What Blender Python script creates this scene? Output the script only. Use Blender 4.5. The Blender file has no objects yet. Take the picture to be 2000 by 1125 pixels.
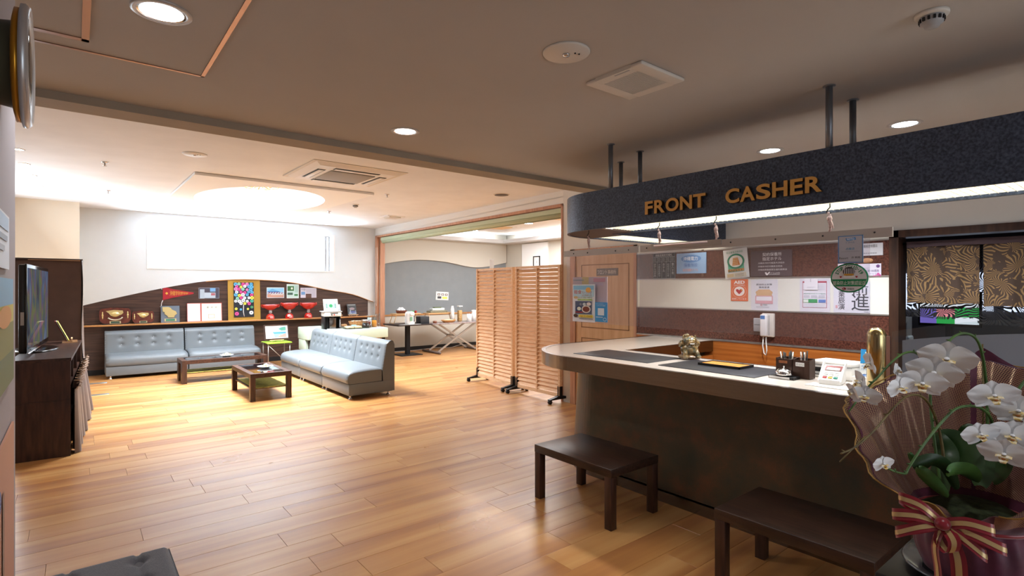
import bpy, bmesh, math, random
from mathutils import Vector, Matrix, Euler
from mathutils import noise as mnoise
R_ = math.radians; PI = math.pi
random.seed(7)
SC = bpy.context.scene
COL = SC.collection

# ---------------------------------------------------------------- camera, world, light, exposure
YAW = math.atan2(853., 1056.)
cam_d = bpy.data.cameras.new('camera'); cam = bpy.data.objects.new('camera', cam_d); COL.objects.link(cam)
cam.location = (0, 0, 1.55); cam.rotation_euler = (PI/2, 0, -YAW)
cam_d.sensor_width = 36; cam_d.lens = 1056/2000*36; cam_d.clip_start = .03
cam_d.shift_y = -.5/2000
SC.camera = cam
SC.view_settings.view_transform = 'Standard'; SC.view_settings.look = 'None'
SC.view_settings.exposure = 0.08; SC.view_settings.gamma = 1; SC.view_settings.use_curve_mapping = False
W = bpy.data.worlds.new('sky'); SC.world = W; W.use_nodes = True
bg = W.node_tree.nodes['Background']; bg.inputs[0].default_value = (.88, .94, 1, 1); bg.inputs[1].default_value = 1.7

def area(name, loc, rot, sx, sy, power, col=(1, 1, 1), spread=180, shape='RECTANGLE'):
    l = bpy.data.lights.new(name, 'AREA'); l.shape = shape; l.size = sx; l.size_y = sy; l.energy = power; l.color = col
    l.spread = R_(spread)
    o = bpy.data.objects.new(name, l); COL.objects.link(o); o.location = loc; o.rotation_euler = rot; o['kind'] = 'helper'
    return o
def spot(name, loc, power, col=(1, .93, .84), ang=120, blend=.8, r=.06):
    l = bpy.data.lights.new(name, 'SPOT'); l.energy = power; l.color = col; l.spot_size = R_(ang); l.spot_blend = blend; l.shadow_soft_size = r
    o = bpy.data.objects.new(name, l); COL.objects.link(o); o.location = loc; o['kind'] = 'helper'
    return o
DAY = (.80, .90, 1)
area('window_daylight', (2.75, 12.45, 2.38), (R_(-90), 0, 0), 3.6, .8, 17, DAY)              # sky light through the high window
area('window_bounce', (2.75, 12.3, 2.0), (R_(-148), 0, 0), 3.4, .3, 170, DAY, 90)
area('side_window_daylight', (-1.3, 9.6, 1.5), (0, R_(-118), R_(-42)), 1.4, 2.4, 150, DAY)            # windows on the lounge's left side, out of view             # light thrown up from outside onto the ceiling
area('dome_lamps', (2.15, 8.75, 3.26), (0, 0, 0), 1.3, 1.9, 330, (.88, .95, 1), 118, shape='ELLIPSE')
area('far_room_fill', (7.6, 8.4, 2.98), (0, 0, 0), 2.6, 3.2, 300, (.97, .98, 1))                  # unseen area light added to brighten the far room
area('near_zone_fill', (1.9, -2.85, 1.4), (R_(80), 0, 0), 2.4, 2.0, 45, DAY)             # fill light added behind the viewer for the near zone
# downlights (each lamp's light sits with its lamp below)

# ---------------------------------------------------------------- geometry of the view (metres; wall planes measured from the photo)
CX, CY, FP, HC = 1000., 562., 1056., 1.55
FW = (math.sin(YAW), math.cos(YAW)); RT = (math.cos(YAW), -math.sin(YAW))
def ray(x, y):
    u = (x-CX)/FP; return Vector((FW[0]+u*RT[0], FW[1]+u*RT[1], (CY-y)/FP))
O = Vector((0, 0, HC))
def onZ(x, y, z=0): d = ray(x, y); return O+d*((z-HC)/d.z)
def onX(x, y, c): d = ray(x, y); return O+d*(c/d.x)
def onY(x, y, c): d = ray(x, y); return O+d*(c/d.y)
def dep(x, y, t): return O+ray(x, y)*t
WX = 5.18      # wall behind the counter
WY = 12.06     # window wall
def zc(y): return 2.878+.0111*(y-5.3)      # lounge ceiling
ZM = 2.60      # main ceiling

# ---------------------------------------------------------------- materials
def lin(c):
    if isinstance(c, str):
        c = c.lstrip('#'); c = [int(c[i:i+2], 16)/255 for i in (0, 2, 4)]
    return tuple((v/12.92 if v <= .04045 else ((v+.055)/1.055)**2.4) for v in c[:3])+(1,)
MC = {}
def mat(name, col='#888888', rough=.5, metal=0, noise=None, bump=None, emit=0, ecol=None, coat=0, trans=0, alpha=1, col2=None, stretch=(1, 1, 1), ior=1.45, spec=.5, sheen=0, backface=None):
    if name in MC: return MC[name]
    m = bpy.data.materials.new(name); m.use_nodes = True; nt = m.node_tree; b = nt.nodes['Principled BSDF']
    b.inputs['Base Color'].default_value = lin(col); b.inputs['Roughness'].default_value = rough; b.inputs['Metallic'].default_value = metal
    b.inputs['Coat Weight'].default_value = coat; b.inputs['Transmission Weight'].default_value = trans; b.inputs['Alpha'].default_value = alpha
    b.inputs['IOR'].default_value = ior; b.inputs['Specular IOR Level'].default_value = spec; b.inputs['Sheen Weight'].default_value = sheen
    m.diffuse_color = lin(col)
    if emit:
        b.inputs['Emission Color'].default_value = lin(ecol or col); b.inputs['Emission Strength'].default_value = emit
    if noise or bump:
        tc = nt.nodes.new('ShaderNodeNewGeometry'); mp = nt.nodes.new('ShaderNodeMapping'); mp.inputs['Scale'].default_value = stretch
        nt.links.new(tc.outputs['Position'], mp.inputs['Vector'])
    if noise:
        sc, amt = noise
        n = nt.nodes.new('ShaderNodeTexNoise'); n.inputs['Scale'].default_value = sc; n.inputs['Detail'].default_value = 5
        nt.links.new(mp.outputs[0], n.inputs['Vector'])
        r = nt.nodes.new('ShaderNodeValToRGB'); c = lin(col)
        c2 = lin(col2) if col2 else tuple(min(1, v*(1+amt)) for v in c[:3])+(1,)
        c1 = c if col2 else tuple(v*(1-amt) for v in c[:3])+(1,)
        r.color_ramp.elements[0].position = .32; r.color_ramp.elements[1].position = .68
        r.color_ramp.elements[0].color = c1; r.color_ramp.elements[1].color = c2
        nt.links.new(n.outputs['Fac'], r.inputs[0]); nt.links.new(r.outputs[0], b.inputs['Base Color'])
    if bump:
        sc, st = bump
        n = nt.nodes.new('ShaderNodeTexNoise'); n.inputs['Scale'].default_value = sc; n.inputs['Detail'].default_value = 3
        nt.links.new(mp.outputs[0], n.inputs['Vector'])
        bp = nt.nodes.new('ShaderNodeBump'); bp.inputs['Strength'].default_value = st; bp.inputs['Distance'].default_value = .004
        nt.links.new(n.outputs['Fac'], bp.inputs['Height']); nt.links.new(bp.outputs[0], b.inputs['Normal'])
    MC[name] = m; return m
def flat(col, rough=.55): return mat('print_'+col.lstrip('#'), col, rough)
def wood_mat(name, c1, c2, rough=.45, stretch=(1, 1, 1), scale=6, coat=0, spec=.5):
    return mat(name, c1, rough, noise=(scale, .3), col2=c2, stretch=stretch, coat=coat, bump=(scale*6, .05), spec=spec)
def glassmix(name, tint='#ffffff', haze=.03, gloss=.08, rough=.02, dcol=(.8, .82, .86, 1)):
    m = bpy.data.materials.new(name); m.use_nodes = True; nt = m.node_tree; nt.nodes.clear()
    out = nt.nodes.new('ShaderNodeOutputMaterial'); tr = nt.nodes.new('ShaderNodeBsdfTransparent'); tr.inputs[0].default_value = lin(tint)
    gl = nt.nodes.new('ShaderNodeBsdfGlossy'); gl.inputs['Roughness'].default_value = rough
    df = nt.nodes.new('ShaderNodeBsdfDiffuse'); df.inputs[0].default_value = dcol
    fr = nt.nodes.new('ShaderNodeLayerWeight'); fr.inputs[0].default_value = .5
    pw = nt.nodes.new('ShaderNodeMath'); pw.operation = 'POWER'; pw.inputs[1].default_value = 4; nt.links.new(fr.outputs['Facing'], pw.inputs[0])
    ad = nt.nodes.new('ShaderNodeMath'); ad.operation = 'MULTIPLY_ADD'; ad.inputs[1].default_value = .75; ad.inputs[2].default_value = .012+gloss*.12
    m1 = nt.nodes.new('ShaderNodeMixShader'); m2 = nt.nodes.new('ShaderNodeMixShader'); m1.inputs[0].default_value = haze
    nt.links.new(pw.outputs[0], ad.inputs[0]); nt.links.new(ad.outputs[0], m2.inputs[0])
    nt.links.new(tr.outputs[0], m1.inputs[1]); nt.links.new(df.outputs[0], m1.inputs[2])
    nt.links.new(m1.outputs[0], m2.inputs[1]); nt.links.new(gl.outputs[0], m2.inputs[2]); nt.links.new(m2.outputs[0], out.inputs[0])
    MC[name] = m; return m
M_CEIL = mat('ceiling_cloth', '#b9b6b2', .9, noise=(1.4, .03), bump=(350, .12))
M_CEIL2 = mat('lounge_ceiling_cloth', '#e6e9ed', .9, noise=(3, .03), bump=(250, .1))
M_WALL = mat('wall_cloth_pale', '#dde3e6', .9, noise=(3, .015), bump=(300, .1))
M_BEIGE = mat('wall_cloth_beige', '#e0d5c3', .9, bump=(300, .1))
M_GREIGE = mat('wall_cloth_greige', '#c9c5bb', .9, bump=(300, .1))
M_GREY = mat('wall_cloth_grey', '#858b8f', .9, noise=(5, .03), bump=(300, .12))
M_BEAM = mat('beam_paint', '#a59a8a', .85, noise=(4, .05))
M_SHELL = mat('outer_shell_paint', '#b8ada0', .9)
M_WAIN = wood_mat('wainscot_walnut', '#33241f', '#553d34', .42, (.9, 1, 14), 2.5)
M_OAK = wood_mat('shelf_oak', '#a9713f', '#c58f58', .45, (.6, 3, 12), 4)
M_FRAMEW = wood_mat('door_frame_wood', '#b07a5c', '#cb9a7b', .45, (12, 12, .8), 3)
M_DOORW = wood_mat('door_maple', '#c99d6e', '#d9b084', .4, (8, 8, .6), 3)
M_DARKW = wood_mat('dark_walnut', '#2b1a14', '#4a2f24', .35, (9, 9, 1.2), 4)
M_DARKH = wood_mat('dark_walnut_flat', '#2a1a14', '#4b3025', .32, (10, 1.1, 10), 4)
M_ORANGEW = wood_mat('dado_orange_wood', '#a15a24', '#bd7436', .35, (2, .6, 14), 3)
M_PINE = wood_mat('pine', '#d6a67b', '#ebc8a2', .5, (20, 2, 20), 3)
M_STEEL = mat('brushed_steel', '#7f7975', .24, 1, noise=(3, .06), bump=(60, .06), stretch=(1, 1, 40))
M_CHROME = mat('chrome', '#d8d8da', .12, 1)
M_ALU = mat('aluminium', '#a9a4a0', .4, .8)
M_BLACK = mat('black_plastic', '#16171a', .4)
M_BLACKM = mat('black_metal', '#1c1d20', .45, .6)
M_WHITEP = mat('white_plastic', '#e9e9e8', .4)
M_OFFW = mat('off_white_plastic', '#d8d3ca', .5)
M_GREYP = mat('grey_plastic', '#a5a6a8', .45)
M_SOFA = mat('grey_leather', '#6a7075', .42, bump=(160, .15), spec=.5)
M_GLOWW = mat('lamp_white', '#ffffff', .5, emit=14, ecol='#f4faff')
M_GLOWWARM = mat('lamp_warm', '#ffffff', .5, emit=22, ecol='#ffe2b8')
M_GLASS = glassmix('clear_glass', '#f6fbfa', .02, .1)
M_ACRYL = glassmix('clear_acrylic', '#f8f6f9', .05, .12, .03)
M_SKYPANE = glassmix('window_glass', '#fbfdff', .02, .1)

# ---------------------------------------------------------------- mesh helpers
class MB:
    def __init__(s): s.v = []; s.f = []; s.smooth = []
    def add(s, vs, fs, smooth=False):
        o = len(s.v); s.v += [tuple(v) for v in vs]; s.f += [tuple(i+o for i in f) for f in fs]; s.smooth += [smooth]*len(fs); return s
    def box(s, x0, y0, z0, x1, y1, z1, M=None):
        vs = [Vector((x, y, z)) for z in (z0, z1) for y in (y0, y1) for x in (x0, x1)]
        if M: vs = [M@v for v in vs]
        return s.add(vs, [(0, 2, 3, 1), (4, 5, 7, 6), (0, 1, 5, 4), (2, 6, 7, 3), (0, 4, 6, 2), (1, 3, 7, 5)])
    def rbox(s, x0, y0, z0, x1, y1, z1, r=.01, M=None, n=2, smooth=True):
        bm = bmesh.new(); bmesh.ops.create_cube(bm, size=1)
        bmesh.ops.scale(bm, vec=(x1-x0, y1-y0, z1-z0), verts=bm.verts); bmesh.ops.translate(bm, vec=((x0+x1)/2, (y0+y1)/2, (z0+z1)/2), verts=bm.verts)
        r = min(r, .49*min(abs(x1-x0), abs(y1-y0), abs(z1-z0)))
        bmesh.ops.bevel(bm, geom=bm.edges[:], offset=r, segments=n, profile=.5, affect='EDGES')
        if M: bmesh.ops.transform(bm, matrix=M, verts=bm.verts)
        bm.verts.index_update(); s.add([v.co.copy() for v in bm.verts], [[v.index for v in f.verts] for f in bm.faces], smooth); bm.free(); return s
    def lathe(s, prof, c=(0, 0, 0), n=24, M=None, smooth=True, sx=1, sy=1, cap=True):
        c = Vector(c); vs = []; fs = []; k = len(prof)
        for i in range(n):
            a = 2*PI*i/n
            for r, z in prof:
                v = Vector((r*math.cos(a)*sx, r*math.sin(a)*sy, z)); v = (M@v) if M else v; vs.append(v+c)
        for i in range(n):
            j = (i+1) % n
            for q in range(k-1):
                fs.append((i*k+q, j*k+q, j*k+q+1, i*k+q+1))
        if cap and prof[0][0] > 1e-5: fs.append([i*k for i in range(n)][::-1])
        if cap and prof[-1][0] > 1e-5: fs.append([i*k+k-1 for i in range(n)])
        return s.add(vs, fs, smooth)
    def cyl(s, p0, p1, r, r2=None, n=12, smooth=True):
        p0 = Vector(p0); p1 = Vector(p1); r2 = r if r2 is None else r2; d = (p1-p0)
        q = d.to_track_quat('Z', 'Y').to_matrix().to_4x4(); L = d.length
        return s.lathe([(r, 0), (r2, L)], p0, n, q, smooth)
    def tube(s, pts, r, n=8, r2=None, closed=False):
        pts = [Vector(p) for p in pts]; m = len(pts); vs = []; fs = []; up = None
        for i, p in enumerate(pts):
            if closed: t = pts[(i+1) % m]-pts[i-1]
            else: t = pts[min(i+1, m-1)]-pts[max(i-1, 0)]
            t.normalize()
            if up is None: up = t.orthogonal().normalized()
            up = (up-t*up.dot(t)); up = up.normalized() if up.length > 1e-6 else t.orthogonal().normalized()
            w = t.cross(up); rr = r if r2 is None else r+(r2-r)*i/(m-1)
            for k in range(n):
                a = 2*PI*k/n; vs.append(p+up*(rr*math.cos(a))+w*(rr*math.sin(a)))
        for i in range(m if closed else m-1):
            for k in range(n):
                a, b = i*n+k, i*n+(k+1) % n; c, d = ((i+1) % m)*n+(k+1) % n, ((i+1) % m)*n+k
                fs.append((a, b, c, d))
        if not closed: fs += [list(range(n))[::-1], [(m-1)*n+k for k in range(n)]]
        return s.add(vs, fs, True)
    def prism(s, poly, z0, z1, M=None, smooth=False):
        n = len(poly); vs = [Vector((x, y, z0)) for x, y in poly]+[Vector((x, y, z1)) for x, y in poly]
        if M: vs = [M@v for v in vs]
        return s.add(vs, [list(range(n))[::-1], list(range(n, 2*n))]+[(i, (i+1) % n, n+(i+1) % n, n+i) for i in range(n)], smooth)
    def ball(s, c, r, n=12, m=8, sc=(1, 1, 1)):
        prof = [(r*math.sin(PI*i/m), -r*math.cos(PI*i/m)) for i in range(m+1)]; prof[0] = (0, -r); prof[-1] = (0, r)
        return s.lathe(prof, c, n, Matrix.Diagonal((*sc, 1)))
    def grid(s, fn, nu, nv, smooth=True, thick=0):
        vs = [Vector(fn(i/nu, j/nv)) for j in range(nv+1) for i in range(nu+1)]
        fs = [(j*(nu+1)+i, j*(nu+1)+i+1, (j+1)*(nu+1)+i+1, (j+1)*(nu+1)+i) for j in range(nv) for i in range(nu)]
        return s.add(vs, fs, smooth)
    def mesh(s, name, m, weld=False):
        me = bpy.data.meshes.new(name); me.from_pydata(s.v, [], s.f); me.polygons.foreach_set('use_smooth', s.smooth)
        me.materials.append(m)
        if weld or True:
            bm = bmesh.new(); bm.from_mesh(me); bmesh.ops.remove_doubles(bm, verts=bm.verts, dist=1e-6)
            bmesh.ops.recalc_face_normals(bm, faces=bm.faces); bm.to_mesh(me); bm.free()
        me.update(); return me
def lk(name, me, parent=None, loc=None, rz=0):
    o = bpy.data.objects.new(name, me); COL.objects.link(o)
    if parent is not None: o.parent = parent
    if loc is not None: o.location = loc
    if rz: o.rotation_euler = (0, 0, rz)
    return o
def part(name, mb, m, parent, label=None):
    o = lk(name, mb.mesh(name, m), parent)
    if label: o['label'] = label
    return o
def tag(o, label, cat, group=None, kind=None):
    o['label'] = label; o['category'] = cat
    if group: o['group'] = group
    if kind: o['kind'] = kind
    return o
def thing(name, label, cat, loc=(0, 0, 0), rz=0, group=None):
    o = bpy.data.objects.new(name, None); COL.objects.link(o); o.location = loc; o.rotation_euler = (0, 0, rz); o.empty_display_size = .1
    return tag(o, label, cat, group)
def struct(name, mb, m, label=None, parent=None):
    o = lk(name, mb.mesh(name, m), parent)
    if parent is None: o['kind'] = 'structure'
    if label: o['label'] = label
    return o
def copy_tree(o, parent=None):
    c = o.copy(); COL.objects.link(c)
    if parent is not None: c.parent = parent
    for ch in list(o.children): copy_tree(ch, c)
    return c
def single(name, mb, m, label, cat, group=None, loc=None, rz=0):
    return tag(lk(name, mb.mesh(name, m), None, loc, rz), label, cat, group)
def B(*a, **k): return MB().box(*a, **k)
def RB(*a, **k): return MB().rbox(*a, **k)
def weighted(o, ang=40):
    return o

# ---------------------------------------------------------------- text and flat print
TC = {}
def text_geo(body, bold=0.0, vertical=False):
    if any(ord(c) > 0x2E80 for c in body): bold = 0.0
    key = (body, bold)
    if key in TC: return TC[key]
    cu = bpy.data.curves.new('t', 'FONT'); cu.body = body; cu.size = 1; cu.resolution_u = 2 if len(body) < 20 else 1; cu.offset = bold; cu.fill_mode = 'FRONT'
    cu.space_line = .95 if '\n' in body else 1
    ob = bpy.data.objects.new('t', cu); COL.objects.link(ob)
    dg = bpy.context.evaluated_depsgraph_get(); dg.update(); ev = ob.evaluated_get(dg); me = ev.to_mesh()
    vs = [v.co.copy() for v in me.vertices]; fs = [tuple(p.vertices) for p in me.polygons]
    ev.to_mesh_clear(); bpy.data.objects.remove(ob); bpy.data.curves.remove(cu)
    if not vs: vs = [Vector((0, 0, 0)), Vector((1, 0, 0)), Vector((0, 1, 0))]; fs = [(0, 1, 2)]
    x0 = min(v.x for v in vs); x1 = max(v.x for v in vs); y0 = min(v.y for v in vs); y1 = max(v.y for v in vs)
    TC[key] = ([((v.x-x0)/max(1e-6, x1-x0), (v.y-y0)/max(1e-6, y1-y0)) for v in vs], fs); return TC[key]
# print items, in fractions of the sheet, origin top-left:
# ('r',x0,y0,x1,y1,col) ('o',cx,cy,rx,ry,col) ('ring',cx,cy,rx,ry,w,col) ('t',x0,y0,x1,y1,text,col[,bold]) ('p',[(x,y)..],col) ('arc',text,cx,cy,rx,ry,h,a0,a1,col)
def sheet(root, w, h, items, y=-.0012, step=.0004):
    """adds coloured print pieces on a sheet whose local x is right, z is up, facing -y"""
    by = {}; lev = 0
    def F(x, yy, l): return Vector((x*w-w/2, y-l*step, h/2-yy*h))
    order = []
    for it in items:
        lev += 1; k = it[0]
        col = it[-1] if not isinstance(it[-1], float) else it[-2]
        nm = 'lettering' if k in ('t', 'arc') else 'printed_shape'
        key = (nm, col)
        if key not in by: by[key] = MB()
        mb = by[key]
        if k == 'r':
            _, a, b, c, d, _c = it; mb.add([F(a, d, lev), F(c, d, lev), F(c, b, lev), F(a, b, lev)], [(0, 1, 2, 3)])
        elif k == 'o':
            _, a, b, c, d, _c = it; n = 24; mb.add([F(a+c*math.cos(2*PI*i/n), b-d*math.sin(2*PI*i/n), lev) for i in range(n)], [list(range(n))])
        elif k == 'ring':
            _, a, b, c, d, wd, _c = it; n = 40; sy = w/h
            vs = [F(a+(c-q*wd)*math.cos(2*PI*i/n), b-(d-q*wd*sy)*math.sin(2*PI*i/n), lev) for q in (0, 1) for i in range(n)]
            mb.add(vs, [(i, (i+1) % n, n+(i+1) % n, n+i) for i in range(n)])
        elif k == 'p':
            mb.add([F(px, py, lev) for px, py in it[1]], [list(range(len(it[1])))])
        elif k == 't':
            a, b, c, d, tx = it[1:6]; bold = it[7] if len(it) > 7 else 0.0
            # last numeric = bold
            vs, fs = text_geo(tx, bold); mb.add([F(a+vx*(c-a), d-vy*(d-b), lev) for vx, vy in vs], fs)
        elif k == 'arc':
            _, tx, cx, cy, rx, ry, hh, a0, a1, _c = it; n = len(tx)
            for i, ch in enumerate(tx):
                if ch == ' ': continue
                a = R_(a0+(a1-a0)*(i+.5)/n); vs, fs = text_geo(ch, .03); cw = hh*.62*h/w*(.35 if ch in 'I1' else .7 if ch == '-' else 1); hs = .14 if ch == '-' else 1
                pts = []
                for vx, vy in vs:
                    tx_ = (vx-.5)*cw*w; ty_ = (vy-.5)*hh*h*hs; ca, sa = math.cos(a), math.sin(a)
                    U = cx*w+rx*w*ca+tx_*sa+ty_*ca; V = -cy*h+ry*h*sa-tx_*ca+ty_*sa
                    pts.append(F(U/w, -V/h, lev))
                mb.add(pts, fs)
    for (nm, col), mb in by.items():
        part(nm, mb, flat(col), root)
def poster(name, label, cat, axis, val, px, bgc, items, thick=.003, rot=0, group=None, bg_mat=None, edge=None, lean=0):
    """px = (left, top, right, bottom) where its edges show; axis 'X' wall faces -X, axis 'Y' wall faces -Y"""
    l, t, r, b = px; cx, cy = (l+r)/2, (t+b)/2; on = onX if axis == 'X' else onY
    P0, P1, T, Bm, C = on(l, cy, val), on(r, cy, val), on(cx, t, val), on(cx, b, val), on(cx, cy, val)
    w = (P1-P0).length; h = abs(T.z-Bm.z); C = Vector(((P0.x+P1.x)/2, (P0.y+P1.y)/2, (T.z+Bm.z)/2))
    root = thing(name, label, cat, group=group)
    n = Vector((-1, 0, 0)) if axis == 'X' else Vector((0, -1, 0))
    root.location = C; root.rotation_euler = Euler((-lean, rot, -PI/2 if axis == 'X' else 0), 'XYZ')
    part('sheet', B(-w/2, -.0005, -h/2, w/2, thick, h/2), bg_mat or flat(bgc), root)
    if edge:
        e = edge[1]; mb = MB(); th = .0015
        mb.box(-w/2, -th, -h/2, w/2, 0, -h/2+e); mb.box(-w/2, -th, h/2-e, w/2, 0, h/2); mb.box(-w/2, -th, -h/2, -w/2+e, 0, h/2); mb.box(w/2-e, -th, -h/2, w/2, 0, h/2)
        part('border', mb, flat(edge[0]), root)
    sheet(root, w, h, items)
    return root

# ================================================================ SETTING
# ---- floor: planks
def plank_material():
    m = bpy.data.materials.new('floor_plank_wood'); m.use_nodes = True; nt = m.node_tree; b = nt.nodes['Principled BSDF']; N = nt.nodes.new; L = nt.links.new
    g = N('ShaderNodeNewGeometry'); oi = N('ShaderNodeObjectInfo'); ad = N('ShaderNodeMath'); ad.operation = 'ADD'; fr = N('ShaderNodeMath'); fr.operation = 'FRACT'
    L(g.outputs['Random Per Island'], ad.inputs[0]); L(oi.outputs['Random'], ad.inputs[1]); L(ad.outputs[0], fr.inputs[0])
    mp = N('ShaderNodeMapping'); mp.inputs['Scale'].default_value = (.4, 7.5, 1); L(g.outputs['Position'], mp.inputs['Vector'])
    cx = N('ShaderNodeCombineXYZ'); ml = N('ShaderNodeMath'); ml.operation = 'MULTIPLY'; ml.inputs[1].default_value = 23; L(fr.outputs[0], ml.inputs[0]); L(ml.outputs[0], cx.inputs[0]); L(ml.outputs[0], cx.inputs[2])
    va = N('ShaderNodeVectorMath'); va.operation = 'ADD'; L(mp.outputs[0], va.inputs[0]); L(cx.outputs[0], va.inputs[1])
    n1 = N('ShaderNodeTexNoise'); n1.inputs['Scale'].default_value = .75; n1.inputs['Detail'].default_value = 2; n1.inputs['Distortion'].default_value = .3; L(va.outputs[0], n1.inputs['Vector'])
    mp2 = N('ShaderNodeMapping'); mp2.inputs['Scale'].default_value = (2.2, 60, 1); L(g.outputs['Position'], mp2.inputs['Vector'])
    va2 = N('ShaderNodeVectorMath'); va2.operation = 'ADD'; L(mp2.outputs[0], va2.inputs[0]); L(cx.outputs[0], va2.inputs[1])
    n2 = N('ShaderNodeTexNoise'); n2.inputs['Scale'].default_value = 1; n2.inputs['Detail'].default_value = 6; L(va2.outputs[0], n2.inputs['Vector'])
    r = N('ShaderNodeValToRGB'); e = r.color_ramp.elements; e[0].position = .36; e[0].color = lin('#a06a3e'); e[1].position = .70; e[1].color = lin('#c4965f')
    k = e.new(.5); k.color = lin('#b58049')
    mx = N('ShaderNodeMath'); mx.operation = 'MULTIPLY_ADD'; mx.inputs[1].default_value = .10; L(n2.outputs['Fac'], mx.inputs[0])
    s2 = N('ShaderNodeMath'); s2.operation = 'MULTIPLY_ADD'; s2.inputs[1].default_value = .07; s2.inputs[2].default_value = -.08; L(fr.outputs[0], s2.inputs[0])
    s3 = N('ShaderNodeMath'); s3.operation = 'ADD'; L(n1.outputs['Fac'], s3.inputs[0]); L(s2.outputs[0], s3.inputs[1]); L(s3.outputs[0], mx.inputs[2]); L(mx.outputs[0], r.inputs[0])
    L(r.outputs[0], b.inputs['Base Color'])
    n3 = N('ShaderNodeTexNoise'); n3.inputs['Scale'].default_value = 1.2; n3.inputs['Detail'].default_value = 4; L(g.outputs['Position'], n3.inputs['Vector'])
    rr = N('ShaderNodeMapRange'); rr.inputs['From Min'].default_value = .3; rr.inputs['From Max'].default_value = .7; rr.inputs['To Min'].default_value = .27; rr.inputs['To Max'].default_value = .38; L(n3.outputs['Fac'], rr.inputs[0]); L(rr.outputs[0], b.inputs['Roughness'])
    bp = N('ShaderNodeBump'); bp.inputs['Strength'].default_value = .06; bp.inputs['Distance'].default_value = .002; L(n2.outputs['Fac'], bp.inputs['Height']); L(bp.outputs[0], b.inputs['Normal'])
    b.inputs['Specular IOR Level'].default_value = .62
    return m
M_PLANK = plank_material()
floor = struct('floor', B(-1.7, -3.0, -.06, 9.7, 12.3, -.0075), mat('floor_underlay', '#4e2d1a', .6))
PW, PL = .2105, 1.27; cnt = 0; stuff = MB(); plank_meshes = {}
def plank_geo(x0, y0, x1, y1):
    c = .0012; return [(x0, y0, -.007), (x1, y0, -.007), (x1, y1, -.007), (x0, y1, -.007), (x0, y0, -c), (x1, y0, -c), (x1, y1, -c), (x0, y1, -c), (x0+c, y0+c, 0), (x1-c, y0+c, 0), (x1-c, y1-c, 0), (x0+c, y1-c, 0)], \
        [(0, 1, 5, 4), (1, 2, 6, 5), (2, 3, 7, 6), (3, 0, 4, 7), (4, 5, 9, 8), (5, 6, 10, 9), (6, 7, 11, 10), (7, 4, 8, 11), (8, 9, 10, 11)]
rnd = random.Random(3); rows = []
for k in range(-15, 60):
    y0 = k*PW; off = rnd.random()*PL; x = -1.65-off
    while x < 9.65:
        a, b_ = max(x, -1.65), min(x+PL, 9.65); x += PL
        if b_-a < .05: continue
        cxp, cyp = (a+b_)/2, y0+PW/2
        d = cxp*FW[0]+cyp*FW[1]; rr_ = cxp*RT[0]+cyp*RT[1]
        rows.append(((d if d > .3 and abs(rr_) < d*1.05+.5 and cyp > .8 else 99), a, y0, b_, y0+PW))
rows.sort()
for i, (d, a, y0, b_, y1) in enumerate(rows):
    g = .0007
    if i < 296 and d < 90:
        key = round(b_-a, 3)
        if key not in plank_meshes:
            mb = MB(); mb.add(*plank_geo(g, g, b_-a-g, PW-g)); plank_meshes[key] = mb.mesh('plank', M_PLANK)
        o = lk('plank', plank_meshes[key], floor, (a, y0, 0))
    else: stuff.add(*plank_geo(a+g, y0+g, b_-g, y1-g))
o = part('planking', stuff, M_PLANK, floor); o['kind'] = 'stuff'

# ---- main ceiling and beam
struct('ceiling', B(-1.7, -3.0, ZM, 5.4, 3.78, ZM+.08), M_CEIL)
bm_ = struct('trim_1', B(-1.7, 3.78, 2.555, 5.4, 3.98, 3.1), M_BEAM, 'long beam between the two ceilings')
# ---- lounge ceiling (slightly rising), with an opening for the oval dome
DX, DY, DRX, DRY = 2.2, 8.85, .86, 1.36
def ceil_with_hole():
    mb = MB(); n = 48
    xs0, xs1, ys0, ys1 = -1.7, 5.75, 3.98, 12.2
    outer = []; inner = []
    for i in range(n):
        a = 2*PI*i/n; dx, dy = math.cos(a), math.sin(a)
        inner.append((DX+(DRX+.06)*dx, DY+(DRY+.06)*dy))
        tx = ((xs1-DX)/dx if dx > 1e-9 else (xs0-DX)/dx if dx < -1e-9 else 1e9); ty = ((ys1-DY)/dy if dy > 1e-9 else (ys0-DY)/dy if dy < -1e-9 else 1e9)
        t = min(tx, ty); outer.append((DX+dx*t, DY+dy*t))
    vs = [(x, y, zc(y)) for x, y in inner]+[(x, y, zc(y)) for x, y in outer]
    mb.add(vs, [(i, (i+1) % n, n+(i+1) % n, n+i) for i in range(n)])
    for (cx_, cy_) in ((xs0, ys0), (xs1, ys0), (xs1, ys1), (xs0, ys1)):   # corner fills
        a = math.atan2(cy_-DY, cx_-DX) % (2*PI); i = int(a/(2*PI)*n) % n; j = (i+1) % n
        mb.add([(outer[i][0], outer[i][1], zc(outer[i][1])), (cx_, cy_, zc(cy_)), (outer[j][0], outer[j][1], zc(outer[j][1]))], [(0, 1, 2)])
    return mb
struct('ceiling', ceil_with_hole(), M_CEIL2)
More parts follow.
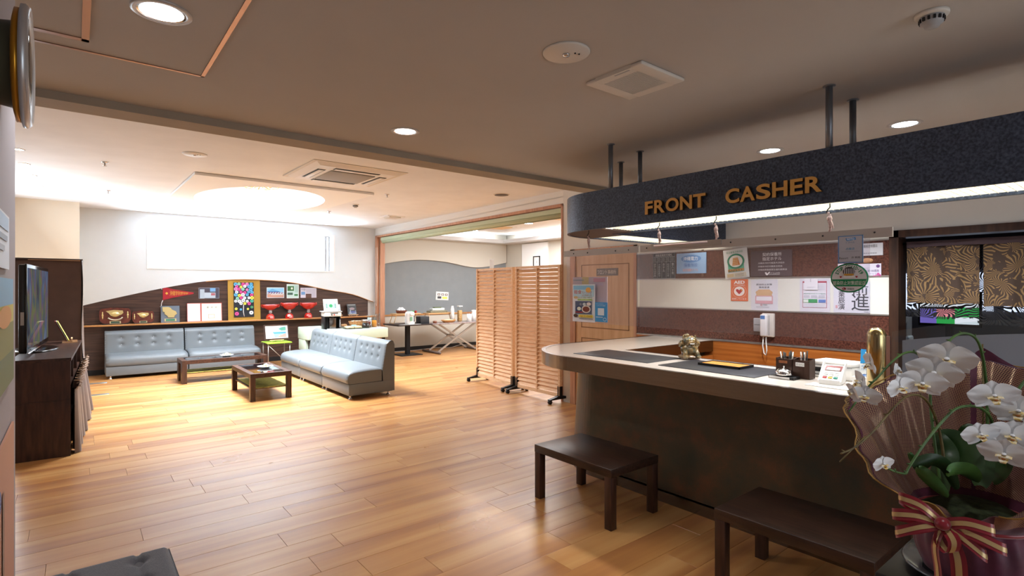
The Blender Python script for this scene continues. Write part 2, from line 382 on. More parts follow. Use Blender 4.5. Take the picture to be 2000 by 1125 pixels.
# dropped square panel with an oval recess
def oval_frame(x0, y0, x1, y1, rx, ry, zl):
    mb = MB(); n = 64; cx_, cy_ = DX, DY; inn = []; out = []
    for i in range(n):
        a = 2*PI*i/n; dx, dy = math.cos(a), math.sin(a); inn.append((cx_+rx*dx, cy_+ry*dy))
        tx = ((x1-cx_)/dx if dx > 1e-9 else (x0-cx_)/dx if dx < -1e-9 else 1e9); ty = ((y1-cy_)/dy if dy > 1e-9 else (y0-cy_)/dy if dy < -1e-9 else 1e9)
        t = min(tx, ty); out.append((cx_+dx*t, cy_+dy*t))
    for c in ((x0, y0), (x1, y0), (x1, y1), (x0, y1)):
        a = math.atan2(c[1]-cy_, c[0]-cx_) % (2*PI); k = round(a/(2*PI)*n) % n; out[k] = c
    V = lambda p, dz: (p[0], p[1], zl(p[1])+dz)
    vs = [V(p, 0) for p in inn]+[V(p, 0) for p in out]+[V(p, .03) for p in out]+[V(p, .42) for p in inn]+[V((cx_+(p[0]-cx_)*.72, cy_+(p[1]-cy_)*.72), .5) for p in inn]
    f = []
    for i in range(n):
        j = (i+1) % n; f += [(i, j, n+j, n+i), (n+i, n+j, 2*n+j, 2*n+i), (i, 3*n+i, 3*n+j, j), (3*n+i, 4*n+i, 4*n+j, 3*n+j)]
    f.append([4*n+i for i in range(n)]); mb.add(vs, f); return mb
struct('trim_2', oval_frame(1.08, 7.2, 3.3, 10.6, DRX, DRY, lambda y: zc(y)-.034), mat('dome_panel_paint', '#eef0f0', .85), 'square dropped ceiling panel with an oval lit recess')
# ---- window wall (far side of the lounge)
wl, wr = onY(286.5, 480, WY).x, onY(654, 480, WY).x
wb = onY(470, 528.5, WY).z; wt = onY(470, 448, WY).z
wall = MB(); wall.box(-1.7, WY+.06, 0, wl, WY+.3, 3.2); wall.box(wr, WY+.06, 0, 5.56, WY+.3, 3.2); wall.box(wl, WY+.06, 0, wr, WY+.3, wb); wall.box(wl, WY+.06, wt, wr, WY+.3, 3.2)
struct('wall_back', wall, M_WALL)
ARCH = [(150, 601), (167, 595.7), (240, 579), (318.5, 562.7), (360, 555.5), (397, 549.9), (448.6, 546), (490, 545.6), (535.5, 547.7), (562, 550.5), (585, 554.3), (640, 565.9), (689, 574.8), (731, 590.4)]
def catmull(pts, n=6):
    out = []
    for i in range(len(pts)-1):
        p0 = pts[max(i-1, 0)]; p1 = pts[i]; p2 = pts[i+1]; p3 = pts[min(i+2, len(pts)-1)]
        for k in range(n):
            t = k/n; out.append(tuple(.5*((2*b)+(-a+c)*t+(2*a-5*b+4*c-d)*t*t+(-a+3*b-3*c+d)*t**3) for a, b, c, d in zip(p0, p1, p2, p3)))
    out.append(tuple(pts[-1])); return out
arch = [(p.x, p.z) for p in (onY(x, y, WY) for x, y in catmull(ARCH, 4))]
arch[-1] = (5.56, arch[-1][1])
MXZ = Matrix(((1, 0, 0, 0), (0, 0, 1, 0), (0, 1, 0, 0), (0, 0, 0, 1)))   # (x,y,z)->(x, z, y): prism drawn in XZ
up = MB(); yy0, yy1 = WY, WY+.06
top = 3.1
pl = arch
def slab_strip(mb, low, high, y0, y1):
    n = len(low); vs = [(x, y0, z) for x, z in low]+[(x, y0, z) for x, z in high]+[(x, y1, z) for x, z in low]+[(x, y1, z) for x, z in high]
    f = []
    for i in range(n-1):
        f += [(i, i+1, n+i+1, n+i), (2*n+i, 3*n+i, 3*n+i+1, 2*n+i+1), (i, 2*n+i, 2*n+i+1, i+1), (n+i, n+i+1, 3*n+i+1, 3*n+i)]
    f += [(0, n, 3*n, 2*n), (n-1, 2*n+n-1, 3*n+n-1, n+n-1)]
    return mb.add(vs, f)
segs = [p for p in pl if p[0] < wl]+[(wl, None)]
def archz(x):
    for (a, za), (b, zb) in zip(arch, arch[1:]):
        if a <= x <= b: return za+(zb-za)*(x-a)/max(1e-9, b-a)
    return arch[0][1]
def seg(x0, x1): xs = [x0]+[p[0] for p in arch if x0 < p[0] < x1]+[x1]; return [(x, archz(x)) for x in xs]
for x0, x1, zz0, zz1 in ((arch[0][0], wl, None, top), (wl, wr, None, wb), (wr, 5.56, None, top)):
    s_ = seg(x0, x1); slab_strip(up, s_, [(x, zz1) for x, z in s_], yy0, yy1)
up.box(wl, yy0, wt, wr, yy1, top); up.box(-1.7, yy0, 0, arch[0][0], yy1, top)
struct('wall_back_upper', up, M_WALL, 'pale upper wall ending in a long arched edge')
pr = onY(719, 600, WY).x
pan = MB(); s_ = seg(arch[0][0], pr); slab_strip(pan, [(x, .0) for x, z in s_], [(x, z) for x, z in s_], WY+.015, WY+.06)
struct('wall_back_wainscot', pan, M_WAIN, 'dark walnut panelling under the arched edge')
edge_ = MB(); edge_.tube([(x, WY-.004, z-.006) for x, z in seg(2.0, 5.5)], .008, 6)
struct('trim_3', edge_, M_OAK, 'thin pale wood edging along the arch')
struct('baseboard_back', B(0, WY-.006, 0, 5.5, WY+.014, .09), mat('black_skirting', '#1b1b1f', .5))
struct('trim_4', RB(.0, WY-.17, .865, 5.5, WY+.012, .893, .006), M_OAK, 'long oak display shelf on the dark panelling')
# window frame
wf = MB(); fw = .035
for a in ((wl, wb+fw*.7, wl+fw, wt-fw), (wr-fw, wb+fw*.7, wr, wt-fw), (wl, wb, wr, wb+fw*.7), (wl, wt-fw, wr, wt)): wf.box(a[0], WY-.012, a[1], a[2], WY+.14, a[3])
win = struct('window_1', wf, M_WHITEP, 'long high lounge window with white frame')
xs_ = onY(636, 480, WY+.05).x
sash = MB(); sash.box(xs_-.02, WY+.05, wb+.02, xs_+.02, WY+.08, wt-.03); sash.box(xs_+.07, WY+.07, wb+.02, xs_+.1, WY+.1, wt-.03)
part('sash', sash, M_GREYP, win); part('pane', B(wl+.02, WY+.085, wb+.02, wr-.02, WY+.09, wt-.02), M_SKYPANE, win)
part('top_rail', B(wl+.03, WY+.04, wt-.05, wr-.1, WY+.06, wt-.036), M_GREYP, win)
# beige projecting wall on the left, left walls
struct('wall_left_beige', B(-1.7, 11.3, 0, .055, 12.08, 3.1), M_BEIGE, 'beige projecting wall in the far left corner')
struct('wall_left', B(-1.75, 2.35, 0, -1.6, 11.4, 3.1), M_BEIGE)
struct('wall_left_near', B(-1.75, -3.0, 0, -.15, 2.35, 2.62), mat('near_wall_paint', '#a8a2a6', .7, bump=(60, .1)), 'end of the near left wall carrying posters and the clock')
struct('wall_front', B(-1.75, -3.1, 0, 5.4, -3.0, 2.7), M_BEIGE)
# ---- wall behind counter (X = 5.18): pieces around the office door and dark doorway
DY0, DY1 = 5.06, 4.06        # office door opening
DWY0, DWY1 = 1.43, -.35      # dark doorway opening
wm = MB(); wm.box(WX, DY0+.05, 0, WX+.15, 5.30, 2.9); wm.box(WX, DY1, 2.04, WX+.15, DY0+.05, 2.9); wm.box(WX, 1.49, 0, WX+.15, DY1, 2.9); wm.box(WX, -.41, 2.01, WX+.15, 1.49, 2.9); wm.box(WX, -3, 0, WX+.15, -.41, 2.9)
struct('wall_right', wm, mat('counter_wall_cloth', '#e4e3e0', .9, bump=(300, .1)))
# opening wall of the lounge: turns slightly
def ox(y): return 5.18+.056*(y-5.3)
ow = MB(); y0, y1 = 5.30, 12.12
def qb(mb, ya, yb, z0, z1, d0=0, d1=.15):
    vs = [(ox(ya)+d0, ya, z0), (ox(ya)+d1, ya, z0), (ox(yb)+d1, yb, z0), (ox(yb)+d0, yb, z0)]; vs += [(x, y, z1) for x, y, z in vs]
    return mb.add(vs, [(0, 3, 2, 1), (4, 5, 6, 7), (0, 1, 5, 4), (1, 2, 6, 5), (2, 3, 7, 6), (3, 0, 4, 7)])
OT0 = 2.70; OTY = 12.0
qb(ow, y0, y1, 2.79, 3.1); 
qb(ow, 12.0, y1, 0, 2.8)
vs = [(ox(5.3), 5.3, 2.69), (ox(5.3)+.15, 5.3, 2.69), (ox(12.1)+.15, 12.1, 2.77), (ox(12.1), 12.1, 2.77)]; vs += [(x, y, 2.8) for x, y, z in vs]
ow.add(vs, [(0, 3, 2, 1), (4, 5, 6, 7), (0, 1, 5, 4), (1, 2, 6, 5), (2, 3, 7, 6), (3, 0, 4, 7)])
struct('wall_right_lounge', ow, mat('lounge_wall_cloth', '#ecebe7', .9, bump=(300, .1)))
# wooden casing of the wide opening
head = MB()
for (za, zb, d0, d1) in ((2.66, 2.695, -.012, .16),):
    vs = [(ox(5.3)+d0, 5.3, za), (ox(5.3)+d1, 5.3, za), (ox(12.05)+d1, 12.05, za+.08), (ox(12.05)+d0, 12.05, za+.08)]; vs += [(x, y, z+.04) for x, y, z in vs]
    head.add(vs, [(0, 3, 2, 1), (4, 5, 6, 7), (0, 1, 5, 4), (1, 2, 6, 5), (2, 3, 7, 6), (3, 0, 4, 7)])
cas = struct('trim_5', head, M_FRAMEW, 'wooden casing of the wide opening')
j = MB(); qb(j, 5.30, 5.335, 0, 2.70, -.012, .16); part('jamb', j, M_FRAMEW, cas)
j = MB(); qb(j, 11.86, 11.9, 0, 2.75, .05, .16); qb(j, 11.93, 12.05, 0, 2.78, -.012, .05); part('jamb', j, M_FRAMEW, cas)
# ---- breakfast room beyond the opening
RX = 9.5
struct('wall_far_back', B(5.6, WY-.02, .0, RX, WY+.2, 3.2), M_GREY)
wv = [(p.x, p.z) for p in (onY(x, y, 11.98) for x, y in catmull([(700, 527), (741.5, 517), (780, 510.5), (821.7, 507.4), (870, 511.5), (919.4, 521.5), (950, 521), (989, 513)], 4))]
wv = [p for p in wv if p[0] > 5.6]; u2 = MB(); slab_strip(u2, wv, [(x, 3.1) for x, z in wv], 11.98, WY-.02); struct('wall_far_back_upper', u2, M_GREIGE, 'greige upper wall with a wavy lower edge')
struct('wall_far_back_dado', B(5.6, WY-.035, 0, RX, WY-.02, .87), M_GREIGE)
struct('trim_6', B(5.6, WY-.06, .865, RX, WY-.02, .90), M_OAK, 'oak rail across the grey wall')
struct('baseboard_far', B(5.6, WY-.05, 0, RX, WY-.035, .09), mat('black_skirting'))
fr_ = MB(); fr_.box(RX, 9.0, 0, RX+.15, WY, 3.2)
struct('wall_far_right', fr_, M_GREIGE)
yA = onX(1021, 500, RX).y; yB = onX(1071, 500, RX).y
struct('trim_7', B(RX-.03, yB, .9, RX, yA, 2.73), mat('white_board_paint', '#f3f6f8', .6), 'bright white panel on the far wall')
struct('wall_far_side', B(5.3, 5.2, 0, RX+.1, 5.32, 3.2), M_GREIGE)
struct('wall_far_right_near', B(RX, 5.3, 0, RX+.15, 9.0, 3.2), M_GREIGE)
struct('ceiling_far', B(5.45, 5.3, 3.02, RX+.1, WY+.1, 3.1), mat('far_ceiling_cloth', '#d9d7d4', .9))
cove = MB(); cove.box(5.6, 11.69, 2.766, RX-.37, 11.975, 2.79); cove.box(5.6, 11.66, 2.765, 9.1, 11.69, 2.86); cove.box(9.13, 5.3, 2.766, RX-.001, 11.975, 2.79); cove.box(9.1, 5.3, 2.765, 9.13, 11.69, 2.86)
struct('trim_8', cove, mat('cove_paint', '#cfd0d2', .8), 'light cove ledge around the far ceiling')
cl = MB(); cl.box(5.9, 11.8, 2.80, 9.0, 11.84, 2.83); cl.box(9.28, 6.0, 2.80, 9.32, 11.6, 2.83)
o = single('cove_light', cl, mat('cove_tube', '#ffffff', .5, emit=16, ecol='#fbfdff'), 'lamp tubes hidden on the ledge around the far ceiling', 'lamp')
# ---- render-proof: outside ground seen from elsewhere is not needed
# ---- marble wall panelling behind the counter
M_GRANITE = mat('red_brown_granite', '#6d4236', .22, noise=(70, .5), col2='#3f2520', coat=.3)
M_BANDW = mat('cream_melamine', '#e3e4dc', .3)
def band(name, z0, z1, m, lab, th=.012): return struct(name, B(WX-th, 1.49, z0, WX, 4.05, z1), m, lab)
band('wall_panel_upper', 1.645, 1.94, M_GRANITE, 'upper red brown granite band behind the counter')
band('wall_panel_middle', 1.325, 1.64, M_BANDW, 'cream band with posters behind the counter')
band('wall_panel_lower', 1.02, 1.32, M_GRANITE, 'lower red brown granite band behind the counter')
band('wall_panel_base', 0, 1.0, M_ORANGEW, 'orange brown wood dado behind the counter')
band('wall_panel_top', 1.945, 2.0, M_BANDW, 'cream strip above the granite')
tr = MB()
for z in (1.0, 1.32, 1.64, 1.94): tr.box(WX-.018, 1.49, z, WX-.001, 4.05, z+.012)
struct('trim_9', tr, M_ALU, 'metal strips between the granite bands')
# ---- office door
dj = MB(); dj.box(WX-.02, DY0, 0, WX+.1, DY0+.09, 2.06); dj.box(WX-.02, 4.05, 0, WX+.1, DY1+.03, 2.06); dj.box(WX-.02, 4.05, 2.02, WX+.1, DY0+.09, 2.06)
door = struct('door_1', dj, M_FRAMEW, 'pale wooden office door frame')
lf = MB(); lf.box(WX+.0, DY1+.03, .01, WX+.05, DY0, 2.02); part('door_leaf', lf, M_DOORW, door)
gv = mat('door_groove', '#8c6238', .5)
g = MB()
for z0, z1 in ((.12, .9), (1.03, 1.85)):
    ya, yb = DY1+.11, DY0-.1
    for a in ((ya, z0, yb, z0+.012), (ya, z1-.012, yb, z1), (ya, z0, ya+.012, z1), (yb-.012, z0, yb, z1)): g.box(WX-.003, a[0], a[1], WX+.003, a[2], a[3])
part('panel_moulding', g, gv, door)
# ---- dark doorway frame
df = MB(); df.box(WX-.03, 1.43, 0, WX+.16, 1.495, 2.012); df.box(WX-.03, -.41, 0, WX+.16, -.35, 2.012); df.box(WX-.03, -.41, 1.955, WX+.16, 1.495, 2.012)
struct('door_2', df, wood_mat('doorway_walnut', '#2e1d15', '#4d3326', .4, (8, 8, .8), 3), 'dark wooden doorway beside the counter')
# office beyond
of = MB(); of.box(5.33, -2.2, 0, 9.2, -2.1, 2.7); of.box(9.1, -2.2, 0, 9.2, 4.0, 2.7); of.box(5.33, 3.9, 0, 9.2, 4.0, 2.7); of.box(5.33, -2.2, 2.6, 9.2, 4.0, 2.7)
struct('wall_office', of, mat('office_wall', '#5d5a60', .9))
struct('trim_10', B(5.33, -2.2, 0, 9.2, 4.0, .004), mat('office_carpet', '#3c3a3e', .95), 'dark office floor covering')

# ================================================================ CEILING FITTINGS
def downlight(x, y, z, r, label, power, warm=False, name='downlight', group=None, ang=130):
    t = thing(name, label, 'ceiling light', (x, y, z), group=group)
    n = MB().lathe([(r, 0), (r, -.004), (r*.8, -.006), (r*.8, 0)], n=32, cap=False)
    part('trim_ring', n, MC['ring_white'], t)
    part('reflector', MB().lathe([(r*.8, -.005), (r*.7, -.0025)], n=32, cap=False), M_CHROME, t)
    part('lens', MB().lathe([(0.0, -.0045), (r*.74, -.003)], n=32), M_GLOWWARM if warm else M_GLOWW, t)
    s = spot('lamp_light', (x, y, z-.02), power, (1, .80, .56) if warm else (.97, .98, 1), ang, .6, r*.7)
    s.parent = t; s.location = (0, 0, -.02)
    return t
mat('ring_white', '#b9b6b4', .4, .3)
downlight(1.72, 3.27, ZM, .095, 'round white downlight nearest the beam in the main ceiling', 42)
downlight(4.136, 1.978, ZM, .095, 'round white downlight above the counter, left of the two there', 130)
downlight(4.135, 1.114, ZM, .095, 'round white downlight above the counter, right of the two there', 130)
downlight(1.0, .1, ZM, .095, 'unseen extra downlight added in the main ceiling to brighten the potted orchids', 20)  # extra lamp out of view, added to lift the light on the orchids
downlight(.253, 2.41, ZM-.012, .10, 'large downlight inside the framed ceiling panel at top left', 42)
# ceiling panel frames at top left
hp = thing('ceiling_hatch', 'shallow square ceiling panel edged with copper coloured trim, top left', 'ceiling panel', (0, 0, ZM))
part('panel', B(-.8, 1.3, -.01, .48, 3.02, 0), M_CEIL, hp)
M_COP = mat('copper_trim', '#a88878', .3, .9)
part('edge_trim', MB().box(-.8, 3.015, -.014, .495, 3.03, 0).box(.478, 1.3, -.014, .495, 3.03, 0), M_COP, hp)
h2 = thing('ceiling_hatch', 'small hatch door with copper trim inside the larger ceiling panel', 'ceiling panel', (0, 0, ZM-.01))
part('panel', B(-.8, 1.6, -.012, .02, 2.84, 0), M_CEIL, h2)
part('edge_trim', MB().box(-.8, 2.84, -.016, .045, 2.87, 0).box(.02, 1.6, -.016, .045, 2.87, 0), M_COP, h2)
# square fan grille
v = thing('ceiling_vent', 'square off-white fan grille with thin slats in the main ceiling', 'vent', (2.2, 1.735, ZM))
vb = MB(); vb.rbox(-.172, -.175, -.018, .172, -.105, 0, .006); vb.rbox(-.172, .105, -.018, .172, .175, 0, .006); vb.box(-.172, -.11, -.018, -.115, .11, 0); vb.box(.115, -.11, -.018, .172, .11, 0)
part('frame', vb, M_OFFW, v); part('backing', B(-.12, -.11, -.002, .12, .11, 0), M_BLACK, v)
sl = B(-.116, -.0020, -.018, .116, .0020, -.015).mesh('slat', M_OFFW)
for i in range(24): lk('slat', sl, v, (0, -.105+.21*i/23, 0))
part('maker_plate', B(-.16, -.09, -.0188, -.15, .0, -.018), M_GREYP, v)
def disc_speaker(x, y, z, r, label):
    t = thing('ceiling_speaker', label, 'speaker', (x, y, z))
    part('cover', MB().lathe([(0, -.012), (r*.97, -.01), (r, -.006), (r, 0)], n=40), M_OFFW if z < 2.7 else M_WHITEP, t)
    part('centre_boss', MB().lathe([(0, -.022), (.014, -.02), (.018, -.011)], n=16), M_CHROME, t)
    part('screw', MB().ball((.02, -.035, -.013), .004).ball((.04, -.04, -.013), .004), M_BLACK, t)
disc_speaker(1.70, 1.72, ZM, .105, 'round flush cover plate beside the square ceiling vent')
disc_speaker(.93, 6.2, zc(6.2), .11, 'round white flush cover plate in the lounge ceiling')
def detector(x, y, z, r, label, name='smoke_detector'):
    t = thing(name, label, 'detector', (x, y, z))
    part('base', MB().lathe([(r*.95, -.014), (r, -.01), (r, 0)], n=28), M_OFFW, t)
    part('sensor_head', MB().lathe([(0, -.055), (r*.42, -.054), (r*.5, -.045), (r*.66, -.04), (r*.72, -.014)], n=28), M_GREYP, t)
    sl = MB()
    for i in range(14):
        a = 2*PI*i/14; sl.box(r*.69-.004, -.004, -.034, r*.73+.002, .004, -.020, Matrix.Rotation(a, 4, 'Z'))
    part('vent_slot', sl, M_BLACK, t)
detector(2.55, .60, ZM, .055, 'smoke detector with slotted head in the main ceiling at top right')
detector(3.57, 8.5, zc(8.5), .055, 'white detector in the lounge ceiling right of the dome panel')
def sprinkler(x, y, label, g=None):
    z = zc(y); t = thing('sprinkler_head', label, 'sprinkler', (x, y, z), group=g)
    part('escutcheon', MB().lathe([(.0, -.012), (.03, -.01), (.036, 0)], n=20), M_CHROME, t)
    part('nozzle', MB().lathe([(.02, -.045), (.02, -.042), (.008, -.04), (.008, -.01)], n=14), M_CHROME, t)
sprinkler(.247, 7.25, 'small chrome sprinkler in the lounge ceiling nearest the beam on the left')
sprinkler(.36, 9.5, 'small chrome sprinkler in the lounge ceiling left of the dome panel near the window wall')
sprinkler(3.5, 7.2, 'small chrome sprinkler in the lounge ceiling beside the air conditioner')
sprinkler(3.54, 9.6, 'small chrome sprinkler in the lounge ceiling nearest the window wall on the right')
# cassette air conditioner
ac = thing('ceiling_air_conditioner', 'white square cassette air conditioner set in the lounge ceiling', 'air conditioner', (2.46, 6.17, zc(6.17)))
a_ = MB()
a_.prism([(-.54, -.54), (.54, -.54), (.54, .54), (-.54, .54)], -.012, 0)
part('base_plate', a_, M_OFFW, ac)
pl_ = MB(); bmv = [(-.5, -.5), (.5, -.5), (.5, .5), (-.5, .5)]; inv = [(-.44, -.44), (.44, -.44), (.44, .44), (-.44, .44)]
vs = [(x, y, -.012) for x, y in bmv]+[(x, y, -.04) for x, y in inv]; pl_.add(vs, [(0, 1, 5, 4), (1, 2, 6, 5), (2, 3, 7, 6), (3, 0, 4, 7), (4, 5, 6, 7)])
part('panel', pl_, M_WHITEP, ac)
part('intake_grille', RB(-.26, -.27, -.05, .26, .27, -.038, .006), mat('ac_filter', '#9c9a97', .6, bump=(120, .5)), ac)
for i, (cx_, cy_, w_, h_) in enumerate(((-.36, 0, .09, .52), (.36, 0, .09, .52), (0, -.36, .52, .09), (0, .36, .52, .09))):
    o = part('outlet', B(cx_-w_/2, cy_-h_/2, -.0435, cx_+w_/2, cy_+h_/2, -.039), M_BLACK, ac)
    k = .6
    part('louver', RB(cx_-w_/2*(k if w_ < .2 else .96), cy_-h_/2*(k if h_ < .2 else .96), -.05, cx_+w_/2*(k if w_ < .2 else .96), cy_+h_/2*(k if h_ < .2 else .96), -.044, .002), M_WHITEP, o)
# chandelier in the oval recess
ch = thing('chandelier', 'gold and crystal chandelier inside the lit oval ceiling recess', 'chandelier', (2.14, 8.6, 0))
M_GOLD = mat('gold', '#c9a04a', .25, 1); M_CRY = mat('crystal', '#fff8ee', .1, emit=8, ecol='#fff4e2')
pl0 = bpy.data.lights.new('chandelier_bulbs', 'POINT'); pl0.energy = 26; pl0.shadow_soft_size = .12; pl0.color = (.95, .97, 1); plo = bpy.data.objects.new('chandelier_bulbs', pl0); COL.objects.link(plo); plo.location = (2.14, 8.75, 3.13); plo['kind'] = 'helper'
part('canopy', MB().lathe([(0, 3.38), (.08, 3.38), (.06, 3.33), (0.02, 3.32)], n=20), M_GOLD, ch)
part('stem', MB().cyl((0, 0, 3.05), (0, 0, 3.34), .012), M_GOLD, ch)
for i in range(8):
    a = 2*PI*i/8; c, s = math.cos(a), math.sin(a)
    ar = part('arm', MB().tube([(0, 0, 3.08), (.12*c, .12*s, 3.03), (.24*c, .24*s, 3.05), (.3*c, .3*s, 3.1)], .007, 6), M_GOLD, ch)
    part('glass_drop', MB().ball((.3*c, .3*s, 3.12), .03, 8, 6), M_CRY, ar); part('crystal', MB().ball((.18*c, .18*s, 2.98), .012, 6, 5, (1, 1, 2.2)), M_CRY, ar)
# five warm downlights on the left
for i, (x, y) in enumerate(((-.434, 7.11), (-.436, 7.96), (-.411, 8.78), (-.388, 9.71), (-.356, 10.47))):
    downlight(x, y, zc(y), .055, ['warm downlight nearest the viewer in the row of five at left', 'second warm downlight of the row at left, counted from the viewer', 'middle warm downlight of the row of five at left', 'fourth warm downlight of the row at left, second from the beige wall', 'warm downlight closest to the beige wall in the row at left'][i], 12, True, 'warm_downlight', 'row of five warm downlights', 110)
dv = thing('ceiling_diffuser', 'square white air diffuser in the lounge ceiling near the opening corner', 'vent', (4.78, 9.6, zc(9.6)))
part('frame', B(-.18, -.18, -.012, .18, .18, 0), M_WHITEP, dv); part('core', B(-.12, -.12, -.03, .12, .12, -.012), M_OFFW, dv)
rd = thing('round_vent', 'dark round air outlet in the lounge ceiling near the wide opening', 'vent', (4.75, 6.12, zc(6.12)))
part('rim', MB().lathe([(.075, -.01), (.115, -.008), (.12, 0)], n=32, cap=False), M_OFFW, rd); part('core', MB().lathe([(0, -.016), (.1, -.012), (.1, -.008)], n=32), mat('vent_dark', '#6d6a68', .6), rd)
M_LED = MC['lamp_white']
for i, (px, py) in enumerate(((926, 450), (1032, 436))):
    p = onZ(px, py, 3.02); t = thing('downlight', ['round downlight in the far room ceiling, left of the two', 'round downlight in the far room ceiling, right of the two'][i], 'ceiling light', (p.x, p.y, 3.02))
    part('trim_ring', MB().lathe([(.1, -.006), (.11, 0)], n=24, cap=False), M_WHITEP, t); part('lens', MB().lathe([(0, -.007), (.1, -.006)], n=24), M_GLOWW, t)
for i, (px, py) in enumerate(((976, 443.5), (1092, 424))):
    p = onZ(px, py, 3.02); t = thing('ceiling_diffuser', ['square tan air diffuser in the far room ceiling between two downlights', 'square tan air diffuser in the far room ceiling beside the casing'][i], 'vent', (p.x, p.y, 3.02))
    part('frame', B(-.3, -.3, -.01, .3, .3, 0), M_OFFW, t); part('core', B(-.22, -.22, -.03, .22, .22, -.01), mat('diffuser_tan', '#d9b98c', .6), t)

# ================================================================ COUNTER
CX0, CY1, CR = 3.03, 3.84, .78
def u_outline(off, x_in, y_in, xw=WX, ymin=-1.3, n=20, r=CR, x0=CX0, y1=CY1, rin=.04):
    """L-shaped plan: outer edge with rounded corner, offset inwards"""
    p = [(x0+off, ymin)]; rr = r-off
    for k in range(n+1):
        a = R_(90*k/n); p.append((x0+off+rr-rr*math.cos(a), y1-off-rr+rr*math.sin(a)))
    p += [(xw, y1-off), (xw, y_in), (x_in, y_in), (x_in, ymin)]
    return p
counter = thing('reception_counter', 'long L-shaped reception counter with brown mottled front and steel rimmed top', 'counter', (0, 0, 0))
M_TOP = mat('counter_top_cream', '#dcd3cb', .18, noise=(3, .02), coat=.3)
xin, yin = 3.80, 3.06
part('counter_top', MB().prism(u_outline(.035, xin-.02, yin+.02, WX-.02), .95, 1.0), M_TOP, counter)
def band_ring(off0, off1, z0, z1, n=28, r=CR, x0=CX0, y1=CY1, ymin=-1.3, xw=WX-.02):
    def path(off):
        rr = r-off; p = [(x0+off, ymin)]+[(x0+off+rr-rr*math.cos(R_(90*k/n)), y1-off-rr+rr*math.sin(R_(90*k/n))) for k in range(n+1)]+[(xw, y1-off)]; return p
    a, b = path(off0), path(off1); m = len(a); mb = MB()
    vs = [(x, y, z0) for x, y in a]+[(x, y, z1) for x, y in a]+[(x, y, z0) for x, y in b]+[(x, y, z1) for x, y in b]; f = []; sm = []
    for i in range(m-1):
        f += [(i, i+1, m+i+1, m+i), (2*m+i, 3*m+i, 3*m+i+1, 2*m+i+1), (m+i, m+i+1, 3*m+i+1, 3*m+i), (i, 2*m+i, 2*m+i+1, i+1)]
    f += [(0, m, 3*m, 2*m), (m-1, 3*m-1, 4*m-1, 2*m-1)]
    return mb.add(vs, f)
part('steel_rim', band_ring(0, .036, .893, 1.002), M_STEEL, counter)
part('inner_steel_rim', MB().box(xin-.022, -1.3, .893, xin, yin, 1.002).box(xin-.022, yin, .893, WX-.02, yin+.022, 1.002), M_STEEL, counter)
M_MOTTLE = bpy.data.materials.new('mottled_brown_laminate'); M_MOTTLE.use_nodes = True
nt = M_MOTTLE.node_tree; b = nt.nodes['Principled BSDF']; g = nt.nodes.new('ShaderNodeNewGeometry')
n1 = nt.nodes.new('ShaderNodeTexNoise'); n1.inputs['Scale'].default_value = 5; n1.inputs['Detail'].default_value = 6; n1.inputs['Roughness'].default_value = .6
n2 = nt.nodes.new('ShaderNodeTexNoise'); n2.inputs['Scale'].default_value = 120; n2.inputs['Detail'].default_value = 2
nt.links.new(g.outputs['Position'], n1.inputs['Vector']); nt.links.new(g.outputs['Position'], n2.inputs['Vector'])
mx = nt.nodes.new('ShaderNodeMath'); mx.operation = 'MULTIPLY_ADD'; mx.inputs[1].default_value = .22; nt.links.new(n2.outputs['Fac'], mx.inputs[0]); nt.links.new(n1.outputs['Fac'], mx.inputs[2])
r = nt.nodes.new('ShaderNodeValToRGB'); e = r.color_ramp.elements; e[0].position = .42; e[0].color = lin('#33352b'); e[1].position = .86; e[1].color = lin('#633d28'); k = e.new(.62); k.color = lin('#443829')
nt.links.new(mx.outputs[0], r.inputs[0]); nt.links.new(r.outputs[0], b.inputs['Base Color']); b.inputs['Roughness'].default_value = .38
def body_shell(o0, o1, z0, z1):
    a = u_outline(o0, xin-.1, yin+.1, WX-.02); bq = u_outline(o1, xin-.1, yin+.1, WX-.02); m = len(a); mb = MB()
    mb.add([(x, y, z0) for x, y in a]+[(x, y, z1) for x, y in bq], [(i, (i+1) % m, m+(i+1) % m, m+i) for i in range(m)]+[list(range(m))[::-1]])
    return mb
part('front_panel', body_shell(.285, .33, .085, .893), M_MOTTLE, counter)
part('shadow_gap', body_shell(.31, .31, .075, .09), M_BLACK, counter)
part('kick_plate', band_ring(.275, .29, 0, .075), M_STEEL, counter)
part('inner_cabinet', MB().box(xin-.12, -1.3, 0, xin-.1, yin, .85).box(xin-.12, yin, 0, WX-.02, yin+.1, .85), M_ORANGEW, counter)

# ================================================================ HEADER SIGN BOX
M_HEAD = bpy.data.materials.new('blue_black_metallic_laminate'); M_HEAD.use_nodes = True
nt = M_HEAD.node_tree; b = nt.nodes['Principled BSDF']; g = nt.nodes.new('ShaderNodeNewGeometry')
n1 = nt.nodes.new('ShaderNodeTexNoise'); n1.inputs['Scale'].default_value = 90; n1.inputs['Detail'].default_value = 4; nt.links.new(g.outputs['Position'], n1.inputs['Vector'])
r = nt.nodes.new('ShaderNodeValToRGB'); e = r.color_ramp.elements; e[0].position = .35; e[0].color = lin('#2e3646'); e[1].position = .72; e[1].color = lin('#55637a')
nt.links.new(n1.outputs['Fac'], r.inputs[0]); nt.links.new(r.outputs[0], b.inputs['Base Color']); b.inputs['Roughness'].default_value = .42; b.inputs['Metallic'].default_value = .35; b.inputs['Specular IOR Level'].default_value = .6
HX0, HY1, HR, HZ0, HZ1 = 3.03, 3.35, .5, 1.99, 2.276
hxi, hyi = 3.47, 2.93
hd = thing('sign_header', 'dark blue-grey curved lamp header hanging over the counter with gold letters', 'sign', (0, 0, 0))
part('front_fascia', band_ring(0, .02, HZ0, HZ1, r=HR, x0=HX0, y1=HY1, xw=WX), M_HEAD, hd)
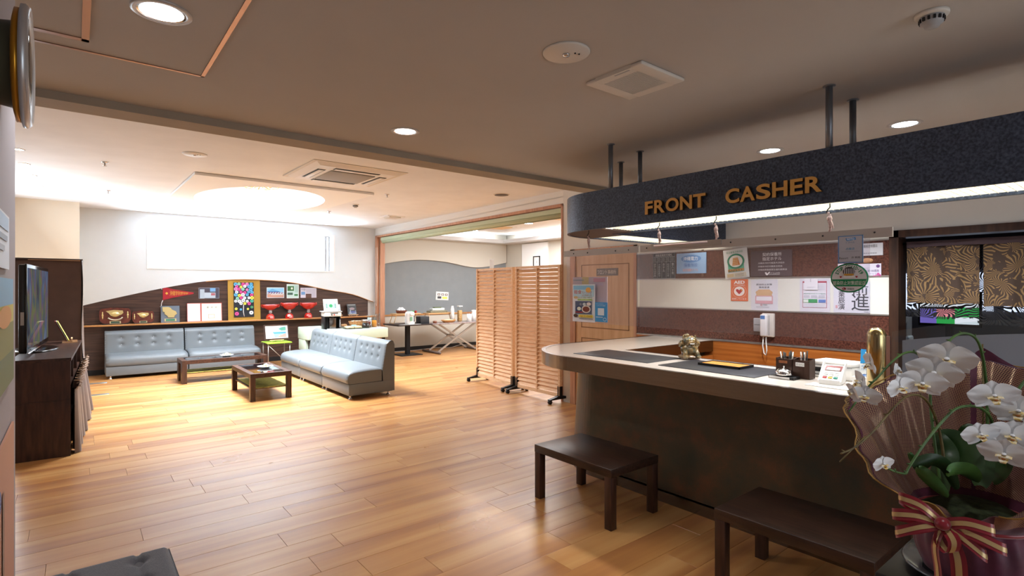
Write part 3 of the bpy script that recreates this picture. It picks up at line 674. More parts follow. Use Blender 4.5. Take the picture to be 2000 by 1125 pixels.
part('inner_fascia', MB().box(hxi-.02, -1.3, HZ0, hxi, hyi, HZ1).box(hxi-.02, hyi, HZ0, WX, hyi+.02, HZ1), M_HEAD, hd)
part('lid', MB().prism(u_outline(.02, hxi-.02, hyi+.02, WX, r=HR, x0=HX0, y1=HY1), HZ1-.012, HZ1-.002), M_HEAD, hd)
# solid corner underside
cpl = [(HX0+.02, 2.76)]+[(HX0+.02+(HR-.02)-(HR-.02)*math.cos(R_(90*k/14)), HY1-HR+(HR-.02)*math.sin(R_(90*k/14))) for k in range(15)]+[(3.62, HY1-.02), (3.62, hyi+.02), (hxi-.02, hyi+.02), (hxi-.02, 2.76)]
part('corner_soffit', MB().prism(cpl, HZ0+.004, HZ0+.014), mat('soffit_brown', '#4a3830', .6), hd)
part('lamp_panel', MB().box(HX0+.03, -1.25, HZ0+.09, hxi-.03, 2.74, HZ0+.1).box(3.64, hyi+.03, HZ0+.09, WX-.02, HY1-.03, HZ0+.1), mat('header_lamp', '#ffffff', .5, emit=8, ecol='#fffaf0'), hd)
lv = MB()
y = -1.2
while y < 2.74: lv.box(HX0+.022, y, HZ0+.012, hxi-.022, y+.002, HZ0+.035); y += .033
for i in range(1, 12): x = HX0+.02+(hxi-HX0-.04)*i/12; lv.box(x, -1.25, HZ0+.012, x+.002, 2.75, HZ0+.035)
x = 3.64
while x < WX: lv.box(x, hyi+.02, HZ0+.012, x+.002, HY1-.02, HZ0+.035); x += .033
for i in range(1, 12): y = hyi+.02+(HY1-hyi-.04)*i/12; lv.box(3.62, y, HZ0+.012, WX, y+.002, HZ0+.035)
o = part('louver_grid', lv, mat('louver_cream', '#e3e0d2', .4, .2), hd); o['kind'] = 'stuff'
# gold letters, each one raised
M_BRASSL = mat('brass_letter', '#d6a458', .45, .1); M_BRASSD = mat('letter_side', '#4a3418', .4, .5)
def letter3d(ch, w, h, d):
    cu = bpy.data.curves.new('l', 'FONT'); cu.body = ch; cu.size = 1; cu.extrude = .5; cu.offset = .03; cu.resolution_u = 5
    ob = bpy.data.objects.new('l', cu); COL.objects.link(ob); dg = bpy.context.evaluated_depsgraph_get(); dg.update()
    me = bpy.data.meshes.new_from_object(ob.evaluated_get(dg)); bpy.data.objects.remove(ob)
    xs = [v.co.x for v in me.vertices]; ys = [v.co.y for v in me.vertices]; zs = [v.co.z for v in me.vertices]
    for v in me.vertices:
        a = (v.co.x-min(xs))/(max(xs)-min(xs)); c = (v.co.y-min(ys))/(max(ys)-min(ys)); e_ = (v.co.z-min(zs))/(max(zs)-min(zs)); v.co = (a*w, -e_*d, c*h)
    me.materials.clear(); me.materials.append(M_BRASSL); me.materials.append(M_BRASSD)
    for p in me.polygons: p.material_index = 0 if abs(p.normal.y) > .7 else 1
    me.name = 'letter'; return me
LET = [('F', 1261.6, 1277), ('R', 1279.7, 1300.3), ('O', 1302, 1327.5), ('N', 1330, 1353.6), ('T', 1355.5, 1380), ('C', 1418.8, 1446), ('A', 1447, 1476.5), ('S', 1478.8, 1506.8), ('H', 1510, 1540), ('E', 1545, 1570), ('R', 1574, 1607)]
top_line = lambda x: 394.6+(x-1262)*(342-394.6)/(1607-1262); bot_line = lambda x: 419.8+(x-1262)*(374-419.8)/(1607-1262)
for chh, xa, xb in LET:
    pa = onX(xa, 390, HX0-.012); pb = onX(xb, 390, HX0-.012); xm = (xa+xb)/2
    zt = onX(xm, top_line(xm), HX0-.012).z; zb = onX(xm, bot_line(xm), HX0-.012).z
    o = lk('letter', letter3d(chh, pa.y-pb.y, zt-zb, .018), hd); o.rotation_euler = (0, 0, -PI/2); o.location = (HX0-.006, pa.y, zb)
# posts
for x, y in ((3.05, 2.626), (3.385, 2.62), (3.55, 2.945), (3.05, 1.151), (3.385, 1.155), (3.05, -.35), (3.385, -.35)):
    p = MB().cyl((x, y, HZ1-.03), (x, y, ZM), .017, n=14).lathe([(.03, ZM-.004), (.03, ZM)], (x, y, 0), 16); part('hanger_post', p, mat('galvanised', '#7b7e84', .45, .7, noise=(14, .25), stretch=(1, 1, .3)), hd)

# ================================================================ ACRYLIC SHIELDS hung on cords
AX = 3.10
def shield(name, label, y0, y1, z0, z1):
    t = thing(name, label, 'shield'); part('acrylic_sheet', B(AX, y1, z0, AX+.003, y0, z1), M_ACRYL, t)
    return t
sh1 = shield('acrylic_shield', 'clear acrylic sheet hanging over the curved left end of the counter', 3.13, 2.42, 1.276, 1.80)
sh2 = shield('acrylic_shield', 'long clear acrylic sheet hanging over the straight part of the counter', 2.405, .982, 1.276, 1.80)
M_RAILC = mat('rail_grey', '#b9b3b0', .45, .3)
part('hanging_rail', B(AX-.003, 2.412, 1.80, AX+.014, 3.16, 1.847), M_RAILC, sh1)
part('hanging_rail', B(AX-.003, .885, 1.80, AX+.014, 2.396, 1.847), M_RAILC, sh2)
part('joining_bar', B(AX-.011, 1.78, 1.815, AX-.0032, 2.30, 1.85), M_ALU, sh2); part('red_white_cord', MB().tube([(AX-.016, 2.27, 1.835), (AX-.016, 1.87, 1.838)], .006, 6), mat('cord', '#d9c3c3', .8), sh2)
for i, yy in enumerate((3.05, 2.9, 2.62, 2.5)): part('screw', MB().ball((AX-.004, yy, 1.822), .005, 8, 6), M_BLACK, sh1)
for i, yy in enumerate((2.34, 1.72, 1.45, 1.2, .96)): part('screw', MB().ball((AX-.004, yy, 1.826), .005, 8, 6), M_BLACK, sh2)
M_CORD = mat('twisted_cord', '#c9b1b0', .85, noise=(160, .35))
for i, (px, lab) in enumerate(((1150, 'knotted pink and white cord at the curved end of the header'), (1288, 'knotted pink and white cord below the letters FRONT'), (1399, 'knotted pink and white cord below the gap between the two words'), (1621, 'knotted pink and white cord below the letters ER'))):
    yy = onX(px, 450, AX).y
    t = thing('hanging_cord', lab, 'cord', (AX, yy, 0))
    part('hook', MB().tube([(0, 0, 1.995), (0, 0, 1.975), (0, .012, 1.962), (0, .018, 1.95), (0, .008, 1.94), (0, -.006, 1.946)], .003, 6), M_BLACKM, t)
    rp = MB().tube([(0, .01, 1.95), (.003, 0, 1.93), (-.004, .004, 1.90), (0, -.004, 1.87), (.0, .002, 1.846)], .0065, 7)
    rp.ball((0, .002, 1.915), .013, 10, 7, (1, 1, 1.3)).tube([(.004, .0, 1.91), (-.01, -.014, 1.885), (-.012, -.02, 1.862)], .0045, 6).ball((0, -.002, 1.872), .009, 8, 6)
    part('cord', rp, M_CORD, t)
# bollard and curved glass screen at the right of the counter
bo = thing('brass_post', 'polished round-topped brass post standing on the counter', 'post', (3.144, .966, 1.0))
M_BRASS = mat('polished_brass', '#b5a376', .2, 1)
part('column', MB().lathe([(.043, 0), (.043, .305), (.041, .32), (.033, .338), (.02, .347), (0, .350)], n=32), M_BRASS, bo)
part('base_flange', MB().lathe([(.056, 0), (.056, .008), (.045, .012)], n=32), M_BRASS, bo)
part('clamp', B(-.005, -.06, .02, .005, -.04, .31), M_CHROME, bo)
gs = thing('glass_screen', 'curved clear glass screen with a frosted lower part beside the brass post', 'screen')
def scr(px, zf, top):
    return None
def ztop(y): t = (.90-y)/.9; return 1.333+.24*t-.16*t*t
def zfr(y): t = (.86-y)/.86; return 1.292+.17*t-.10*t*t
ys = [.905-.07*i for i in range(22)]
gp = MB(); slab = [(3.16+.05*((.9-y)/.5)**2*.2, y) for y in ys]
vs = []; f = []
for i, (x, y) in enumerate(slab): vs += [(x, y, 1.002), (x, y, ztop(y)), (x+.008, y, ztop(y)), (x+.008, y, 1.002)]
for i in range(len(slab)-1):
    for k in range(4): f.append((4*i+k, 4*i+(k+1) % 4, 4*i+4+(k+1) % 4, 4*i+4+k))
f += [(0, 1, 2, 3), (len(vs)-4, len(vs)-3, len(vs)-2, len(vs)-1)]
gp.add(vs, f); part('glass_pane', gp, M_GLASS, gs)
fp = MB(); vs = []; f = []; yf = [.86-.07*i for i in range(21)]
for y in yf: x = 3.155+.01*((.9-y)/.5)**2; vs += [(x, y, 1.004), (x, y, zfr(y))]
for i in range(len(yf)-1): f.append((2*i, 2*i+1, 2*i+3, 2*i+2))
fp.add(vs, f)
MF = glassmix('frosted_film', '#aeb8c8', .78, .15, .25, (.34, .39, .48, 1)); part('frosted_film', fp, MF, gs)

# ================================================================ LOUNGE FURNITURE
def interp(p, x):
    for (a, za), (b, zb) in zip(p, p[1:]):
        if x <= b: return za+(zb-za)*(x-a)/max(1e-9, b-a)
    return p[-1][1]
def sofa_unit(name, w, d, label, loc, rz, group):
    """front faces -y, x from 0 to w, y from 0 (front) to d (back)"""
    t = thing(name, label, 'sofa', loc, rz, group)
    part('base', RB(.004, .012, .055, w-.004, d-.03, .215, .008), M_SOFA, t)
    # seat cushion with crowned top and rounded front edge
    nu, nv = 20, 18; prof = []
    for k in range(nv+1):
        q = k/nv
        prof.append(q)
    cs = [(.008, .218), (-.006, .235), (-.014, .27), (-.012, .31), (.0, .345), (.03, .37), (.08, .385), (.16, .395), (.26, .402), (.36, .405), (.45, .405), (.5, .40)]
    def seat(u, v):
        k = v*(len(cs)-1); i = min(int(k), len(cs)-2); a, b = cs[i], cs[i+1]; f_ = k-i
        y = a[0]+(b[0]-a[0])*f_; z = a[1]+(b[1]-a[1])*f_
        e = min(u, 1-u)*w; drop = .022*max(0, 1-e/.045)**2
        return (.005+u*(w-.01), y+(drop*.5 if v < .4 else 0), z-(drop if v > .25 else 0))
    sc_ = MB().grid(seat, nu, 22)
    L_ = [seat(0, j/22) for j in range(23)]; R2 = [seat(1, j/22) for j in range(23)]
    for S in (L_, R2): x = S[0][0]; sc_.add([*S, (x, .5, .22), (x, .01, .218)], [list(range(25))])
    part('seat_cushion', sc_, M_SOFA, t)
    part('seat_piping', MB().tube([(.004, .006, .222), (w/2, .0, .222), (w-.004, .006, .222)], .0035, 5), mat('sofa_piping', '#5d6165', .5), t)
    # backrest: leaning, with tufts
    bt = .775; y0, y1 = d-.17, d
    btn = [(w*(.2+.2*i), zz) for i in range(4) for zz in (.54, .655)]
    def fr(x, z):   # y of the front face
        q = (z-.36)/(bt-.36); y = y0-.035+.075*q
        dz = max(0, (z-(bt-.05))/.05); y += .04*dz*dz
        e = min(x, w-x); y += .02*max(0, 1-e/.04)**2
        puff = 0
        for bx, bz in btn:
            r2 = ((x-bx)**2+((z-bz)*1.05)**2); puff += .02*math.exp(-r2/.0006)+.008*math.exp(-r2/.0035)
        return y+puff
    NU, NV = max(44, int(w*52)), 30
    bk = MB().grid(lambda u, v: (.006+u*(w-.012), fr(.006+u*(w-.012), .36+v*(bt-.36)), .36+v*(bt-.36)), NU, NV)
    bk.grid(lambda u, v: (.006+u*(w-.012), (fr(.006+u*(w-.012), bt)*(1-v)+(d-.02)*v), bt+.012*math.sin(PI*v)), NU, 4)
    bk.grid(lambda u, v: (.006+u*(w-.012), d-.02+.02*math.sin(min(1, v*3)*PI/2), bt-(bt-.06)*v), 2, 8)
    for x in (.006, w-.006):
        f_ = [(x, fr(x, .36+(bt-.36)*k/10), .36+(bt-.36)*k/10) for k in range(11)]
        bk.add(f_+[(x, d-.02, bt), (x, d, bt-.05), (x, d, .06), (x, y0-.0, .06)], [list(range(15))])
    part('backrest', bk, M_SOFA, t)
    bmesh_ = MB().ball((0, 0, 0), .009, 8, 6, (1, .6, 1)).mesh('button', mat('sofa_button', '#a8acb0', .3))
    for bx, bz in btn: lk('button', bmesh_, t, (bx, fr(bx, bz)-.003, bz))
    ft = MB().lathe([(.03, 0), (.03, .008), (.016, .018), (.014, .045), (.024, .055), (.024, .058)], n=20).mesh('foot', M_CHROME)
    for x in (.07, w-.07):
        for y in (.06, d-.07): lk('foot', ft, t, (x, y, 0))
    return t
sofa_unit('sofa', 1.205, .65, 'grey leather sofa unit against the dark panelling, nearest the television', (.395, 11.33, 0), 0, 'sofa units against the window wall')
sofa_unit('sofa', 1.225, .65, 'grey leather sofa unit against the dark panelling, behind the long coffee table', (1.61, 11.33, 0), 0, 'sofa units against the window wall')
for i, (y, lab) in enumerate(((8.235, 'nearest grey leather sofa unit of the row of three, showing its side'), (9.285, 'middle grey leather sofa unit of the row of three'), (10.335, 'far grey leather sofa unit of the row of three, beside the green side table'))):
    sofa_unit('sofa', 1.045, .70, lab, (2.915, y, 0), -PI/2, 'row of three sofa units')
M_TG = mat('black_glass_top', '#141016', .06, coat=1.0); M_CLOTHY = mat('yellow_bamboo_print', '#7d7c34', .7, noise=(9, .5), col2='#ece27a', stretch=(2, 14, 1))
def coffee_table(label, x0, y0, x1, y1, h, slab, rz=0):
    cx_, cy_ = (x0+x1)/2, (y0+y1)/2; w, d = x1-x0, y1-y0
    t = thing('coffee_table', label, 'table', (cx_, cy_, 0), rz)
    r = MB(); b_ = .07
    for a in ((-w/2, -d/2, w/2, -d/2+b_), (-w/2, d/2-b_, w/2, d/2), (-w/2, -d/2+b_, -w/2+b_, d/2-b_), (w/2-b_, -d/2+b_, w/2, d/2-b_)): r.box(a[0], a[1], h-.06, a[2], a[3], h)
    part('top_frame', r, M_DARKH, t); part('glass_inset', B(-w/2+b_, -d/2+b_, h-.012, w/2-b_, d/2-b_, h-.002), M_TG, t)
    lw, ld = (.065, .065) if not slab else (.07, .15)
    for sx in (-1, 1):
        for sy in (-1, 1):
            xa = sx*(w/2)-(lw if sx > 0 else 0); ya = sy*(d/2)-(ld if sy > 0 else 0)
            part('leg', B(xa, ya, 0, xa+lw, ya+ld, h-.06), M_DARKW, t)
    part('lower_shelf', B(-w/2+.03, -d/2+.05, .155, w/2-.03, d/2-.05, .168), M_DARKH, t)
    part('shelf_cloth', B(-w/2+.07, -d/2+.04, .169, w/2-.04, d/2-.06, .174), M_CLOTHY, t, 'yellow green patterned cloth')
    return t
coffee_table('small dark coffee table with black glass top in front of the row of three sofas', 1.845, 7.92, 2.385, 9.05, .375, False)
coffee_table('long dark coffee table with black glass top in front of the wall sofas', 1.33, 10.05, 2.62, 10.60, .375, True)
def sweets(label, x, y, z):
    t = thing('sweets_dish', label, 'dish', (x, y, z))
    pts = []
    for i in range(24): a = 2*PI*i/24; pts.append(1+.08*(i % 2))
    d = MB(); n = 24
    vs = [(0, 0, .004)]+[(.05*math.cos(2*PI*i/n), .05*math.sin(2*PI*i/n), .004) for i in range(n)]+[(.105*pts[i]*math.cos(2*PI*i/n), .105*pts[i]*math.sin(2*PI*i/n), .03) for i in range(n)]+[(.05*math.cos(2*PI*i/n), .05*math.sin(2*PI*i/n), 0) for i in range(n)]
    f = [(0, 1+i, 1+(i+1) % n) for i in range(n)]+[(1+i, 1+n+i, 1+n+(i+1) % n, 1+(i+1) % n) for i in range(n)]+[(1+n+i, 1+2*n+i, 1+2*n+(i+1) % n, 1+n+(i+1) % n) for i in range(n)]+[[1+2*n+i for i in range(n)]]
    d.add(vs, f, True); part('dish', d, mat('porcelain', '#eceef0', .15), t)
    rr = random.Random(5); cols = ['#d9cf62', '#e8e2c8', '#d98f8a', '#9cc06a', '#e9c46a', '#f1f1ee']
    for k in range(14):
        a = rr.random()*6.28; q = rr.random()**.5*.055; M = Matrix.Translation((q*math.cos(a), q*math.sin(a), .018+.028*(1-q/.06)+.004))@Euler((rr.random(), rr.random(), rr.random()*6)).to_matrix().to_4x4()
        part('sweet', MB().rbox(-.018, -.011, -.008, .018, .011, .008, .006, M), flat(cols[k % 6]), t)
    return t
sweets('small white dish of wrapped sweets on the small coffee table', 2.17, 8.45, .374)
sweets('small white dish of wrapped sweets on the long coffee table', 2.02, 10.30, .374)
# green side table with picture on an easel
st = thing('side_table', 'folding side table with bright green top and thin metal legs between the sofas', 'table', (2.86, 11.0, 0))
M_GRN = mat('lime_green', '#9fc23e', .45)
part('tabletop', RB(0, 0, .475, .46, .44, .49, .006), M_GRN, st); part('edge_rim', MB().box(-.003, -.003, .468, .463, .003, .478).box(-.003, .437, .468, .463, .443, .478), M_GRN, st)
for x in (.03, .43):
    for y in (.04, .40): part('leg', MB().cyl((x, y, 0), (x, y, .476), .009, n=8), M_ALU, st)
part('brace', MB().cyl((.03, .04, .44), (.43, .04, .03), .006, n=6), M_ALU, st)
def easel(label, x, y, z, w, h, tilt, cols, items, fr=None, name='display_easel', wz=None):
    t = thing(name, label, 'easel', (x, y, z))
    ww = wz or w*.55
    part('ledge', B(-ww/2, -.05, .03, ww/2, -.025, .042), M_PINE, t)
    for sx in (-1, 1): part('leg', MB().cyl((sx*ww*.38, -.045, 0), (sx*ww*.2, .0, .13), .005, n=6), M_PINE, t)
    part('leg', MB().cyl((0, .07, 0), (0, .01, .13), .005, n=6), M_PINE, t)
    return t
def leaning(label, cat, name, x, y, z, w, h, lean, bgc, items, edge=None, thick=.006):
    t = thing(name, label, cat, (x, y, z)); piv = Vector((0, 0, 0))
    t.rotation_euler = (-lean, 0, 0)
    part('board', B(-w/2, 0, 0, w/2, thick, h), flat(bgc), t)
    if edge:
        mb = MB(); e = edge[1]
        for a in ((-w/2, 0, w/2, e), (-w/2, h-e, w/2, h), (-w/2, e, -w/2+e, h-e), (w/2-e, e, w/2, h-e)): mb.box(a[0], -.012, a[1], a[2], .004, a[3])
        part('frame', mb, edge[0], t)
    sub = bpy.data.objects.new('print', None)
    bpy.data.objects.remove(sub)
    # printed pieces placed on the board's front
    mark = len(bpy.data.objects)
    before = set(t.children)
    sheet(t, w, h, items)
    for c in t.children:
        if c not in before: c.location = (0, 0, h/2)
    return t
easel('small pine easel on the green side table holding a seascape', 3.07, 11.16, .49, .42, .28, .3, None, None, wz=.26)
leaning('framed seascape print in a dark frame on the pine easel over the green table', 'picture', 'framed_picture', 3.08, 11.135, .535, .46, .30, .28, '#f1efe9',
        [('r', .12, .14, .88, .86, '#a9d7ea'), ('r', .12, .5, .88, .66, '#4d8fc0'), ('r', .12, .62, .88, .86, '#8fc0c0'), ('p', [(.12, .86), (.12, .5), (.3, .46), (.38, .6), (.4, .86)], '#d8c6b0'), ('p', [(.58, .3), (.7, .2), (.88, .16), (.88, .4), (.7, .42)], '#4f8f7c'), ('p', [(.5, .86), (.62, .74), (.88, .6), (.88, .86)], '#c98f86'), ('r', .2, .56, .33, .72, '#e9e4d8')], edge=(M_DARKW, .022))

# ================================================================ TV CORNER
ca = thing('tv_cabinet', 'long dark walnut cabinet with open shelves under the television', 'cabinet', (-.034, 6.44, 0), -R_(2.4))
cw, cl_, chh_ = .42, 2.1, .905
part('near_side', B(-cw, 0, 0, 0, .03, chh_-.03), M_DARKW, ca); part('far_side', B(-cw, cl_-.03, 0, 0, cl_, chh_-.03), M_DARKW, ca)
part('cabinet_top', B(-cw, -.005, chh_-.03, .006, cl_+.005, chh_), M_DARKH, ca); part('back_panel', B(-cw, .03, 0, -cw+.02, cl_-.03, chh_-.03), M_DARKW, ca)
for z in (.05, .34, .62): part('shelf', B(-cw+.02, .03, z, -.01, cl_-.03, z+.022), M_DARKH, ca)
for y in (.7, 1.4): part('divider', B(-cw+.02, y, .05, -.012, y+.022, chh_-.03), M_DARKW, ca)
# near-side middle board line
part('side_batten', B(-cw-.001, -.004, .40, .001, 0.0, .52), M_DARKW, ca)
M_CURT = mat('brown_satin', '#4c372f', .36, sheen=.25, noise=(9, .15)); M_CLOTHB = mat('brown_cover_cloth', '#43302a', .8, noise=(6, .12))
cu = thing('cabinet_curtain', 'gathered brown curtain with a ruffled top hanging over the cabinet front', 'curtain', (-.034, 6.44, 0), -R_(2.4))
def cur(u, v):
    y = .05+u*2.2; z = .60*(1-v)+.005+.04*math.sin(u*9)*v*0; a = 1+1.6*v
    return (.028+.016*a*math.sin(u*46+.6*math.sin(u*13))+.01*math.sin(u*19)+.055*v*u, y, z+.02*math.sin(u*7)*v if v < .99 else .004+.012*abs(math.sin(u*6)))
cb = MB().grid(cur, 150, 14); part('cloth', cb, M_CURT, cu)
rf = MB().grid(lambda u, v: (.03+.025*math.sin(u*120+v*2)+.012*v, .05+u*2.2, .60+.075*v+.008*math.sin(u*50)), 260, 4); part('ruffle', rf, M_CURT, cu)
fr = MB(); rr = random.Random(2)
for i in range(90): y = .05+2.25*rr.random(); z = .62+rr.random()*.07; fr.cyl((.04, y, z), (.065+.02*rr.random(), y+rr.uniform(-.02, .02), z+rr.uniform(-.03, .03)), .0035, n=5)
o = part('fringe', fr, mat('fringe', '#a08d80', .8), cu); o['kind'] = 'stuff'
# tall cloth covered stand behind
def coverf(u, v): return None
tc = thing('cloth_covered_stand', 'tall stand wrapped in dark brown cloth behind the television', 'stand', (0, 0, 0))
bx = MB(); bx.box(-.62, 8.86, .0, .06, 9.6, 1.9); part('wrapped_body', bx, M_CLOTHB, tc)
part('top_board', B(-.60, 8.84, 1.9, .075, 9.6, 1.915), mat('dark_board', '#2c1d18', .6), tc)
part('draped_edge', MB().grid(lambda u, v: (.065+.012*math.sin(v*9+u*14)+.045*v*v, 8.85+u*.75, 1.88*(1-v)+.02), 50, 30), M_CURT, tc)
part('paper_edge', B(-.45, 8.848, 1.892, .05, 8.855, 1.903), flat('#c9a88a'), tc)
for i, (px, py) in enumerate(((188, 749), (190, 771.5))):
    p = onZ(px, py, 0); m = MB().rbox(-.14, -.04, 0, .14, .04, .006, .003)
    single('floor_plate', m, mat('plate_metal', '#9aa8ad', .3, .8), ['grey metal foot plate on the floor, the farther of the two by the curtain', 'grey metal foot plate on the floor, the nearer of the two by the curtain'][i], 'plate', loc=(p.x, p.y, .0005))
# television
tv = thing('television', 'large flat television with glossy dark screen standing on the walnut cabinet', 'television', (-.345, 6.66, .905))
D = Vector((.10, 1.62, 0)); ang = math.atan2(-D.x, D.y)
tv.rotation_euler = (0, 0, ang); TL = D.length; TH = .86
part('casing', RB(-.06, 0, .045, -.012, TL, TH, .012), M_BLACK, tv)
part('bezel', RB(-.018, -.004, .04, .0, TL+.004, TH+.006, .006), mat('gloss_black', '#0b0b0d', .12), tv)
def scr_mat():
    m = bpy.data.materials.new('television_picture'); m.use_nodes = True; nt = m.node_tree; b = nt.nodes['Principled BSDF']
    g = nt.nodes.new('ShaderNodeNewGeometry'); mp = nt.nodes.new('ShaderNodeMapping'); mp.inputs['Scale'].default_value = (1, 2.2, 1.1); nt.links.new(g.outputs['Position'], mp.inputs[0])
    n = nt.nodes.new('ShaderNodeTexNoise'); n.inputs['Scale'].default_value = 2.1; n.inputs['Detail'].default_value = 2; nt.links.new(mp.outputs[0], n.inputs['Vector'])
    r = nt.nodes.new('ShaderNodeValToRGB'); e = r.color_ramp.elements; e[0].position = .3; e[0].color = lin('#26303f'); e[1].position = .7; e[1].color = lin('#6c8296')
    for p, c in ((.42, '#3f5a6e'), (.5, '#6b7a4a'), (.56, '#6d5a6c'), (.62, '#3c5f86')): k = e.new(p); k.color = lin(c)
    nt.links.new(n.outputs['Fac'], r.inputs[0]); nt.links.new(r.outputs[0], b.inputs['Emission Color']); b.inputs['Emission Strength'].default_value = .55
    b.inputs['Base Color'].default_value = lin('#0a0a0c'); b.inputs['Roughness'].default_value = .05; return m
part('screen', B(-.001, .03, .075, .002, TL-.03, TH-.03), scr_mat(), tv)
part('chrome_strip', RB(-.004, .02, .028, .012, TL-.02, .042, .005), M_CHROME, tv)
part('neck', RB(-.05, TL*.44, .0, -.02, TL*.56, .1, .008), M_BLACK, tv)
part('stand_foot', MB().lathe([(1, 0), (1, .012), (.9, .018), (0, .02)], (-.03, TL/2, 0), 40, None, True, .19, .38), mat('gloss_black'), tv)
part('side_buttons', B(-.045, -.006, .30, -.02, -.001, .42), M_GREYP, tv)
# small book stand with brochures
p = Vector((-.10, 8.28, .905))
bs = thing('brochure_stand', 'wooden stand with leaning brochures at the far end of the cabinet', 'stand', tuple(p))
M40 = Matrix.Rotation(-.45, 4, 'Y')
part('rest', B(-.02, -.12, .0, .12, -.10, .015).box(-.02, .10, 0, .12, .12, .015).box(.06, -.12, .012, .075, .12, .05), M_PINE, bs)
for k, c in enumerate(('#d6cf6a', '#e9e7df', '#8d2f3a')): part('brochure', MB().box(-.004, -.10, 0, .0, .10, .26, Matrix.Translation((.045-.012*k, .01*k, .02))@Matrix.Rotation(-.42, 4, 'Y')), flat(c), bs)

# ================================================================ SHELF DISPLAY (window wall)
SZ = .8935; SY = WY-.07
def shelfx(px): return onY(px, 610, SY).x
M_PLQ = wood_mat('plaque_mahogany', '#4a1f17', '#6b3325', .3, (6, 6, 6), 3, coat=.3); M_PGOLD = mat('pale_gold', '#d8c48a', .3, .75)
def plaque(label, pxc, w, h, cat='plaque'):
    t = thing('award_plaque', label, cat, (shelfx(pxc), SY-.02, SZ)); t.rotation_euler = (-.12, 0, 0)
    c = .22
    pts = [(-.5, .28), (-.42, .1), (-.26, 0), (.26, 0), (.42, .1), (.5, .28), (.5, .8), (.44, .95), (.28, .97), (.16, 1), (-.16, 1), (-.28, .97), (-.44, .95), (-.5, .8)]
    part('back_board', MB().prism([(x*w, z*h) for x, z in pts], -.012, .012, MXZ), M_PLQ, t)
    part('base', B(-w*.42, -.03, 0, w*.42, .04, .012), M_BLACK, t)
    # eagle-like crest of overlapping feathers
    cr = MB()
    cr.ball((0, -.02, h*.6), h*.2, 14, 10, (1.1, .35, .8))
    cr.prism([(x*w, z*h) for x, z in ((-.30, .80), (-.05, .86), (.24, .82), (.26, .68), (.2, .58), (.04, .48), (-.14, .52), (-.2, .66))], .013, .028, Matrix(((1, 0, 0, 0), (0, 0, -1, 0), (0, 1, 0, 0), (0, 0, 0, 1))))
    part('gilt_crest', cr, M_PGOLD, t)
    for sx in (-1, 1): part('side_ornament', MB().ball((sx*w*.4, -.016, h*.68), h*.07, 8, 6, (.5, .4, 1.3)).ball((sx*w*.4, -.016, h*.55), h*.09, 8, 6, (.55, .4, 1)).ball((sx*w*.4, -.016, h*.42), h*.07, 8, 6, (.5, .4, 1.3)), M_PGOLD, t)
    if w > .38: part('banner', MB().tube([(w*.24*math.cos(R_(a)), -.018, h*.5+h*.22*math.sin(R_(a))-h*.02) for a in range(200, 345, 12)], .013, 6), mat('silver_gilt', '#cfc9b4', .3, .7), t)
    part('name_plate', B(-w*.18, -.018, h*.05, w*.18, -.013, h*.2), mat('plate_rim', '#cdbf94', .3, .6), t)
    part('plate_face', B(-w*.14, -.0195, h*.08, w*.14, -.018, h*.175), flat('#173f33'), t)
    return t
plaque('large mahogany award plaque with gilt crest at the left end of the oak shelf', 225, .455, .30)
plaque('smaller mahogany award plaque with gilt crest, second on the oak shelf', 279.5, .33, .235)
t = thing('award_plaque', 'blue-grey rectangular award plaque with gilt relief on the oak shelf', 'plaque', (shelfx(332.5), SY-.02, SZ)); t.rotation_euler = (-.12, 0, 0)
w, h = .30, .315
part('back_board', B(-w/2, -.01, 0, w/2, .012, h), mat('slate_blue', '#5f6a78', .5), t); part('side_edge', B(w/2, -.011, 0, w/2+.006, .013, h), mat('dark_board'), t)
part('gilt_relief', MB().prism([(x*w, z*h) for x, z in ((-.42, .93), (-.1, .93), (.02, .88), (.08, .78), (.3, .66), (.36, .52), (.22, .40), (.2, .3), (-.12, .3), (-.16, .4), (-.32, .52), (-.3, .62), (-.4, .66))], .0, .016, Matrix(((1, 0, 0, 0), (0, 0, -1, -.008), (0, 1, 0, 0), (0, 0, 0, 1)))), M_PGOLD, t)
part('name_plate', B(-w*.32, -.017, h*.07, w*.32, -.012, h*.24), mat('plate_rim'), t); part('plate_face', B(-w*.24, -.019, h*.10, w*.24, -.017, h*.21), flat('#23745a'), t)
# open certificate folder
t = thing('certificate_folder', 'open red edged certificate folder standing on the oak shelf', 'certificate', (shelfx(400), SY-.02, SZ)); t.rotation_euler = (-.1, 0, 0)
w, h = .60, .36
part('left_leaf', B(-w/2, 0, 0, -w*.11, .004, h), flat('#c0574c'), t); part('right_leaf', B(-w*.105, 0, 0, w/2, .004, h), flat('#c0574c'), t)
part('blank_page', B(-w/2+.008, -.002, .01, -w*.13, 0, h-.01), flat('#eceef2'), t); part('award_page', B(-w*.09, -.002, .008, w/2-.01, 0, h-.012), flat('#e3ded2'), t)
f_ = MB(); f_.box(w*.1, -.004, .06, w*.28, -.002, .065).box(w*.1, -.004, .13, w*.28, -.002, .135).box(w*.1, -.004, .06, w*.108, -.002, .135).box(w*.272, -.004, .06, w*.28, -.002, .135)
part('seal_outline', f_, flat('#c98a6c'), t)
lt = MB()
for k in range(3): vs, fs = text_geo('賞状証'[k], .02); lt.add([(w*(.06+.12*k)+vx*.03, -.004, h*.72+vy*.03) for vx, vy in vs], fs)
part('lettering', lt, flat('#6d675f'), t)
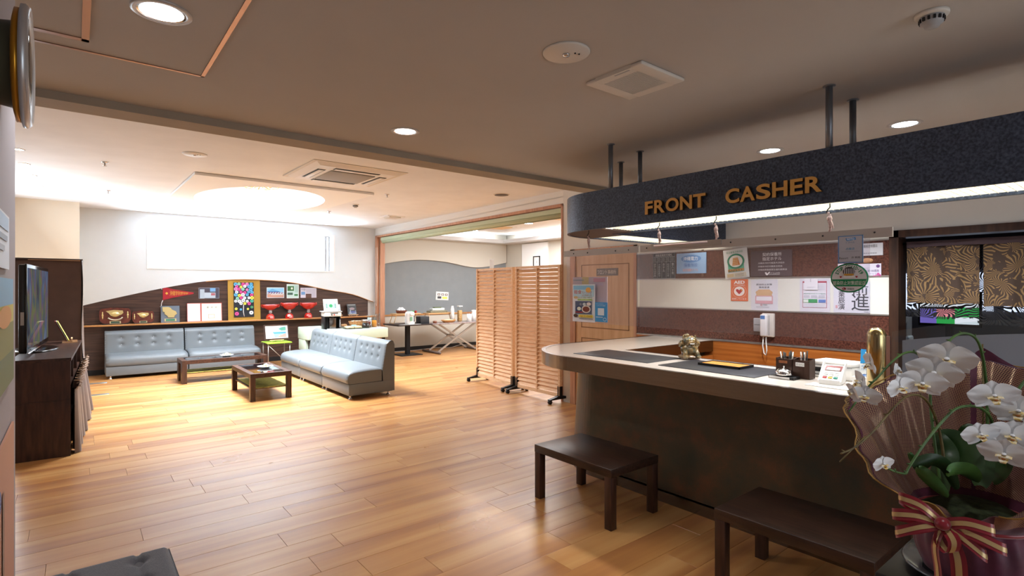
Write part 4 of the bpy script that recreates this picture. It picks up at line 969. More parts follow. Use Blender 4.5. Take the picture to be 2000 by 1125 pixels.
# pennant
t = thing('pennant', 'red triangular pennant with gold lettering pinned to the panelling', 'pennant', tuple(onY(318, 573, WY+.01)))
pw = onY(379, 573, WY).x-onY(319, 573, WY).x; ph = .26
part('flag', MB().prism([(0, ph/2), (0, -ph/2), (pw*.3, -ph*.33), (pw, -.012), (pw, .012), (pw*.3, ph*.31)], 0, .005, Matrix(((1, 0, 0, 0), (0, 0, 1, -.004), (0, 1, 0, 0), (0, 0, 0, 1)))), flat('#a51d2c'), t)
lt = MB(); vs, fs = text_geo('沖縄学院野球部', .02); lt.add([(pw*(.22+.6*vx), -.0065, (vy-.5)*(.115-.085*vx)) for vx, vy in vs], fs)
lt.add([(pw*.12+.03*math.cos(i*PI/5)*(1 if i % 2 else .5), -.0065, .03*math.sin(i*PI/5)*(1 if i % 2 else .5)) for i in range(10)], [list(range(10))])
part('lettering', lt, flat('#d9a441'), t)
part('white_strings', MB().tube([(0, 0, ph/2), (-.02, -.005, ph/2-.04), (-.015, -.005, ph/2-.06)], .006, 5).tube([(0, 0, -ph/2), (-.02, -.005, -ph/2-.05), (-.025, -.005, -ph/2-.11), (-.045, -.005, -ph/2-.12)], .006, 5), flat('#e6e4e2'), t)
PY = WY+.012
poster('newspaper_clipping', 'newspaper clipping in clear sleeve pinned between the pennant and the flower picture', 'paper', 'Y', PY, (388, 562, 428, 583), '#4a4550', [('r', .06, .14, .28, 1, '#aebcc9'), ('r', .28, .45, .82, .95, '#b9c6d2'), ('r', .55, .04, .82, .36, '#78a9d6'), ('r', .6, .5, .8, .72, '#b0646c'), ('r', .85, .1, .97, .9, '#4a4656')], edge=('#8d97a5', .006))
poster('group_photo', 'team photograph with blue sky pinned right of the flower picture', 'photograph', 'Y', PY, (521, 561.5, 555, 582), '#d9e4ea', [('r', .03, .06, .97, .5, '#8fc4e4'), ('p', [(.03, .4), (.3, .12), (.6, .3), (.97, .5), (.97, .6), (.03, .6)], '#6aa5cf'), ('r', .05, .38, .72, .5, '#3f5f9a'), ('r', .03, .62, .97, .94, '#c79a86')]+[('o', .07+.05*i, .5+.03*(i % 3), .022, .06, ('#e8dcd8', '#b5443f', '#f2efec')[i % 3]) for i in range(18)]+[('o', .25+.05*i, .68, .02, .05, '#f0e9e6') for i in range(14)])
poster('newspaper_clipping', 'green tinted clipping with two photos pinned highest right of the flower picture', 'paper', 'Y', PY, (560, 555, 583.5, 582.5), '#c3dcd6', [('r', .06, .14, .6, .48, '#3d6b3d'), ('o', .42, .3, .08, .08, '#e6e2d8'), ('r', .06, .6, .5, .76, '#3f5f50'), ('r', .62, .7, .92, .84, '#4b8a5c'), ('r', .66, .12, .94, .6, '#a9c8c0')], edge=('#e9f0ee', .008))
poster('newspaper_clipping', 'wide white clipping with a small picture pinned rightmost on the panelling', 'paper', 'Y', PY, (587, 562, 618, 581.5), '#d0ccd8', [('t', .05, .08, .35, .3, '甲子園へ', '#4d4450'), ('r', .04, .4, .28, .7, '#6f97c4'), ('r', .32, .6, .68, 1, '#5d443c')]+[('r', .72+.05*i, .1, .735+.05*i, .95, '#a8a2b2') for i in range(5)]+[('r', .36+.05*i, .1, .375+.05*i, .52, '#a8a2b2') for i in range(7)])
# flower picture
t = thing('flower_picture', 'gold backed picture of many coloured daisy blooms on black, standing on the oak shelf', 'picture', tuple((onY(479, 583, SY-.02).x, SY+.02, SZ)))
w, h = onY(511, 583, SY).x-onY(448, 583, SY).x, .84
t.rotation_euler = (-.08, 0, 0)
part('gold_board', B(-w/2, 0, 0, w/2, .015, h), mat('gold_board', '#d3ab55', .3, .6), t)
iw, ih = w*.62, h*.84; ox_, oz_ = -.02*w, h*.07
part('black_canvas', B(-iw/2+ox_, -.02, oz_, iw/2+ox_, 0, oz_+ih), flat('#1a1c26'), t)
rr = random.Random(11); cols = ['#d9478f', '#e9d94a', '#4fb39a', '#58a9d4', '#dfe3ea', '#e07fb6', '#8fd0b4']
spots = []
for r_ in range(8):
    for c_ in range(5):
        if r_ >= 5 and c_ in (0, 4) and r_ > 6: continue
        spots.append((.1+.2*c_+(.08 if r_ % 2 else 0)-.03+rr.uniform(-.02, .02), .965-.083*r_+rr.uniform(-.012, .012), .062+rr.random()*.02, rr.choice(cols)))
spots += [(.1, .24, .06, '#e9d94a'), (.13, .1, .085, '#d9478f'), (.33, .22, .05, '#58a9d4'), (.68, .23, .05, '#e9d94a'), (.88, .28, .06, '#4f9a6a'), (.85, .12, .09, '#dfe3ea')]
def bloom(cx_, cz_, r): 
    mb = MB(); n = 22; vs = [(cx_, -.0225, cz_)]
    for i in range(n): q = r*(1 if i % 2 else .87); vs.append((cx_+q*math.cos(2*PI*i/n), -.0215, cz_+q*math.sin(2*PI*i/n)))
    return mb.add(vs, [(0, 1+i, 1+(i+1) % n) for i in range(n)])
for i, (u, v_, r, c) in enumerate(spots):
    if v_ > .33 and not (.02 < u < .98): continue
    cx_, cz_ = ox_+(u-.5)*iw, oz_+v_*ih; r2 = r*iw*1.25
    if abs(cx_-ox_)+r2 > iw/2: cx_ = ox_+math.copysign(iw/2-r2, cx_-ox_)
    cz_ = min(cz_, oz_+ih-r2)
    o = part('bloom', MB().add([(x, y-.0003*i, z) for x, y, z in bloom(cx_, cz_, r2).v], bloom(cx_, cz_, r2).f), flat(c), t)
    part('bloom_centre', MB().lathe([(0, .001), (r2*.25, 0)], (cx_, -.0236-.0003*i, cz_), 10, Matrix.Rotation(PI/2, 4, 'X')), flat('#23202c'), o)
part('stem', MB().tube([(ox_-.01, -.022, oz_+ih*.36), (ox_-.015, -.022, oz_+ih*.15), (ox_+.0, -.022, oz_+.01)], .007, 5), flat('#e8e6e2'), t)
# red glass trophies
M_RED = mat('red_glass', '#c4281f', .12, coat=.6, spec=.7); M_CLR = mat('clear_foot_glass', '#e9dcdc', .05, trans=.6)
for px, r, hh, lab in ((527.5, .172, .305, 'red glass trophy bowl nearest the flower picture'), (564.5, .175, .335, 'red glass trophy bowl in the middle of three'), (601.5, .172, .33, 'red glass trophy bowl nearest the coffee machine sign')):
    x = shelfx(px); t = thing('trophy_bowl', lab, 'trophy', (x, SY-.03, SZ), group='three red glass trophies')
    part('base', MB().lathe([(.085, 0), (.085, .05), (.07, .085), (.045, .11), (0, .11)], n=8, smooth=False), M_RED, t)
    part('stem', MB().ball((0, 0, .145), .034, 14, 8).lathe([(.02, .11), (.02, .13)], n=12).lathe([(.022, .165), (.035, .19)], n=12), M_CLR, t)
    part('bowl', MB().lathe([(.0, .185), (.05, .19), (.11, .225), (.16, hh-.03), (r*.86, hh), (r*.83, hh), (.15, hh-.025), (.1, .235), (.04, .2), (0, .197)], n=32, sx=1, sy=.62), M_RED, t)
    for sx in (-1, 1): part('handle', MB().tube([(sx*r*.8, 0, hh-.01), (sx*r*.98, 0, hh), (sx*r*1.04, 0, hh-.03), (sx*r*.9, 0, hh-.06), (sx*r*.7, 0, hh-.055)], .009, 6), M_RED, t)
    part('name_card', B(-.03, -.09, .02, .03, -.086, .07), flat('#d98c8c'), t)
# two little booklets on easels
for px, lab1, lab2, bgc, its in ((657, 'small pine easel holding the pale booklet on the oak shelf', 'pale blue booklet on the first small easel of the shelf', '#cfdbe4', [('r', .1, .1, .9, .3, '#e9eff4'), ('o', .55, .6, .25, .22, '#5f80a8'), ('o', .5, .62, .14, .12, '#dfe8f0'), ('r', .15, .4, .3, .8, '#7f9bb8')]),
                                 (688, 'small pine easel holding the dark booklet on the oak shelf', 'dark photographic booklet on the easel nearest the corner', '#3d4346', [('r', .08, .06, .92, .12, '#9a9d9c'), ('o', .5, .45, .3, .12, '#8a7a80'), ('p', [(.1, .95), (.3, .5), (.5, .9), (.9, .6), (.95, .95)], '#8d97a8'), ('o', .6, .75, .3, .1, '#4d5a8c')])):
    x = shelfx(px)
    easel(lab1, x, SY-.02, SZ, .2, .2, .3, None, None, wz=.24)
    leaning(lab2, 'booklet', 'booklet', x-.02, SY-.068, SZ+.0425, .21, .25, .3, bgc, its, thick=.008)

# ================================================================ BUFFET TABLES
M_CLG = mat('pale_green_cloth', '#c3d2bf', .85, bump=(90, .2))
bt_ = thing('buffet_table', 'long table under a pale green cloth behind the row of sofas', 'table', (0, 0, 0))
part('tablecloth', RB(3.66, 9.99, .56, 4.88, 10.62, .752, .012), M_CLG, bt_)
part('body', B(3.9, 10.06, .12, 4.72, 10.56, .57), mat('orange_board', '#b5702f', .5), bt_)
for x in (3.70, 4.78):
    for y in (10.03, 10.54): part('leg', B(x, y, 0, x+.05, y+.05, .57), M_BLACKM, bt_)
b2_ = thing('cloth_covered_side_table', 'lower table end draped in pale green cloth left of the coffee machine', 'table', (0, 0, 0))
part('tablecloth', MB().rbox(3.53, 10.70, .52, 3.98, 11.32, .755, .012), M_CLG, b2_)
part('long_drop', MB().rbox(3.54, 10.9, .30, 3.70, 11.30, .53, .01), M_CLG, b2_)
part('body', B(3.6, 10.75, 0, 3.95, 11.28, .5), mat('dark_board'), b2_)
BZ = .7525
def bpos(px, py): p = onZ(px, py, BZ); return p
# coffee machine
x0, y0 = 3.66, 10.12
cm = thing('coffee_machine', 'black and steel coffee machine on the pale green cloth', 'coffee machine', (3.84, 10.27, BZ), -.15)
part('side_panel', RB(-.17, -.12, 0, -.145, .14, .25, .005), M_BLACK, cm); part('side_panel', RB(.115, -.12, 0, .14, .14, .25, .005), M_BLACK, cm)
part('body', RB(-.145, -.02, 0, .115, .15, .25, .005), M_BLACK, cm); part('steel_column', RB(-.07, -.13, .02, .05, -.0, .22, .006), M_STEEL, cm)
part('head', RB(-.17, -.16, .25, .145, .15, .34, .012), M_OFFW, cm); part('top_tray', RB(-.20, -.17, .335, .16, .16, .352, .006), M_GREYP, cm)
part('drip_tray', RB(-.12, -.2, 0, .17, -.12, .018, .004), M_GREYP, cm)
for k in range(3): part('control_button', RB(-.05+.045*k, -.168, .275, -.02+.045*k, -.158, .295, .003), (M_BLACK, mat('red_button', '#a8322e', .4), M_GREYP)[k], cm)
part('display_slot', B(-.06, -.164, .308, .08, -.158, .322), M_BLACK, cm); part('spout', MB().cyl((-.01, -.10, .2), (-.01, -.10, .25), .02), M_BLACK, cm)
lt = MB(); vs, fs = text_geo('coffee', .03); lt.add([(.121+vy*.014, -.1215, .04+vx*.15) for vx, vy in vs], [f[::-1] for f in fs]); part('lettering', lt, flat('#dcdcdc'), cm)
leaning('white sign board with green pictures leaning on top of the coffee machine', 'sign', 'menu_sign', 3.80, 10.19, BZ+.353, .28, .235, .25, '#dfe6e0', [('r', .14, .38, .86, .78, '#9fd2b8'), ('o', .5, .57, .12, .14, '#2f8f5a')]+[('r', .16, .42+.12*i, .26, .48+.12*i, '#4c7a6c') for i in range(3)]+[('r', .76, .42+.12*i, .86, .48+.12*i, '#3f6a78') for i in range(3)]+[('r', .15, .12, .85, .15, '#b9beb8'), ('r', .15, .22, .85, .25, '#c5cac4')])
# egg-carton-like tray and basket of creamers
t = thing('snack_tray', 'flat tray with two pale paper boxes beside the coffee machine', 'tray', (4.205, 10.12, BZ), .0)
part('tray', RB(-.158, -.09, 0, .158, .1, .012, .004), M_BLACK, t); part('paper_box', RB(-.145, -.08, .012, -.01, .08, .055, .012), mat('kraft_pale', '#d9c9a0', .8), t); part('paper_box', RB(.0, -.08, .012, .145, .08, .055, .012), mat('kraft_pale'), t)
part('blue_packet', RB(-.03, -.05, .055, .05, .03, .075, .006), flat('#8fc0dc'), t)
t = thing('bread_rolls_dish', 'little dish of orange wrapped snacks behind the snack tray', 'dish', (4.13, 10.40, BZ))
part('dish', MB().lathe([(.0, .006), (.05, .008), (.085, .04), (.09, .04), (.055, 0), (0, 0)], n=24), mat('porcelain'), t)
for k in range(6): a = k*1.05; part('snack', MB().ball((.035*math.cos(a), .035*math.sin(a), .05+.012*(k % 2)), .024, 8, 6, (1.3, 1, .8)), flat(('#d69a62', '#e2b483')[k % 2]), t)
t = thing('wicker_basket', 'oblong wicker basket of small packets on the green cloth', 'basket', (4.46, 10.44, BZ), .1)
M_WICK = mat('wicker', '#a9794a', .7, noise=(80, .4), bump=(90, .8))
part('basket_body', MB().lathe([(0, .0), (.17, .0), (.20, .06), (.22, .12), (.205, .12), (.185, .06), (.16, .012), (0, .012)], n=28, sy=.55), M_WICK, t)
part('rim', MB().tube([(.215*math.cos(2*PI*i/24), .118*math.sin(2*PI*i/24), .122) for i in range(24)], .009, 6, closed=True), M_WICK, t)
rr = random.Random(8)
for k in range(22):
    a = rr.random()*6.28; q = rr.random()**.5; M = Matrix.Translation((.17*q*math.cos(a), .085*q*math.sin(a), .095+.03*rr.random()))@Euler((rr.random()*2, rr.random()*2, rr.random()*6)).to_matrix().to_4x4()
    part('packet', MB().rbox(-.03, -.018, -.006, .03, .018, .006, .004, M, n=1), flat(('#e8e4dc', '#c9b9a4', '#8d7a6c', '#f2f0ea')[k % 4]), t)
M_CARAFE = glassmix('carafe_glass', '#f6f9f9', .012, .1)
def pitcher(label, px, liq, h=.25, r=.05, name='glass_pitcher', cat='pitcher', y=10.22, lev=.55):
    x = onY(px, 630, y).x; t = thing(name, label, cat, (x, y, BZ+.006))
    part('glass', MB().lathe([(0, .003), (r, .003), (r*1.02, h*.45), (r*.62, h*.75), (r*.6, h*.85), (r*.85, h), (r*.83, h), (r*.57, h*.85), (r*.6, h*.75), (r*.98, h*.45), (r*.96, .006), (0, .006)], n=24), M_CARAFE, t)
    if not liq: t.location.z = BZ
    if liq: part('drink', MB().lathe([(0, .007), (r*.94, .007), (r*.97, h*.43), (r*.8, h*lev), (0, h*lev)], n=24), liq, t)
    return t
single('serving_tray', RB(4.55, 10.10, BZ, 4.86, 10.34, BZ+.006, .003), M_OFFW, 'pale flat tray under the juice pitchers', 'tray')
pitcher('glass pitcher of dark red tea on the pale tray', 720, mat('red_tea', '#7a1f14', .1, emit=.05, ecol='#7a1f14'))
pitcher('glass pitcher of orange juice on the pale tray', 731, mat('orange_juice', '#f39a12', .2))
pitcher('empty glass pitcher behind the orange juice', 738, None, .26, .055, y=10.45)
t = thing('coffee_pot', 'glass coffee pot of black coffee left of the pitchers', 'coffee pot', (4.46, 10.12, BZ))
part('glass', MB().lathe([(0, .002), (.07, .002), (.078, .03), (.062, .11), (.052, .13), (.058, .15), (.056, .15), (.05, .13), (0, .125)], n=24), M_CARAFE, t)
part('coffee', MB().lathe([(0, .004), (.067, .004), (.074, .03), (.06, .105), (0, .105)], n=24), mat('black_coffee', '#17100d', .1), t)
part('lid', MB().lathe([(.05, .15), (.04, .165), (0, .17)], n=20), mat('clear_lid', '#c9d0d4', .2), t)
part('handle', MB().tube([(.055, 0, .13), (.11, 0, .14), (.115, 0, .08), (.075, 0, .04)], .008, 6), mat('clear_lid'), t)
t = thing('paper_cup_stack', 'pale blue stack of cups beside the pitchers', 'cups', (4.72, 10.52, BZ))
for k in range(3): part('cup', MB().lathe([(.03, .0+.05*k), (.042, .08+.05*k), (.040, .08+.05*k)], n=18), mat('cup_blue', '#cfdde0', .5), t)
# ---------------- breakfast room
def ped():
    t = thing('pedestal_table', 'square black pedestal table below the grey wall', 'table', (5.98, 11.25, 0))
    part('tabletop', RB(-.42, -.36, .69, .42, .40, .72, .006), mat('dark_top', '#2b2220', .35), t); part('column', B(-.045, -.045, .015, .045, .045, .69), M_BLACKM, t); part('base_plate', RB(-.27, -.24, 0, .27, .24, .02, .005), M_BLACKM, t)
    return t
ped()
ft_ = thing('folding_table', 'long folding table on crossed steel legs under the grey wall', 'table', (0, 0, 0))
part('tabletop', RB(6.42, 10.85, .69, 8.4, 11.55, .72, .006), mat('film_top', '#8a7d7c', .25, noise=(30, .35), coat=.6), ft_)
for y in (11.0, 11.42):
    part('cross_leg', MB().box(-.02, -.012, 0, .02, .012, 1.28, Matrix.Translation((6.65, y, .04))@Matrix.Rotation(math.atan2(1.05, .64), 4, 'Y')), M_ALU, ft_)
    part('cross_leg', MB().box(-.02, -.012, 0, .02, .012, 1.28, Matrix.Translation((7.75, y+.03, .04))@Matrix.Rotation(-math.atan2(1.05, .64), 4, 'Y')), M_ALU, ft_)
for x in (6.6, 7.82): part('foot_bar', MB().cyl((x, 10.82, .03), (x, 11.62, .03), .028, n=12), mat('foot_brown', '#6b5d55', .5), ft_)
for x in (7.2,): part('cross_pin', MB().cyl((x, 10.98, .39), (x, 11.47, .39), .014, n=10), M_ALU, ft_)
TZ = .7205
def at2(px, y): return onY(px, 630, y).x
# small raised trays
M_BAM = mat('bamboo_pale', '#c9a273', .5, noise=(10, .12), stretch=(1, 8, 8))
def riser(label, x0, x1, y0, y1, h, lean=.05):
    t = thing('serving_riser', label, 'stand', (0, 0, TZ))
    part('deck', RB(x0, y0, h, x1, y1, h+.025, .004), M_BAM, t)
    for xx, s in ((x0+.04, -1), (x1-.04, 1)):
        for yy in (y0+.03, y1-.05): part('leg', MB().cyl((xx, yy, h), (xx+s*lean, yy, .008), .009, n=6), M_BAM, t)
        part('rail', MB().cyl((xx+s*lean, y0+.03, .01), (xx+s*lean, y1-.05, .01), .008, n=6), M_BAM, t)
    return t
riser('pale wooden riser stand behind the hot water dispenser', 5.72, 6.38, 11.33, 11.62, .205, .07)
t = thing('egg_basket', 'brown wicker basket of white eggs on the wooden riser', 'basket', (5.93, 11.46, TZ+.231))
part('basket_body', MB().lathe([(0, 0), (.11, 0), (.13, .045), (.135, .07), (.125, .07), (.1, .01), (0, .01)], n=24, sy=.8), mat('dark_wicker', '#6b3b2a', .7, noise=(80, .4), bump=(90, .8)), t)
for k in range(7): a = k*.9; part('egg', MB().ball((.07*math.cos(a)*(k > 0), .05*math.sin(a)*(k > 0), .08+.03*(k < 3)), .035, 10, 8, (1, 1, .85)), mat('porcelain'), t)
for k in range(3): single('seasoning_jar', MB().lathe([(0, 0), (.028, 0), (.03, .04), (.022, .055), (0, .055)], n=14), mat('jar_green', '#3f9a48', .3) if k < 2 else mat('jar_red', '#a8322e', .3), ['small green lidded jar on the riser, left', 'small green lidded jar on the riser, middle', 'small red jar on the riser, right'][k], 'jar', loc=(6.16+.07*k, 11.45, TZ+.231))
t = thing('water_dispenser', 'white electric hot water dispenser on the black pedestal table', 'water dispenser', (5.93, 11.05, TZ))
part('body', MB().lathe([(.0, 0), (.105, 0), (.11, .03), (.108, .24), (.095, .275), (.06, .29), (0, .292)], n=30), M_WHITEP, t)
part('spout', RB(-.05, -.135, .2, .05, -.08, .27, .012), M_WHITEP, t); part('level_window', B(.05, -.1065, .06, .066, -.1, .2), M_BLACK, t); part('green_label', B(-.05, -.116, .08, .01, -.1, .17), flat('#6f9f86'), t)
part('handle', MB().tube([(-.11, 0, .23), (-.13, -.03, .20), (-.12, -.05, .17)], .008, 6), M_WHITEP, t)
single('black_box', RB(6.17, 10.98, TZ, 6.40, 11.2, TZ+.165, .006), mat('box_navy', '#24292f', .5), 'plain dark navy box on the pedestal table edge', 'box')
single('paper_mat', RB(5.62, 10.91, TZ, 6.15, 10.97, TZ+.003, .001), flat('#e9e9e6'), 'white paper mat along the front of the pedestal table', 'mat')
riser('pale wooden riser stand with a clear food case on the folding table', 6.55, 7.3, 11.27, 11.54, .20, .05)
t = thing('food_case', 'clear lidded case of food with a green top on the wooden riser', 'food case', (6.86, 11.4, TZ+.226))
part('tray', RB(-.24, -.1, 0, .24, .1, .05, .01), mat('case_mix', '#7d7a66', .6, noise=(60, .5)), t); part('lid', RB(-.17, -.08, .05, .17, .08, .11, .012), mat('lid_pale', '#cfd3d0', .3), t); part('top_dish', RB(-.1, -.05, .11, .1, .05, .135, .01), mat('dish_green', '#5d6a45', .6, noise=(60, .4)), t)
t = thing('cereal_dispenser', 'clear cereal container with tan flakes and a white lid on the folding table', 'container', (7.42, 11.25, TZ+.0))
part('body', RB(-.05, -.05, .0, .05, .05, .36, .01), M_CARAFE, t); part('flakes', RB(-.045, -.045, .005, .045, .045, .27, .01), mat('flakes', '#c79a62', .8, noise=(60, .4)), t); part('lid', RB(-.055, -.055, .36, .055, .055, .385, .006), M_WHITEP, t)
single('milk_bottle', MB().lathe([(0, 0), (.045, 0), (.045, .3), (.03, .36), (.03, .385), (0, .385)], n=18), M_WHITEP, 'tall white container left of the cereal dispenser', 'container', loc=(7.16, 11.18, TZ))
t = thing('bread_basket', 'shallow oval bread basket on the folding table', 'basket', (6.93, 10.99, TZ))
part('basket_body', MB().lathe([(0, 0), (.13, 0), (.19, .05), (.2, .065), (.185, .06), (.12, .01), (0, .01)], n=28, sy=.6), mat('basket_tan', '#c08a55', .7, noise=(80, .3)), t); part('liner_bread', MB().ball((0, 0, .04), .13, 16, 8, (1.2, .6, .3)), mat('bread', '#e3cba0', .8, noise=(20, .1)), t)
single('sugar_bowl', MB().lathe([(0, 0), (.04, 0), (.05, .05), (0.02, .06), (0, .06)], n=16), mat('jar_brown', '#7a4630', .4), 'small brown lidded bowl at the near corner of the folding table', 'bowl', loc=(6.52, 10.93, TZ))
t = thing('utensil_crock', 'white crock with brown utensils on the folding table', 'crock', (7.52, 10.98, TZ)); part('crock', MB().lathe([(0, 0), (.06, 0), (.06, .19), (.055, .19), (.055, .02), (0, .02)], n=20), M_WHITEP, t)
for k in range(4): part('utensil', MB().cyl((.02*math.cos(k*1.6), .02*math.sin(k*1.6), .02), (.045*math.cos(k*1.6), .045*math.sin(k*1.6), .24), .007, n=6), mat('jar_brown'), t)
t = thing('lidded_canister', 'tall white lidded canister beside the rice cooker', 'canister', (7.74, 11.1, TZ)); part('body', MB().lathe([(0, 0), (.06, 0), (.06, .2), (.05, .22), (.06, .24), (.06, .27), (0, .28)], n=20), M_WHITEP, t)
t = thing('rice_cooker', 'black rice cooker with a grey label on the folding table', 'rice cooker', (8.06, 10.98, TZ))
part('body', MB().lathe([(0, 0), (.15, 0), (.185, .05), (.19, .16), (.17, .22), (.1, .265), (0, .275)], n=32), mat('gloss_black'), t); part('label_plate', B(-.0, -.194, .12, .075, -.18, .15), flat('#c9ccd0'), t)
part('lid_seam', MB().lathe([(.1915, .165), (.1915, .17)], n=32, cap=False), M_GREYP, t)
t = thing('salt_crock', 'white crock with a spoon at the right of the rice cooker', 'crock', (8.33, 11.0, TZ)); part('crock', MB().lathe([(0, 0), (.05, 0), (.05, .13), (.045, .13), (0, .02)], n=18), M_WHITEP, t); part('spoon', MB().cyl((0, 0, .03), (.05, 0, .19), .007, n=6), M_WHITEP, t)
t = thing('tea_box_rack', 'dark rack of packets on the oak rail at the right of the notice', 'rack', (8.55, 11.5, TZ)); part('rack', RB(-.35, -.08, .22, .35, .06, .245, .004), M_BAM, t)
for sx in (-1, 1): part('leg', B(sx*.32-.01, -.07, 0, sx*.32+.01, .05, .22), M_BAM, t)
part('dark_tray', RB(-.3, -.06, .245, .35, .06, .36, .006), mat('rack_dark', '#3a2724', .5), t); part('top_tray', RB(-.2, -.05, .37, .35, .06, .44, .006), mat('dark_board'), t)
poster('breakfast_notice', 'white notice with small bowl pictures and a yellow block on the grey wall', 'notice', 'Y', WY-.025, (851.5, 570, 876, 586), '#e8e6e2', [('r', .12, .2, .32, .46, '#5a4a50'), ('r', .42, .2, .62, .46, '#5a4a50'), ('r', .72, .2, .92, .46, '#5a4a50'), ('o', .22, .33, .06, .09, '#e3ddd8'), ('o', .52, .33, .06, .09, '#e3ddd8'), ('o', .82, .33, .06, .09, '#e3ddd8'), ('r', .12, .56, .42, .84, '#4a4a4e'), ('r', .5, .58, .9, .84, '#d3dc6a')], rot=.05)
t = thing('wall_frame', 'small black framed clock-like picture on the bright far panel', 'picture', tuple(onX(1048.5, 512, RX-.035))); t.rotation_euler = (0, 0, -PI/2)
part('frame', MB().box(-.13, -.02, -.16, .13, .004, -.14).box(-.13, -.02, .14, .13, .004, .16).box(-.13, -.02, -.14, -.11, .004, .14).box(.11, -.02, -.14, .13, .004, .14), M_BLACK, t); part('print', B(-.11, -.006, -.14, .11, .002, .14), flat('#e9e9ea'), t); part('mark', B(-.004, -.008, -.03, .004, -.006, .04), flat('#5a5a5c'), t)
# cables under the folding table
single('power_cable', MB().tube([(5.9, 11.9, .012), (6.5, 11.85, .012), (7.1, 11.9, .03), (7.5, 11.8, .012), (7.9, 11.95, .05), (8.3, 11.9, .012)], .007, 5), flat('#d9d9d6'), 'white power cable lying along the skirting of the grey wall', 'cable')
# ---------------- roller blind
rb = thing('roller_blind', 'long rolled up pale green blind under the head of the wide opening', 'blind')
M_BL = mat('blind_green', '#c3cfae', .6)
def yb(mb, y0, y1, x0, x1, z0, z1, dz):
    vs = [(ox(y0)+x0, y0, z0), (ox(y0)+x1, y0, z0), (ox(y1)+x1, y1, z0+dz), (ox(y1)+x0, y1, z0+dz)]; vs += [(x, y, z+z1-z0) for x, y, z in vs]
    return mb.add(vs, [(0, 3, 2, 1), (4, 5, 6, 7), (0, 1, 5, 4), (1, 2, 6, 5), (2, 3, 7, 6), (3, 0, 4, 7)])
part('blind_box', yb(MB(), 5.345, 11.8, .03, .12, 2.585, 2.65, .075), M_BL, rb)
part('rolled_fabric', MB().tube([(ox(5.36)+.075, 5.36, 2.565), (ox(11.78)+.075, 11.78, 2.64)], .042, 14), M_BL, rb)
part('bottom_bar', MB().tube([(ox(5.36)+.075, 5.36, 2.52), (ox(11.78)+.075, 11.78, 2.595)], .008, 6), mat('blind_bar', '#98a386', .5), rb)
part('pull_chain', MB().tube([(ox(11.9)-.02, 11.97, 2.5), (ox(11.9)-.03, 11.97, 1.2), (ox(11.9)-.02, 11.93, 1.12), (ox(11.9)-.03, 11.90, 1.2), (ox(11.9)-.02, 11.90, 2.5)], .004, 5), flat('#e6ddd0'), rb)
# ---------------- slatted screens on castors
def screen(label, ya, yb_, xa, xb):
    L = math.hypot(ya-yb_, xa-xb); t = thing('slatted_screen', label, 'screen', (xa, ya, 0)); t.rotation_euler = (0, 0, math.atan2(yb_-ya, xb-xa))
    # local x from far (0) to near (L); front faces -y(local) = towards the lounge
    z0, z1 = .075, 1.862; s = .036
    part('bottom_rail', B(s, -.02, z0, L-s, .02, z0+.05), M_PINE, t); part('top_rail', B(s, -.02, z1-.035, L-s, .02, z1), M_PINE, t)
    for x in (0, L/2-s*.35, L-s): part('stile', B(x, -.024 if x != L/2-s*.35 else -.022, z0, x+(s if x != L/2-s*.35 else s*.7), .024, z1), M_PINE, t)
    n = 30; sm = {}
    for k, (xa_, xb_) in enumerate(((s, L/2-s*.35), (L/2+s*.35, L-s))):
        me = MB().box(0, -.003, -.031, xb_-xa_, .003, .031, Matrix.Rotation(-.72, 4, 'X')).mesh('slat', M_PINE)
        for i in range(n): lk('slat', me, t, (xa_, 0, z0+.083+(z1-.075-z0-.075)*i/(n-1)))
    for x, s_ in ((-.004, 1), (L-.05, 1)):
        br = part('castor_bracket', MB().prism([(-.024, .22), (.024, .22), (.024, .095), (.2, .06), (.2, .05), (-.2, .05), (-.2, .06), (-.024, .095)], x, x+.052, Matrix(((0, 0, 1, 0), (1, 0, 0, 0), (0, 1, 0, 0), (0, 0, 0, 1)))), M_BLACKM, t)
        for yy in (-.18, .18):
            part('castor_wheel', MB().cyl((x+.006, yy, .026), (x+.046, yy, .026), .026, n=18), M_BLACK, br); part('castor_fork', MB().cyl((x+.026, yy, .02), (x+.026, yy, .055), .008, n=8), M_BLACKM, br)
    return t
def sx_(px, X): d = ray(px, 600); return d.y*X/d.x
screen('pine slatted screen on castors, the farther of the two in the opening', sx_(932.5, 5.24), sx_(1003.5, 5.125), 5.24, 5.125)
screen('pine slatted screen on castors, the nearer of the two beside the counter', sx_(1008.5, 5.115), sx_(1096, 5.09), 5.115, 5.09)
single('paper_tag', B(0, 0, 0, .003, .11, .14), flat('#e8eaec'), 'white paper standing on top of the farther slatted screen', 'paper', loc=(5.17, 6.86, 1.862))

